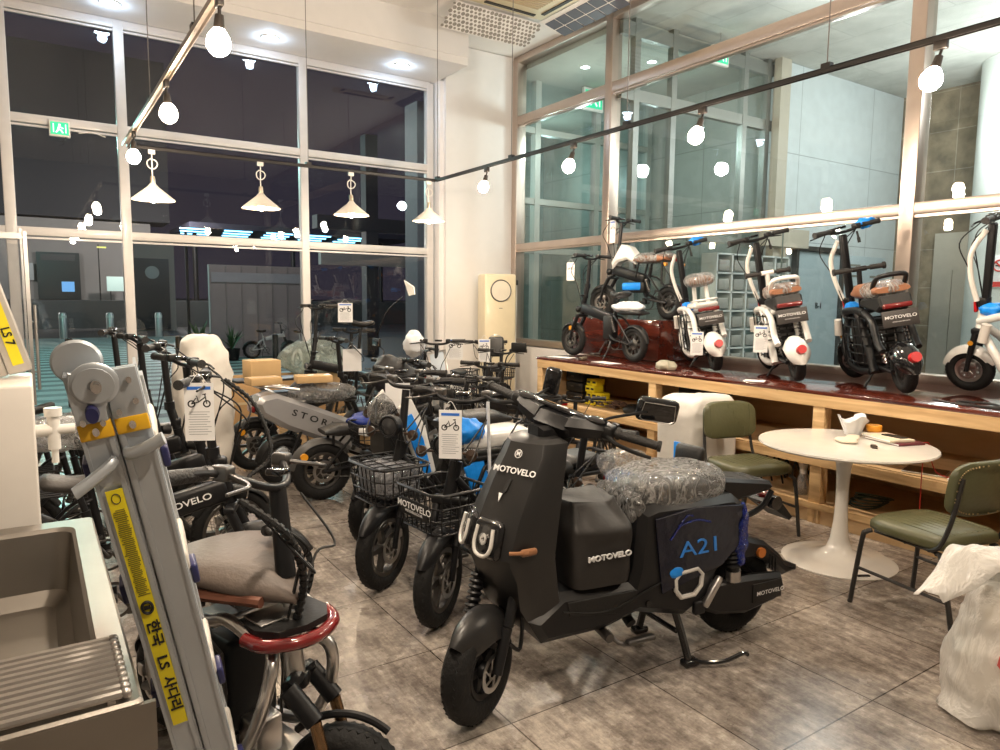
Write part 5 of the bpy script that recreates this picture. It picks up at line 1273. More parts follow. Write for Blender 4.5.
        B.P('child_bar', m, GRIP)
    film = blob((0, 0, 0), (.17, .125, .06), .008, 10, 3, 36, 20, p=2.6).build('seat_film', SMOKE, st_); film.location = (-.27, 0, .83 if kind == 'A' else .71)
    zt_ = .60 if kind != 'A' else .565
    m = B.mb(); m.box((-.485, 0, zt_), (.03, .19, .035), b=.012); B.P('tail_light', m, REDD)
    if plate:
        m = B.mb(); m.box((-.515, 0, zt_ - .085), (.005, .23, .11), R=Matrix.Rotation(.15, 3, 'Y'), b=.002); p = B.P('name_plate', m, mat('plate_grey', (.035, .03, .028), .5))
        m = B.mb(); text_on(m, 'MOTOVELO', (-.519, 0, zt_ - .075), (0, -1, 0), (.0, 0, 1), .03, sx=1.25, off=.01); text_on(m, 'www.motovelo.co.kr', (-.522, 0, zt_ - .105), (0, -1, 0), (0, 0, 1), .013); B.P('lettering', m, PAPER, p)
    # rear fender: deep hood with reflector
    fd = fender(B, 'rear_fender', xr, R, .165, 50, 182, F if kind != 'C' else GLOSS, drop=.55, gap=.045)
    m = B.mb(); m.cyl((xr - .17, 0, .255), (xr - .215, 0, .268), .036, .033, n=20); B.P('red_reflector', m, REDL, fd)
    m = B.mb(True); m.cyl((xh + .06, .07, .36), (xh + .06, .09, .36), .017, n=14); m.cyl((xh + .06, -.09, .36), (xh + .06, -.07, .36), .017, n=14); B.P('side_reflector', m, AMB)
    m = B.mb(); m.tube([(-.2, .09, .14), (-.24, .15, .08), (-.27, .19, .042)], .009); B.P('kickstand', m, BLK)
    m = B.mb(); m.box((-.02, 0, .125), (.34, .24, .02), b=.006); B.P('foot_plate', m, BLK2)
    m = B.mb(); m.cyl((.30, .13, .50), (.33, .13, .38), .03, n=14); B.P('bottle_roll', m, WPL)
    return B
# ================================================================ hero scooter
def hero():
    wb = 1.44; B = Bike('electric_scooter', 'large matte black electric scooter in the foreground with a film wrapped seat', (1.335, 2.285), (2.768, 2.13), wb, 0, 'electric scooter', None, .55, xh=.50)
    wheel(B, 'front_wheel', .73, .205, .11, 'alloy', True, rimm=BLK, disc=1); wheel(B, 'rear_wheel', -.73, .22, .115, 'motor', disc=0, rimm=BLK)
    # front fender: broad hood
    fender(B, 'front_fender', .73, .205, .14, 42, 165, HEROG, True, gap=.03, drop=.75)
    m = B.mb(True)
    for s_ in (-1, 1):
        m.cyl((.73, s_ * .085, .205), (.66, s_ * .085, .36), .02, .022)
        for k in range(7 if s_ < 0 else 0): m.torus((.648 - .008 * k, s_ * .085, .38 + .022 * k), (-.33, 0, 1), .024, .008, n=14, m=6)
        m.cyl((.65, s_ * .085, .36), (.57, s_ * .085, .58), .02)
        m.tube([(.66, s_ * .095, .30), (.60, s_ * .11, .26), (.58, s_ * .11, .42), (.55, s_ * .1, .55)], .008)
    m.box((.57, 0, .585), (.08, .22, .05), b=.015); B.P('fork', m, BLK)
    # leg shield with nose
    def ring(z, xc, xf, xr_, w, wr):
        # faceted section: broad front faces meeting on the centre line, side faces turning back
        P = [(xc, 0), (xc - (xc - xf) * .35, w * .55), (xf, w), (xf - .012, w + .004), ((xf + xr_) / 2, (w + wr) / 2 + .006), (xr_, wr), (xr_ - .01, wr - .015), (xr_ - .01, -wr + .015), (xr_, -wr), ((xf + xr_) / 2, -(w + wr) / 2 - .006), (xf - .012, -w - .004), (xf, -w), (xc - (xc - xf) * .35, -w * .55)]
        return [Vector((p[0], p[1], z)) for p in P]
    m = B.mb(); m.rings([ring(.262, .44, .42, .37, .10, .14), ring(.30, .50, .46, .35, .14, .16), ring(.42, .60, .54, .37, .165, .175), ring(.54, .64, .565, .39, .18, .18), ring(.60, .665, .595, .40, .185, .185), ring(.625, .67, .60, .40, .187, .185), ring(.76, .635, .565, .385, .185, .185), ring(.90, .575, .50, .355, .168, .165), ring(1.0, .52, .445, .33, .15, .145), ring(1.045, .50, .43, .32, .13, .135), ring(1.06, .46, .41, .34, .10, .11)])
    sh = B.P('leg_shield', m, HEROG, ang=24)
    # headlight mask and lamps
    m = B.mb()
    for s_ in (-1, 1): m.box((.632, s_ * .078, .69), (.05, .145, .15), R=Matrix.Rotation(s_ * .30, 3, 'Z') @ Matrix.Rotation(-.25, 3, 'Y'), b=.03)
    hm = B.P('headlight_mask', m, GLOSS)
    LAMPW = mat('lamp_ring_white', (.70, .68, .64), .3)
    for s_ in (-1, 1):
        m = B.mb(); T_ = tfm((.660, s_ * .084, .690), s_ * .26, -.25); m.T = T_
        m.tube([(0, -.043, .050), (0, -.047, -.02), (0, -.024, -.055), (0, .024, -.055), (0, .047, -.02), (0, .043, .050)], .0075, n=8); B.P('running_light', m, LAMPW, hm)
        m = B.mb(); m.T = T_; m.lathe([(0, -.004), (.021, -.004), (.023, .004), (.012, .006), (0, .003)], c=(0, 0, .005), axis=(1, 0, 0), n=20); B.P('projector_lens', m, CHR, hm)
    for s_ in (-1, 1):
        m = B.mb(); m.tube([(.60, s_ * .185, .66), (.565, s_ * .215, .665), (.54, s_ * .225, .665)], .008); m.box((.535, s_ * .215, .665), (.07, .022, .028), b=.01); B.P('turn_signal', m, mat('amber_dark', (.28, .13, .06), .3), sh)
    # lettering on the left front face (from the ring at z=.9 to the ring at z=1.0)
    a_ = Vector((.575, 0, .90)); b_ = Vector((.50, .168, .90)); c_ = Vector((.52, 0, 1.0))
    rt = (b_ - a_).normalized(); nrm = (b_ - a_).cross(c_ - a_).normalized(); nrm = nrm if nrm.x > 0 else -nrm; up = nrm.cross(rt).normalized(); up = up if up.z > 0 else -up
    def fp(u, z): return a_ + (c_ - a_) * ((z - .90) / .1) + rt * u + nrm * .014
    m = B.mb(); text_on(m, 'MOTOVELO', fp(.088, .938), rt, up, .034, sx=1.1, off=.014, ext=.04); B.P('lettering', m, PAPER, sh)
    m = B.mb(); m.torus(fp(.07, 1.0), nrm, .016, .0018, n=20, m=5); text_on(m, 'M', fp(.07, 1.0), rt, up, .024, off=.02, ext=.04); m.prism([(-.009, .0), (.009, .0), (.0, -.034)], -.002, .002, .0005, tf=lambda x, y, z: fp(.075, .855) + rt * x + up * z + nrm * y); B.P('emblem', m, PAPER, sh)
    m = B.mb(); m.prism([(-.008, .02), (.012, .028), (.004, -.02), (-.012, -.03)], -.002, .003, .0005, tf=lambda x, y, z: fp(.09, .882) + rt * x + up * z + nrm * y); B.P('emblem', m, INKK, sh)
    _Q = Matrix.Translation((.275, 0, 1.13)) @ Matrix.Rotation(.55, 4, Vector((-.42, 0, .91))) @ Matrix.Translation((-.44, 0, -1.13))
    def HB():
        q = MB(); q.T = lambda p: _Q @ p; return q
    # handlebar cowl, bar, controls
    m = HB(); m.prism([(.50, 1.06), (.53, 1.11), (.49, 1.15), (.39, 1.145), (.345, 1.10), (.40, 1.05)], -.085, .085, .018); 
    m.rings([[Vector((.56, s_ * .0 + y, 1.11 + dz)) for y, dz in ((0, 0),)] * 3]) if False else None
    cw = B.P('handlebar_cowl', m, BLK, ang=45)
    for s_ in (-1, 1):
        m = HB(); m.rings([[Vector((.45 + a * .072 - .012 * 0, s_ * .07, 1.115 + b_ * .042)) for a, b_ in ((1, .2), (.6, 1), (-.6, 1), (-1, .1), (-.6, -1), (.6, -1))], [Vector((.43 + a * .055, s_ * .17, 1.13 + b_ * .036)) for a, b_ in ((1, .2), (.6, 1), (-.6, 1), (-1, .1), (-.6, -1), (.6, -1))], [Vector((.415 + a * .03, s_ * .215, 1.13 + b_ * .026)) for a, b_ in ((1, .2), (.6, 1), (-.6, 1), (-1, .1), (-.6, -1), (.6, -1))]]); B.P('bar_shroud', m, BLK, cw, 30)
        m = HB(); m.ell((.44, s_ * .165, 1.165), (.035, .045, .014), R=Matrix.Rotation(s_ * .25, 3, 'Z')); B.P('fluid_cap', m, GLOSS, cw)
    m = HB(); m.box((.405, 0, 1.148), (.10, .24, .022), R=Matrix.Rotation(-.25, 3, 'Y'), b=.010); B.P('display', m, DIALG, cw)
    m = HB(); m.box((.43, 0, 1.166), (.01, .05, .004)); B.P('display_label', m, PAPER, cw)
    m = B.mb(); m.prism([(.40, 1.0), (.40, 1.10), (.22, 1.10), (.24, 1.03), (.30, .95), (.38, .95)], -.055, .055, .015); B.P('stem_cover', m, BLK)
    hb = None
    for s_ in (-1, 1):
        m = HB(); m.cyl((.415, s_ * .20, 1.13), (.355, s_ * .40, 1.12), .019, .0175, n=16); m.cyl((.355, s_ * .40, 1.12), (.350, s_ * .412, 1.12), .022, n=16); m.cyl((.40, s_ * .24, 1.128), (.396, s_ * .255, 1.128), .025, n=16); B.P('grip', m, GRIP)
        m = HB(); m.box((.42, s_ * .215, 1.13), (.06, .05, .055), b=.012); m.box((.385, s_ * .225, 1.152), (.02, .03, .014), b=.004); B.P('switch_housing', m, BLK2)
        m = HB(); m.tube([(.44, s_ * .22, 1.12), (.455, s_ * .27, 1.105), (.42, s_ * .34, 1.085), (.40, s_ * .40, 1.08)], (.010, .007), n=8); B.P('brake_lever', m, BLK2)
        m = HB(); m.tube([(.44, .19, 1.15), (.43, .20, 1.18), (.36, .26, 1.205), (.28, .31, 1.22)] if s_ > 0 else [(.42, -.19, 1.14), (.34, -.2, 1.13), (.18, -.21, 1.14)], .0065); ma = B.P('mirror_arm', m, BLK)
        Rm = Matrix.Rotation(-2.55, 3, 'Z') @ Matrix.Rotation(-.05, 3, 'Y') if s_ > 0 else Matrix.Rotation(-.05, 3, 'Y') @ Matrix.Rotation(.30, 3, 'Z')
        m = HB(); c_ = Vector((.25, .33, 1.225)) if s_ > 0 else Vector((.16, -.21, 1.17)); m.box(c_, (.045, .17, .10) if s_ > 0 else (.04, .075, .13), R=Rm, b=.022); B.P('mirror_shell', m, GLOSS, ma)
        if s_ > 0:
            m = HB(); m.tube([c_ + Rm @ Vector((-.025, y_, z_)) for y_, z_ in ((-.07, -.03), (-.062, .035), (.062, .035), (.07, -.03), (.055, -.04), (-.055, -.04), (-.07, -.03))], .0018, n=5, sm=0); B.P('mirror_rim', m, ALU, ma)
        m = HB(); m.box(c_ + Rm @ Vector((-.0225 if s_ > 0 else -.02, 0, 0)), (.003, .145, .078) if s_ > 0 else (.003, .06, .11), R=Rm, b=.0014); B.P('mirror_glass', m, DIALG if s_ > 0 else MIRR, ma)
    cables(B, .30, 1.08, .3, .34, .98, 2)
    # floor board and lower body
    m = B.mb(); m.prism([(.44, .262), (.50, .36), (.36, .455), (.02, .435), (.0, .50), (-.02, .735), (-.10, .755), (-.54, .745), (-.60, .70), (-.57, .52), (-.46, .40), (-.40, .29), (-.28, .235), (-.02, .300), (.14, .262)], -.185, .185, .03); bd = B.P('body_shell', m, BLK, ang=40)
    m = B.mb()
    for s_ in (-1, 1): m.tube([(.36, s_ * .187, .385), (.15, s_ * .190, .35), (-.05, s_ * .190, .40), (-.2, s_ * .188, .44)], .004, n=6)
    m.prism([(.33, .36), (.10, .33), (-.0, .37), (-.0, .41), (.34, .42)], -.1895, .1895, .002); B.P('body_crease', m, BLK2, bd)
    m = B.mb(); m.cyl((-.06, .18, .34), (-.06, .195, .34), .014, n=16); B.P('charge_cap', m, GLOSS, bd)
    # seat with film
    st_ = cushion(B, 'seat', -.03, -.53, .24, .73, .815, BKLEA, w1=.30)
    fl_ = blob((0, 0, 0), (.275, .17, .092), .010, 6.5, 11, 96, 56, p=2.9).build('seat_film', SMOKE, st_); fl_.location = (-.29, 0, .785)
    fl_ = blob((0, 0, 0), (.04, .16, .07), .012, 14, 4, 48, 28, p=2.5).build('seat_film', SMOKE, st_); fl_.location = (-.03, 0, .735)
    # blue film with model lettering
    m = B.mb(); m.prism([(-.08, .70), (-.13, .37), (-.46, .44), (-.56, .52), (-.59, .70), (-.3, .725)], .186, .197, .003); bf = B.P('body_film', m, mat('navy_film', (.004, .005, .016), .22, bump=.5, bscale=12))
    m = B.mb(); text_on(m, 'A21', (-.33, .199, .545), (-1, 0, .0), (0.12, 0, 1), .098, sx=1.45, off=-.004, ext=.02); B.P('lettering', m, mat('letter_blue', (.03, .22, .70), .4), bf)
    m = B.mb(); m.tube([(-.2, .199, .655), (-.3, .199, .67), (-.38, .199, .65)], .004); m.tube([(-.16, .2, .60), (-.24, .2, .69), (-.28, .2, .69)], .003); B.P('film_fold', m, BLUEF, bf)
    o_ = blob((0, 0, 0), (.02, .02, .14), .014, 17, 7, 30, 26).build('blue_film', BLUEF, bf); o_.location = (-.585, .185, .56)
    o_ = blob((0, 0, 0), (.04, .008, .02), .006, 20, 9, 24, 14).build('blue_film', BLUEP, bf); o_.location = (-.20, .192, .452)
    # rear rack
    m = B.mb(); m.prism([(-.52, .765), (-.55, .80), (-.85, .755), (-.875, .725), (-.85, .71), (-.60, .68)], -.105, .105, .015); rk = B.P('rear_rack', m, BLK)
    m = B.mb()
    for x, y, a_, b_ in ((-.64, .04, .05, .025), (-.64, -.04, .05, .025), (-.76, 0, .03, .03), (-.74, .06, .015, .012), (-.78, -.06, .015, .012), (-.80, .05, .03, .02), (-.81, -.04, .03, .02), (-.83, .0, .015, .015)): m.box((x, y, .797 - (abs(x) - .55) * .145 + .0), (a_, b_, .006), R=Matrix.Rotation(-.145, 3, 'Y'))
    B.P('rack_slots', m, INKK, rk)
    m = B.mb(); m.tube([(-.58, .06, .70), (-.70, .07, .60), (-.82, .08, .63), (-.88, .08, .70)], .014); m.tube([(-.58, -.06, .70), (-.70, -.07, .60), (-.82, -.08, .63), (-.88, -.08, .70)], .014); B.P('rack_bracket', m, BLK, rk)
    m = B.mb(); m.ell((-.93, .0, .635), (.045, .06, .04)); B.P('tail_light', m, REDD)
    m = B.mb(); m.prism([(-.86, .64), (-1.03, .53), (-1.05, .545), (-.94, .66)], -.07, .07, .004); B.P('plate_holder', m, BLK2)
    m = B.mb(); m.lathe([(0, 0), (.035, 0), (.035, .03), (0, .03)], c=(-.90, .07, .64), axis=(0, 1, 0), n=18); B.P('round_signal', m, GLOSS)
    # rear fender, motor cover, swing arm
    m = B.mb(); m.prism([(-.56, .50), (-.70, .50), (-.84, .46), (-.95, .38), (-.99, .335), (-1.08, .30), (-1.07, .275), (-.98, .265), (-.90, .33), (-.80, .385), (-.62, .38)], -.09, .10, .02); fd = B.P('rear_fender', m, BLK)
    m = B.mb(); m.cyl((-.80, .10, .415), (-.80, .116, .415), .024, n=20); B.P('side_reflector', m, mat('amber_orange', (.55, .17, .03), .3), fd)
    m = B.mb()
    for k in range(3): m.box((-.87 - .02 * k, .101, .36 - .012 * k), (.006, .008, .07))
    B.P('fender_slots', m, INKK, fd)
    m = B.mb(); m.prism([(-.38, .30), (-.44, .335), (-.74, .32), (-.93, .30), (-.95, .24), (-.90, .17), (-.70, .14), (-.52, .17), (-.40, .22)], .075, .135, .02); mc = B.P('motor_cover', m, BLK)
    m = B.mb(); m.box((-.82, .136, .235), (.19, .006, .09), b=.002); text_on(m, 'M', (0, 0, -5), (1, 0, 0), (0, 0, 1), .001); B.P('cover_panel', MB().box((-.82, .136, .235), (.19, .006, .09), b=.002), BLK2, mc)
    m = B.mb(); text_on(m, 'MOTOVELO', (-.84, .1405, .23), (-1, 0, 0), (0, 0, 1), .028, sx=1.2, off=.01); B.P('lettering', m, PAPER, mc)
    m = B.mb(); m.cyl((-.60, .13, .36), (-.57, .14, .50), .030, n=18)
    for k in range(7): m.torus((-.585 + .004 * k, .14, .41 + .022 * k), (.2, 0, 1), .036, .009, n=16, m=6)
    B.P('rear_shock', m, BLK2)
    m = B.mb(); m.cyl((-.605, .128, .325), (-.598, .131, .375), .034, n=18); B.P('shock_cup', m, ALU)
    m = B.mb(); oc = [(-.235, .325), (-.205, .36), (-.20, .41), (-.225, .435), (-.32, .44), (-.35, .41), (-.345, .36), (-.31, .325), (-.235, .325), (-.215, .345)]
    m.tube([(x, .192, z + .01) for x, z in oc], .0105, n=8, sm=0); B.P('trim_ring', m, mat('trim_white', (.62, .60, .57), .3), bd)
    m = B.mb(); m.box((-.40, .205, .335), (.032, .03, .15), R=Matrix.Rotation(-.62, 3, 'Y'), b=.01); B.P('footpeg', m, ALU)
    m = B.mb(); m.box((-.34, .19, .27), (.06, .03, .06), b=.01); B.P('footpeg_bracket', m, BLK)
    # centre stand and side stand
    m = B.mb()
    for s_ in (-1, 1): m.tube([(-.28, s_ * .09, .26), (-.30, s_ * .13, .14), (-.31, s_ * .17, .03)], .018); m.box((-.315, s_ * .175, .016), (.08, .05, .03), b=.01)
    m.tube([(-.315, .18, .03), (-.36, .22, .025), (-.45, .25, .025), (-.53, .27, .05), (-.56, .275, .04)], .0095); m.cyl((-.30, -.1, .13), (-.30, .1, .13), .012); B.P('centre_stand', m, GLOSS)
    m = B.mb(); m.tube([(.12, .15, .245), (.08, .2, .20), (-.05, .21, .205)], .009); m.box((-.0, .22, .21), (.14, .035, .022), b=.008); m.cyl((.14, .1, .25), (.14, .2, .235), .02); B.P('side_stand', m, DALU)
    m = B.mb(); m.cyl((-.1, 0, .30), (-.1, .0, .20), .02); m.cyl((-.1, -.02, .20), (-.1, .03, .175), .024); B.P('stand_stop', m, BLK2)
    return B
H = hero()
# black carrier bag on the footboard
bg = empty('carrier_bag', tuple(H.world((.168, 0, .457))), H.rz, 'black nonwoven carrier bag with white lettering on the footboard of the black scooter', 'bag')
m = MB(); rs = []
for i in range(22):
    z = i / 21 * .325; ring = []
    for k in range(48):
        a = 2 * PI * k / 48; ca, sa = math.cos(a), math.sin(a); q = Vector((.142 * math.copysign(abs(ca) ** .35, ca), .195 * math.copysign(abs(sa) ** .35, sa) * (1 - .0 * z), z + .002))
        am = .020 * (.5 + z * 4); q += Vector((ca, sa, 0)) * am * noise.noise(q * 8 + Vector((4, 1, 2))) * 1.6
        q.z += .03 * (z / .325) ** 3 * noise.noise(Vector((ca * 2, sa * 2, 7)))
        if i > 15: q.y *= 1 - (i - 15) * .06; q.x *= 1 - (i - 15) * .02
        ring.append(q)
    rs.append(ring)
m.rings(rs); bb = m.build('bag_body', mat('nonwoven_black', (.016, .014, .013), .55, bump=.35, bscale=12), bg, ang=70)
m = MB(); text_on(m, 'MOTOVELO', (-.01, .2105, .13), (-1, 0, 0), (0, .0, 1), .031, sx=1.25, off=.016, ext=.12); m.build('lettering', PAPER, bb)

# ================================================================ the row parked beside it
def cargo_bike(label, front, rear, steer, white=None, blue=False, seat='double', bk=True, lid=False, body=None, rs=.23, name='cargo_electric_bike', plate='MOTOVELO', z=0, fb=True):
    wb = 1.12; B = Bike(name, label, front, rear, wb, z, 'electric bike', 'basket fronted electric bikes', steer, xh=wb / 2 - .17)
    xf, xr, xh = wb / 2, -wb / 2, B.xh; R = rs; tw = .085
    wheel(B, 'front_wheel', xf, R, tw, 'alloy', True, rimm=DALU); wheel(B, 'rear_wheel', xr, R, tw, 'motor', disc=-1)
    m = B.mb(True)
    for s_ in (-1, 1): m.cyl((xf, s_ * .07, R), (xf - .045, s_ * .07, R + .16), .014, .017); m.cyl((xf - .045, s_ * .07, R + .16), (xh + .03, s_ * .07, .60), .021)
    m.box((xh + .035, 0, .59), (.06, .19, .04), b=.01); B.P('fork', m, BLK)
    fender(B, 'front_fender', xf, R, tw, 30, 150, body or BLK, True, drop=.5)
    m = B.mb(); m.cyl((xh + .03, 0, .58), (xh - .02, 0, .78), .034); B.P('head_tube', m, BLK)
    m = B.mb(True); m.cyl((xh - .02, 0, .76), (xh - .07, 0, 1.06), .022); B.P('stem', m, BLK)
    handlebar(B, xh - .07, 1.08, .60, rise=.03, back=.12, grip_ring=True); cables(B, xh - .03, 1.0, .6, xh, .72, 4)
    m = B.mb(True); m.lathe([(0, -.04), (.05, -.035), (.062, .01), (.06, .03), (0, .03)], c=(xh + .08, 0, .88), axis=(1, 0, 0), n=24); hl = B.P('headlight', m, BLK2)
    m = B.mb(True); m.lathe([(0, .031), (.052, .031), (.045, .036), (0, .04)], c=(xh + .08, 0, .88), axis=(1, 0, 0), n=24); B.P('lens', m, mat('lens_glass', (.03, .03, .032), .12, coat=.5), hl)
    m = B.mb(True); m.torus((xh + .115, 0, .88), (1, 0, 0), .055, .006, n=28, m=6); B.P('lens_ring', m, BLK, hl)
    for s_ in (-1, 1): m = B.mb(True); m.cyl((xh + .06, s_ * .06, .84), (xh + .07, s_ * .13, .84), .007); m.lathe([(0, 0), (.026, 0), (.03, .02), (0, .03)], c=(xh + .07, s_ * .135, .84), axis=(1, 0, 0), n=16); B.P('turn_signal', m, mat('dark_signal', (.05, .03, .02), .3))
    if fb: bsk = basket(B, xf - .10, .475, .33, .40, .20, plate=plate, taper=.86)
    if fb and lid:
        o = blob((0, 0, 0), (.13, .16, .09), .010, 9, 5, 44, 26, p=4).build('wrapped_helmet', film_mat('clear_wrap2', (.8, .8, .82), .55, 10, 1, .15, (.42, .43, .46), ridge=.3) if 'clear_wrap2' not in MATS else MATS['clear_wrap2'], bsk); o.location = (xf - .1, 0, .585)
        m = B.mb(); q = [(xf + .10, .14, .828), (xf + .10, -.14, .828), (xf - .16, -.14, .828), (xf - .16, .14, .828)]
        for k in range(5): t_ = k / 4; m.cyl((xf - .25 + .30 * t_, -.19, .68), (xf - .25 + .30 * t_, .19, .68), .0035, n=5)
        for k in range(6): t_ = k / 5; m.cyl((xf - .25, -.18 + .36 * t_, .68), (xf + .05, -.18 + .36 * t_, .68), .0035, n=5)
        B.P('basket_lid', m, BLK, bsk)
    # frame
    m = B.mb()
    for s_ in (-1, 1):
        m.tube([(xh, s_ * .03, .70), (.14, s_ * .07, .42), (.02, s_ * .075, .30), (-.2, s_ * .075, .30), (xr, s_ * .07, R)], .018, n=10)
        m.tube([(.0, s_ * .08, .32), (-.10, s_ * .08, .50), (-.2, s_ * .08, .60), (-.62, s_ * .08, .60)], .015, n=10); m.cyl((xr + .02, s_ * .07, R), (-.40, s_ * .08, .60), .010)
    B.P('frame', m, BLK)
    m = B.mb(); m.prism([(.10, .34), (.02, .56), (-.08, .60), (-.36, .60), (-.40, .40), (-.2, .30)], -.065, .065, .02); bt = B.P('battery_box', m, body or BLK2)
    m = B.mb(); text_on(m, 'MOTOVELO', (-.17, .0655, .53), (-1, 0, 0), (0, 0, 1), .05, sx=1.25, off=.012); B.P('lettering', m, PAPER, bt)
    m = B.mb(); m.box((.14, 0, .285), (.30, .22, .02), b=.006); B.P('foot_board', m, BLK2)
    if seat == 'double':
        s0 = cushion(B, 'seat', .0, -.30, .2, .66, .74, white or BKLEA, w1=.24); s1 = cushion(B, 'rear_seat', -.32, -.62, .24, .65, .72, BKLEA, w1=.24)
    else: s0 = cushion(B, 'seat', .02, -.55, .22, .68, .80, white or BKLEA, w1=.26)
    m = B.mb(); m.box((-.3, 0, .632), (.62, .18, .03), b=.008); B.P('seat_base', m, BLK2)
    if bk:
        m = B.mb(); m.box((-.56, 0, .84), (.07, .22, .16), R=Matrix.Rotation(-.12, 3, 'Y'), b=.028); b2 = B.P('backrest', m, BKLEA); m = B.mb(); m.cyl((-.52, .05, .63), (-.57, .05, .80), .011); m.cyl((-.52, -.05, .63), (-.57, -.05, .80), .011); B.P('back_bracket', m, BLK, b2)
        if blue: m = B.mb(); m.box((-.605, -.08, .82), (.01, .20, .18), b=.004); B.P('blue_film', m, BLUEP, b2)
    else:
        m = B.mb(); m.tube([(-.5, -.1, .66), (-.66, -.09, .70), (-.68, 0, .70), (-.66, .09, .70), (-.5, .1, .66)], .010); B.P('grab_rail', m, BLK)
    fender(B, 'rear_fender', xr, R, tw, 35, 170, body or BLK2); m = B.mb(); m.box((xr - .22, 0, .50), (.03, .11, .05), b=.01); B.P('tail_light', m, REDD)
    m = B.mb(); c0 = Vector((xr + .05, .085, R + .05)); c1 = Vector((-.42, .085, .56))
    for k in range(9): m.torus(c0 + (c1 - c0) * (k + .5) / 9, c1 - c0, .022, .005, n=14, m=5)
    B.P('shock_spring', m, CHR)
    m = B.mb(); m.tube([(-.1, .1, .28), (-.13, .17, .12), (-.15, .2, .008)], .009); B.P('kickstand', m, BLK)
    m = B.mb(); m.cyl((.0, -.12, .22), (.0, .12, .22), .014); m.cyl((.0, .12, .22), (.10, .13, .12), .009); m.box((.1, .17, .12), (.07, .09, .02), b=.005); B.P('crank_set', m, DALU)
    return B
V1 = cargo_bike('black two seat bike with a blue wrapped backrest parked just behind the large black scooter', (2.08, 2.68), (3.05, 2.66), 0.0, blue=True, fb=False)
o = blob((0, 0, 0), (.16, .12, .075), .018, 10, 2, 44, 26).build('display_film', CLEAR, V1.root); o.location = (.02, 0, .87)
o = blob((0, 0, 0), (.09, .10, .03), .012, 12, 6, 30, 16).build('blue_film', BLUEP, V1.root); o.location = (.03, 0, .785)
m = V1.mb(); m.cyl((.03, .05, .60), (.03, .05, .80), .014); m.cyl((.03, -.05, .60), (.03, -.05, .80), .014); V1.P('wrapped_seat_post', m, BLK)
V2 = cargo_bike('black bike with a black wire basket bearing white lettering, beside the large scooter', (1.57, 3.03), (2.69, 3.13), .55, seat='double', bk=False)
V3 = cargo_bike('black bike with a film wrapped helmet in its wire basket, white seat and blue panels', (1.53, 3.58), (2.67, 3.66), .50, white=WHT, seat='long', bk=False, lid=True, plate=None)
o = blob((0, 0, 0), (.10, .10, .07), .02, 12, 5, 36, 22).build('blue_film', BLUEP, V3.root); o.location = (-.02, .04, .80)
for dx in (-.35, -.10): m = V3.mb(); m.box((dx, .075, .5), (.14, .014, .24), R=Matrix.Rotation(.35, 3, 'Y'), b=.005); V3.P('blue_panel', m, BLUEP)
m = V3.mb(); m.cyl((-.12, .16, .50), (-.10, .16, .98), .010); V3.P('clear_rod', m, mat('clear_rod', (.7, .72, .75), .2))
# V4: moped style with white and blue side fairing and film wrapped round lamp
V4 = cargo_bike('black moped with a film wrapped round headlight and white and blue leg fairing', (1.78, 4.22), (2.9, 4.32), .35, seat='long', bk=False, fb=False)
m = V4.mb(); m.prism([(.36, .42), (.50, .60), (.50, .86), (.42, .92), (.34, .74), (.30, .50)], -.12, .12, .03); V4.P('front_fairing', m, BLK2)
for s_ in (-1, 1):
    m = V4.mb(); m.prism([(.24, .40), (.34, .60), (.44, .90), (.36, .98), (.24, .76), (.16, .46)], s_ * .17 - .015, s_ * .17 + .015, .006); fp = V4.P('leg_fairing', m, WHT)
    m = V4.mb(); m.prism([(.25, .44), (.34, .64), (.41, .84), (.35, .86), (.26, .68), (.20, .46)], s_ * .187 - .006, s_ * .187 + .006, .003); V4.P('blue_panel', m, BLUEP, fp)
o = blob((0, 0, 0), (.075, .10, .10), .014, 12, 3, 36, 22).build('headlight_film', CLEAR, V4.root); o.location = V4.S(Vector((V4.xh + .10, 0, .87)))
m = V4.mb(); m.box((.47, 0, .50), (.10, .13, .16), b=.03); V4.P('nose_block', m, BLK2)

# V5 and the silver scooter, tails to the left
V5 = folding_bike('dark moped with an amber reflector on its grey fender and a blue film wrapped seat', (2.95, 5.30), (1.86, 5.36), seat='long', seat_z=.58, R=.23, tw=.10, style='alloy', rack=False, fend=mat('fender_grey', (.07, .068, .066), .4), bar_z=1.0, name='electric_moped', group='mopeds parked tail outwards')
m = V5.mb(); m.prism([(-.42, .16), (-.72, .20), (-.74, .25), (-.60, .30), (-.30, .28), (-.2, .22)], .07, .11, .01); V5.P('chain_cover', m, BLK2)
m = V5.mb(); m.cyl((-.66, .08, .36), (-.66, .105, .36), .028, n=18); V5.P('side_reflector', m, AMB)
m = V5.mb(); m.cyl((-.68, -.08, .36), (-.68, -.105, .36), .028, n=18); V5.P('side_reflector', m, AMB)
b5 = basket(V5, -.18, .44, .34, .28, .17, y0=-.22)
o = MB().box((0, 0, .03), (.16, .12, .06), b=.002).build('small_box', KRAFT2); o.location = V5.world((-.20, -.24, .455)); o.rotation_euler[2] = .3; tag(o, 'small cardboard box lying in a wire basket among the mopeds', 'box')
MB().box((-.03, 0, .085), (.14, .10, .05), R=Matrix.Rotation(.15, 3, 'Y'), b=.002).build('white_lid', PAPER, o)
o = blob((0, 0, 0), (.19, .13, .05), .02, 10, 4, 40, 22).build('blue_film', mat('navy_bag', (.01, .03, .22), .3, bump=.5, bscale=20), V5.root); o.location = (-.12, 0, .59)

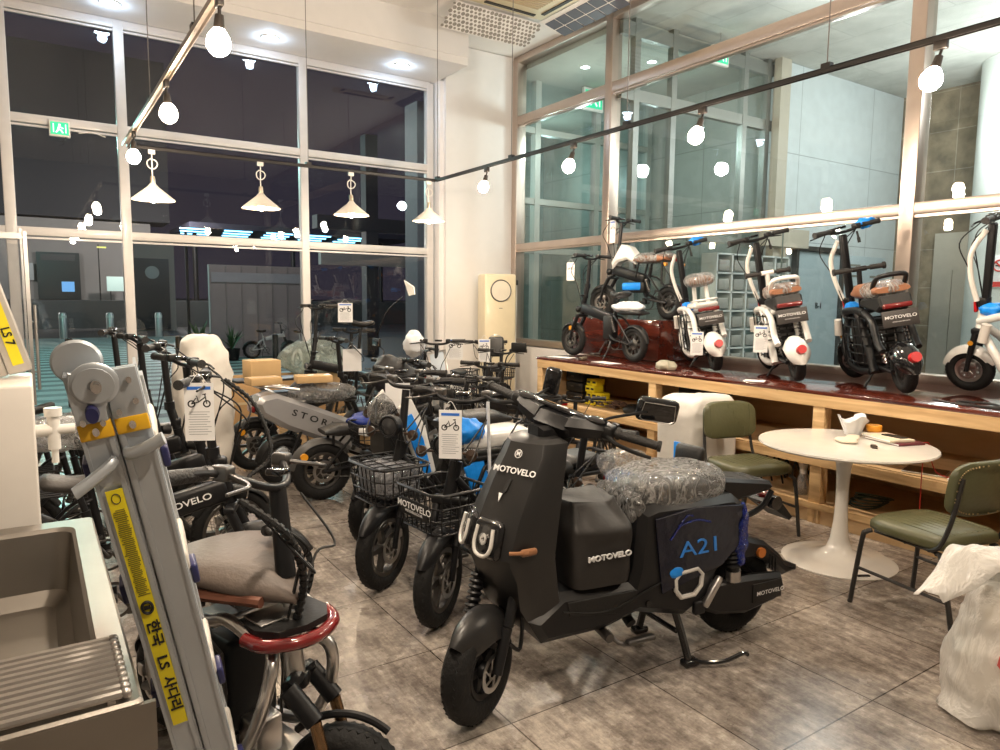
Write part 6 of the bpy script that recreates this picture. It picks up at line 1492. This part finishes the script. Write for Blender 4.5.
def storm():
    wb = 1.25; B = Bike('electric_scooter', 'silver grey scooter with dark lettering on its long tail body', (2.92, 6.05), (1.72, 5.95), wb, 0, 'electric scooter', None, 0)
    SIL = mat('silver_grey_paint', (.34, .335, .34), .32, .3, coat=.3)
    wheel(B, 'rear_wheel', -wb / 2, .22, .10, 'motor', disc=-1); wheel(B, 'front_wheel', wb / 2, .22, .10, 'alloy', True)
    m = B.mb(); m.prism([(.12, .20), (-.30, .38), (-.62, .52), (-.84, .66), (-.88, .76), (-.83, .82), (-.70, .84), (-.40, .72), (.10, .50), (.22, .36)], -.13, .13, .04); bd = B.P('tail_body', m, SIL)
    up = Vector((.38, 0, .93)).normalized(); rt = Vector((.93, 0, -.38)).normalized()
    m = B.mb(); text_on(m, 'S T O R M', (-.36, -.1325, .58), rt, up, .078, sx=1.35, off=.016); B.P('lettering', m, INKK, bd)
    m = B.mb(); m.prism([(.22, .20), (.20, .38), (.44, .46), (.58, .95), (.66, .95), (.62, .50), (.56, .30), (.40, .20)], -.17, .17, .03); B.P('leg_shield', m, BLK)
    m = B.mb()
    m.cyl((.58, 0, .6), (.50, 0, 1.0), .03); B.P('stem', m, BLK)
    for s_ in (-1, 1):
        m = B.mb(); m.cyl((wb / 2, s_ * .075, .22), (.56, s_ * .075, .6), .019); B.P('fork_leg', m, BLK)
        m = B.mb(); m.cyl((-wb / 2, s_ * .075, .22), (-.2, s_ * .09, .28), .022); m.cyl((-wb / 2 + .03, s_ * .09, .24), (-.45, s_ * .1, .55), .014); B.P('swing_arm', m, BLK)
    handlebar(B, .50, 1.02, .62, levers=True, mirrors=(1,))
    st_ = cushion(B, 'seat', .06, -.52, .24, .70, .80, BKLEA, w1=.26, slope=.06); f_ = blob((0, 0, 0), (.30, .16, .075), .015, 8, 9, 56, 30, p=2.8).build('seat_film', CLEAR, st_); f_.location = (-.24, 0, .80)
    fender(B, 'rear_fender', -wb / 2, .22, .10, 40, 175, BLK2); fender(B, 'front_fender', wb / 2, .22, .10, 20, 160, BLK2, True)
    m = B.mb(); m.tube([(-.5, -.12, .86), (-.74, -.11, .90), (-.82, -.06, .90), (-.82, .06, .90), (-.74, .11, .90), (-.5, .12, .86)], .013); B.P('grab_rail', m, ALU)
    m = B.mb(); m.box((-.885, 0, .71), (.03, .14, .06), b=.012); B.P('tail_light', m, REDD)
    m = B.mb(); m.box((.3, 0, .24), (.30, .28, .05), b=.015); B.P('foot_board', m, BLK2)
    m = B.mb(); m.tube([(-.1, -.1, .26), (-.14, -.17, .1), (-.16, -.2, .008)], .011); B.P('side_stand', m, BLK)
    return B
ST = storm()
V7 = folding_bike('black moped with an amber reflector and silver rack tubes by the cardboard boxes', (2.75, 6.70), (1.66, 6.62), seat='long', seat_z=.70, R=.23, tw=.09, style='alloy', rack=False, name='electric_moped', group='mopeds parked tail outwards')
m = V7.mb(); m.cyl((-.66, -.08, .37), (-.66, -.10, .37), .03, n=18); V7.P('side_reflector', m, AMB)
for s_ in (-1, 1): m = V7.mb(); m.tube([(-.10, s_ * .13, .60), (-.30, s_ * .13, .62), (-.42, s_ * .13, .72), (-.62, s_ * .13, .80)], .014); V7.P('rack_tube', m, ALU)
m = V7.mb(); m.box((-.40, 0, .81), (.60, .26, .02), b=.004); V7.P('rack_plate', m, BLK2)
# cartons and bag on top of them
zb_ = .825
def carton(name, loc, size, rz, m_, label, cat='box'):
    o = MB().box((0, 0, size[2] / 2), size, b=.003).build(name, m_); o.location = loc; o.rotation_euler[2] = rz; tag(o, label, cat)
    MB().box((0, 0, size[2] + .0008), (size[0] * .99, .04, .0016)).build('packing_tape', mat('tape_tan', (.5, .4, .25), .3), o); return o
carton('cardboard_box', tuple(V7.world((-.44, 0, .821))), (.28, .22, .17), .1, KRAFT2, 'upright light brown cardboard box on the rack of a moped near the street window')
c2 = carton('cardboard_box', tuple(ST.world((-.78, -.02, .915))), (.26, .16, .06), .1, KRAFT2, 'flat brown carton lying above the tail of the silver scooter')
c3 = carton('cardboard_box', tuple(ST.world((-.32, .0, .905))), (.30, .2, .06), -.15, KRAFT2, 'long flat brown carton lying on the wrapped seat of the silver scooter')
o = blob((0, 0, .17), (.24, .10, .16), .02, 7, 4, 44, 26, p=3, flat=-.165).build('carrier_bag', mat('nonwoven_black', (0, 0, 0))); o.location = V5.world((.12, .25, .72)); o.rotation_euler = (0, .5, .1); tag(o, 'plain black carrier bag slumped between the mopeds', 'bag')
big = MB().box((0, 0, .34), (1.5, .06, .68), b=.004).build('flat_carton', KRAFT); big.location = (2.55, 8.62, 0); big.rotation_euler[2] = 0; tag(big, 'long flattened cardboard carton standing low against the street window', 'cardboard')
MB().box((0, -.031, .34), (1.3, .002, .03)).build('packing_tape', mat('tape_tan', (0, 0, 0)), big)
o = blob((2.9, 8.52, .86), (.42, .14, .20), .04, 5, 6, 44, 26).build('film_heap', film_mat('green_film', (.75, .85, .8), .5, 8, 1, .3, (.45, .52, .48))); tag(o, 'heap of greenish clear packing film above the flattened carton', 'plastic film')
# large white wrapped scooter near the left row
o = blob((1.18, 6.36, .62), (.21, .20, .64), .035, 4.2, 3, 64, 48, p=3.2, flat=-.618).build('covered_scooter', mat('white_dust_cover', (.72, .68, .62), .6, bump=.5, bscale=10)); tag(o, 'tall object under a crumpled white dust cover behind the left row', 'covered scooter')

# ================================================================ far crowd by the window corner
crowd = [
 ((3.3, 6.25), (4.1, 6.9), 0.3, dict(bar_z=1.16, front_basket=False, rear_basket=True, seat='saddle'), 'black folding bike with a rear basket in the crowd, nearest the bench end'),
 ((3.95, 5.95), (4.42, 6.75), -0.3, dict(bar_z=1.18, seat='back', seat_z=1.0), 'black bike with a tall silver edged backrest beside the bench end'),
 ((2.95, 7.95), (4.0, 8.1), 0.4, dict(bar_z=1.18, rear_basket=True), 'black folding bike at the back beneath the third pendant'),
 ((3.60, 7.3), (4.5, 7.4), -0.2, dict(bar_z=1.16, seat='long', seat_z=.8), 'black long seat bike in front of the white corner wall'),
 ((4.5, 7.2), (5.25, 7.8), 0.35, dict(bar_z=1.15, rear_basket=True), 'black folding bike in front of the cream tower air conditioner'),
 ((3.25, 5.35), (4.25, 5.5), 0.5, dict(bar_z=1.02, seat='long', seat_z=.72, rear_basket=False, front_basket=True, mirrors=(1,)), 'black bike with front basket parked in the middle of the crowd'),
 ((2.62, 4.70), (3.60, 4.78), 0.4, dict(bar_z=1.02, rear_basket=True, seat_z=.78, grip_ring=True), 'black folding bike behind the moped with the wrapped headlight'),
 ((3.45, 4.25), (4.2, 4.62), 0.2, dict(bar_z=1.0, seat='long', seat_z=.66), 'low black bike between the mopeds and the bench posts'),
]
CB = []
for f_, r_, s_, kw, lab in crowd: CB.append(folding_bike(lab, f_, r_, s_, name='folding_electric_bike', group='folding bikes crowded by the window corner', **kw))
def loc(B, p): return B.M.inverted() @ Vector(p)
b0 = CB[0]
q = loc(b0, (3.31, 6.62, 1.13)); o = blob((0, 0, 0), (.10, .10, .13), .02, 9, 2, 36, 22).build('white_film', FROSTW, b0.root); o.location = q
m = MB(); q = loc(b0, (3.45, 6.35, .92)); m.box(q, (.02, .20, .34), R=Matrix.Rotation(-.5, 3, 'Y') @ Matrix.Rotation(.3, 3, 'X'), b=.008); w_ = b0.P('windshield', m, ALU); m = MB(); m.box(q + Vector((.012, 0, .006)), (.01, .15, .28), R=Matrix.Rotation(-.5, 3, 'Y') @ Matrix.Rotation(.3, 3, 'X'), b=.004); b0.P('windshield_glass', m, mat('pale_screen', (.55, .62, .70), .1), w_)
b3 = CB[2]; m = MB(); m.tube([loc(b3, (3.45, 7.9, 1.15)), loc(b3, (3.55, 7.8, 1.45)), loc(b3, (3.70, 7.7, 1.62))], .008); mr = b3.P('mirror_arm', m, BLK)
m = MB(); c_ = loc(b3, (3.78, 7.66, 1.72)); m.prism([(-.10, -.07), (.02, -.09), (.12, .10), (-.08, .02)], -.008, .008, .003, tf=lambda x, y, z: c_ + Vector((y, -x, z))); b3.P('mirror', m, WHT, mr)
# tall pair standing on a low pallet
pl = empty('pallet', (2.75, 7.35, 0), .1, 'low wooden pallet under the tall bikes by the window', 'pallet')
for y in (-.35, -.2, -.05, .1, .25): MB().box((0, y, .27), (1.1, .11, .02)).build('deck_board', PINE, pl)
for x in (-.5, 0, .5): MB().box((x, -.05, .13), (.1, .7, .26)).build('bearer', PINE, pl)
TA = folding_bike('tall black bike with a narrow saddle standing high on a pallet before the window', (2.38, 7.30), (3.18, 7.25), .5, z=.281, bar_z=1.34, seat_z=1.16, name='folding_electric_bike', group='folding bikes crowded by the window corner', scale=.9)

# ================================================================ left row
L3 = folding_bike('black folding bike with lettered beam and spoked fat tyre in the left row', (.89, 3.47), (-.15, 3.55), -.30, R=.25, tw=.10, bar_z=1.20, beam_text='MOTOVELO', fat=True, corr=True, seatm=DLEA, grip_ring=False, group='folding bikes in the left row')
L4 = folding_bike('black folding bike with a film wrapped seat, second in the left row', (.92, 4.15), (-.12, 4.18), .25, bar_z=1.24, bar_w=.62, group='folding bikes in the left row', R=.25, wrap=2, seat_z=.92)
L5 = folding_bike('black folding bike with a white wrapped seat, third in the left row', (.90, 4.78), (-.14, 4.80), -.25, bar_z=1.28, bar_w=.62, group='folding bikes in the left row', wrap=3)
L6 = folding_bike('black folding bike fourth in the left row, near the glass door', (.84, 5.40), (-.20, 5.40), .15, bar_z=1.30, bar_w=.62, group='folding bikes in the left row')
L9 = folding_bike('black folding bike at the far end of the left row below the left mullion', (.74, 6.02), (-.30, 6.0), -.2, bar_z=1.32, bar_w=.62, group='folding bikes in the left row')

def cruiser():
    wb = 1.0; B = Bike('retro_mini_bike', 'mini bike with brown saddle, silver tube frame and red light bar beside the ladder', (.636, 1.808), (.356, 2.768), wb, 0, 'electric bike', None, .62, xh=wb / 2 - .20, tall=True)
    xf, xr, xh = wb / 2, -wb / 2, B.xh; R = .185; tw = .11
    wheel(B, 'front_wheel', xf, R, tw, 'alloy', True, rimm=ALU); wheel(B, 'rear_wheel', xr, R, tw, 'motor', disc=-1, rimm=ALU)
    m = B.mb(True)
    for s_ in (-1, 1): m.cyl((xf, s_ * .085, R), (xf - .035, s_ * .085, R + .12), .026, .028); m.cyl((xf - .07, s_ * .085, R + .22), (xh + .045, s_ * .085, .49), .028)
    m.box((xh + .04, 0, .485), (.07, .05, .045), b=.012); m.tube([(xh + .045, -.085, .49), (xh + .05, -.05, .50), (xh + .045, 0, .50), (xh + .05, .05, .50), (xh + .045, .085, .49)], .022)
    fk = B.P('fork', m, BLK)
    for s_ in (-1, 1): m = B.mb(True); m.cyl((xf, s_ * .085, R), (xf - .035, s_ * .085, R + .12), .026, .028); B.P('fork_leg', m, BLK, fk)
    for s_ in (-1, 1): m = B.mb(True); m.cyl((xf - .035, s_ * .085, R + .12), (xf - .07, s_ * .085, R + .22), .018); B.P('fork_stanchion', m, GOLD, fk)
    m = B.mb(True); m.torus((xf, 0, R), (0, 1, 0), R + .028, .012, n=24, m=8, a0=55, a1=135); B.P('fender_bar', m, BLK)
    m = B.mb(); m.cyl((xh + .04, 0, .50), (xh + .01, 0, .68), .030); B.P('head_tube', m, ALU)
    m = B.mb(True); m.cyl((xh + .01, 0, .70), (xh - .0, 0, .74), .027); m.cyl((xh, 0, .74), (xh - .02, 0, .80), .022); cl = B.P('stem_clamp', m, ALU)
    m = B.mb(True); m.cyl((xh - .015, 0, .78), (xh - .06, 0, 1.04), .03, .026); B.P('stem', m, BLK)
    hb = handlebar(B, xh - .06, 1.05, .74, rise=.05, back=.14, grip_ring=True, display=True)
    m = B.mb(True); m.cyl((xh - .14, .13, .88), (xh - .14, .24, .86), .018); m.cyl((xh - .1, .10, .88), (xh - .14, .14, .88), .012); B.P('spare_grip', m, GRIP)
    for k in range(1):
        m = MB(); pts = smooth_path([B.S(Vector((xh - .08, -.2, 1.03))), B.S(Vector((xh + .04, -.16, .94))), B.S(Vector((xh + .06, -.06, .80))), Vector((xh + .05, .0, .66))], 14)
        for i in range(len(pts) - 1): m.cyl(pts[i], pts[i + 1], .013 if i % 2 else .0095, n=8)
        B.P('conduit', m, BLK2)
    cables(B, xh - .05, 1.0, .6, xh + .04, .68, 3)
    # head plate with red light bar
    m = B.mb(); pl_ = [(xh - .07, .115), (xh + .03, .12), (xh + .09, .08), (xh + .105, 0), (xh + .09, -.08), (xh + .03, -.12), (xh - .07, -.115)]
    m.rings([[Vector((x, y, .655)) for x, y in pl_], [Vector((x, y, .675)) for x, y in pl_]]); B.P('head_plate', m, BLK2)
    m = B.mb(); m.box((xh - .02, -.04, .679), (.10, .12, .006), b=.002); B.P('plate_insert', m, ALU)
    m = B.mb(); m.tube([(xh + .0, .135, .645), (xh + .07, .115, .64), (xh + .115, .05, .64), (xh + .125, 0, .64), (xh + .115, -.05, .64), (xh + .07, -.115, .64), (xh + .0, -.135, .645)], .020, n=10); B.P('red_light_bar', m, REDD)
    # frame tubes
    m = B.mb(); r_ = .019
    for s_ in (-1, 1):
        m.tube([(xh + .02, s_ * .11, .635), (xh - .12, s_ * .12, .66), (.05, s_ * .125, .62), (-.25, s_ * .125, .60), (-.42, s_ * .12, .58)], r_, n=12)
        m.tube([(xh + .02, s_ * .06, .61), (xh + .075, s_ * .10, .56), (xh + .04, s_ * .12, .42), (xh - .06, s_ * .12, .28), (.06, s_ * .12, .21), (-.2, s_ * .12, .21)], r_, n=12)
        m.tube([(-.2, s_ * .12, .21), (-.34, s_ * .12, .30), (-.36, s_ * .12, .58)], r_, n=12)
    m.cyl((-.1, -.12, .21), (-.1, .12, .21), .014); m.cyl((.1, -.12, .62), (.1, .12, .62), .012); B.P('tube_frame', m, ALU)
    m = B.mb(); m.box((-.06, 0, .39), (.34, .18, .30), b=.03); bt = B.P('battery_box', m, BLK2)
    m = B.mb(); m.tube([(.10, -.1, .24), (.10, -.1, .52), (-.18, -.1, .54), (-.20, -.1, .26), (.08, -.1, .235)], .007, n=6, sm=2); m.tube([(.10, .1, .24), (.10, .1, .52), (-.18, .1, .54), (-.20, .1, .26), (.08, .1, .235)], .007, n=6, sm=2); B.P('box_trim', m, DALU, bt)
    m = B.mb(); m.box((.08, .02, .165), (.26, .22, .02), b=.005); m.box((.14, 0, .24), (.10, .10, .12), b=.01); B.P('foot_plate', m, ALU)
    # saddle
    rs = []
    for i in range(17):
        t_ = i / 16; x = .36 - .62 * t_; w_ = .07 + .155 * math.sin(min(1, t_ * 1.15) * PI * .62) ** 1.2; hgt = .78 + .05 * math.sin(t_ * PI * .9) - .025 * t_; e = math.sin(min(t_, 1 - t_) * PI * 2.2) if min(t_, 1 - t_) < .22 else 1; e = .25 + .75 * max(0, e)
        rs.append([Vector((x, w_ * e * math.cos(2 * PI * k / 20), hgt - .045 + .055 * e * (math.sin(2 * PI * k / 20) * (1 if math.sin(2 * PI * k / 20) > 0 else .8)))) for k in range(20)])
    m = B.mb(); m.rings(rs); s0 = B.P('saddle', m, TAUPE, ang=70)
    m = B.mb(); m.tube([(.26, .08, .735), (.04, .19, .735), (-.18, .18, .73), (-.26, 0, .73), (-.18, -.18, .73), (.06, -.19, .735), (.30, -.08, .735)], .017); B.P('saddle_rim', m, mat('saddle_brown', (.16, .06, .035), .5), s0)
    m = B.mb(); m.cyl((-.1, .06, .60), (-.1, .06, .73), .014); m.cyl((-.1, -.06, .60), (-.1, -.06, .73), .014); m.cyl((-.3, 0, .60), (-.3, 0, .73), .014); B.P('saddle_post', m, BLK)
    m = B.mb()
    for s_ in (-1, 1): m.cyl((-.3, s_ * .09, .26), (xr, s_ * .08, R), .017)
    B.P('swing_arm', m, BLK)
    m = B.mb(); m.cyl((.02, -.16, .20), (.02, .16, .20), .014); m.box((.02, .2, .20), (.09, .08, .03), b=.008); m.box((.02, -.2, .20), (.09, .08, .03), b=.008); B.P('footpegs', m, BLK2)
    fender(B, 'rear_fender', xr, R, tw, 40, 170, BLK2)
    m = B.mb(); m.tube([(-.15, .12, .2), (-.2, .18, .1), (-.22, .2, .01)], .009); B.P('kickstand', m, BLK)
    return B
L1 = cruiser()

# ================================================================ scooters shown on the bench
ZB = .979
mini_scooter('white mini scooter with round brown seat on posts, leftmost on the bench', (5.70, 5.0), (5.10, 4.16), ZB, True, 'A', .30, scale=1.0)
mini_scooter('white mini scooter with brown seat, grab loop and name plate, middle of the bench', (5.72, 4.07), (5.03, 3.30), ZB, True, 'B', .35, blue=False, scale=1.02)
mini_scooter('black mini scooter with brown seat and blue film on its grip, on the bench', (5.70, 3.24), (5.05, 2.49), ZB, False, 'C', .35, scale=1.03)
mini_scooter('white mini scooter with blue film at the right edge of the bench', (5.62, 2.33), (5.55, 1.36), ZB, True, 'D', .1, scale=1.03)
FB = folding_bike('small black folding bike with white wrapped saddle at the left end of the bench', (5.12, 6.17), (5.08, 5.22), .15, R=.19, tw=.07, bar_z=1.13, z=ZB, seat_z=.72, rack=False, style='alloy', group='bikes on the bench', wrap=False, seat='saddle', ind=True, scale=.95)
s_ = cushion(FB, 'rear_seat', -.30, -.66, .16, .50, .56, BKLEA, w1=.18)
o = blob((0, 0, 0), (.22, .10, .05), .02, 10, 3, 40, 20).build('white_film', FROSTW, FB.root); o.location = (-.40, 0, .585)
m = FB.mb(); m.box((-.12, 0, .36), (.16, .10, .26), b=.02); FB.P('battery_box', m, BLK2)
WBK = folding_bike('cream and black long seat bike standing on the dark red plinth', (5.68, 6.36), (5.68, 5.26), .2, R=.19, tw=.09, bar_z=1.12, z=1.396, seat='long', seat_z=.72, rack=False, style='alloy', seatm=BRLEA, group='bikes on the bench', scale=.98)
m = WBK.mb(); m.prism([(.36, .58), (.38, .66), (.22, .86), (.08, .82), (-.02, .72), (-.02, .62), (.12, .68), (.26, .66)], -.07, .07, .025); WBK.P('tank', m, WHT)
m = WBK.mb(); m.torus((.20, 0, .56), (0, 1, 0), .17, .018, n=24, m=8, a0=0, a1=175); WBK.P('tank_band', m, BLK)
m = WBK.mb(); m.box((.0, .0, .36), (.34, .13, .12), b=.02); bx_ = WBK.P('battery_box', m, BLK2)
m = WBK.mb(); m.box((.02, 0, .37), (.30, .15, .09), b=.02); WBK.P('blue_film', m, BLUEP, bx_)
o = blob((0, 0, 0), (.27, .12, .055), .012, 9, 5, 44, 22, p=2.6).build('seat_film', SMOKE, WBK.root); o.location = (-.27, 0, .685)
m = WBK.mb(); m.box((-.60, 0, .66), (.04, .12, .06), b=.012); WBK.P('tail_light', m, REDL)
m = WBK.mb()
for s_ in (-1, 1): m.cyl((-.56, s_ * .12, .60), (-.56, s_ * .15, .60), .02)
WBK.P('turn_signal', m, AMB)

# ================================================================ hanging tags
def tg(B, p, yaw, label, **k): price_tag(B.world(p, True), yaw, label, **k)
FC = math.atan2(-.95, -.3)
price_tag((.60, 3.32, 1.22), math.radians(-115), 'white price tag with blue band on the lettered folding bike, left row', w=.125, h=.26)
price_tag((1.56, 2.757, 1.10), math.radians(-130), 'white price tag with blue band and bike picture above the lettered basket', w=.105, h=.225)
price_tag((1.97, 4.18, 1.05), math.radians(-115), 'blank white card hanging over the film wrapped headlight', w=.16, h=.30, plain=True)
price_tag((2.73, 7.05, 1.548), math.radians(-110), 'small white price tag high on the tall bike before the window', w=.15, h=.2)
price_tag((2.62, 6.6, 1.10), math.radians(-110), 'white card hanging under the tall bike by the window', w=.18, h=.22, plain=True)
price_tag((3.79, 6.6, 1.18), math.radians(-115), 'white price tag with picture, left of the pair before the cream tower', w=.17, h=.23)
price_tag((4.10, 6.5, 1.17), math.radians(-115), 'white price tag with picture, right of the pair before the cream tower', w=.13, h=.25)
price_tag((4.97, 4.30, 1.33), math.radians(222), 'white price tag hanging on the leftmost white mini scooter', w=.11, h=.21)
price_tag((4.95, 3.62, 1.41), math.radians(222), 'white price tag hanging on the middle white mini scooter', w=.11, h=.22)
price_tag((5.06, 6.22, 2.02), math.radians(200), 'white price tag hanging on the small black folding bike on the bench', w=.10, h=.2)
price_tag((5.62, 6.16, 2.52), math.radians(200), 'white price tag hanging on the cream bike on the plinth', w=.07, h=.26)

# bicycles parked outside by the hoarding
OUT1 = folding_bike('pale bicycle parked outside before the hoarding, left one', (5.75, 19.0), (4.8, 19.1), .1, z=-.02, frame=WHT, rack=False, lamp=False, name='bicycle', group='bicycles outside', bar_z=1.0)
OUT2 = folding_bike('pale bicycle parked outside before the hoarding, right one', (6.6, 18.7), (5.65, 18.6), -.1, z=-.02, frame=WHT, rack=False, lamp=False, name='bicycle', group='bicycles outside', bar_z=1.0)
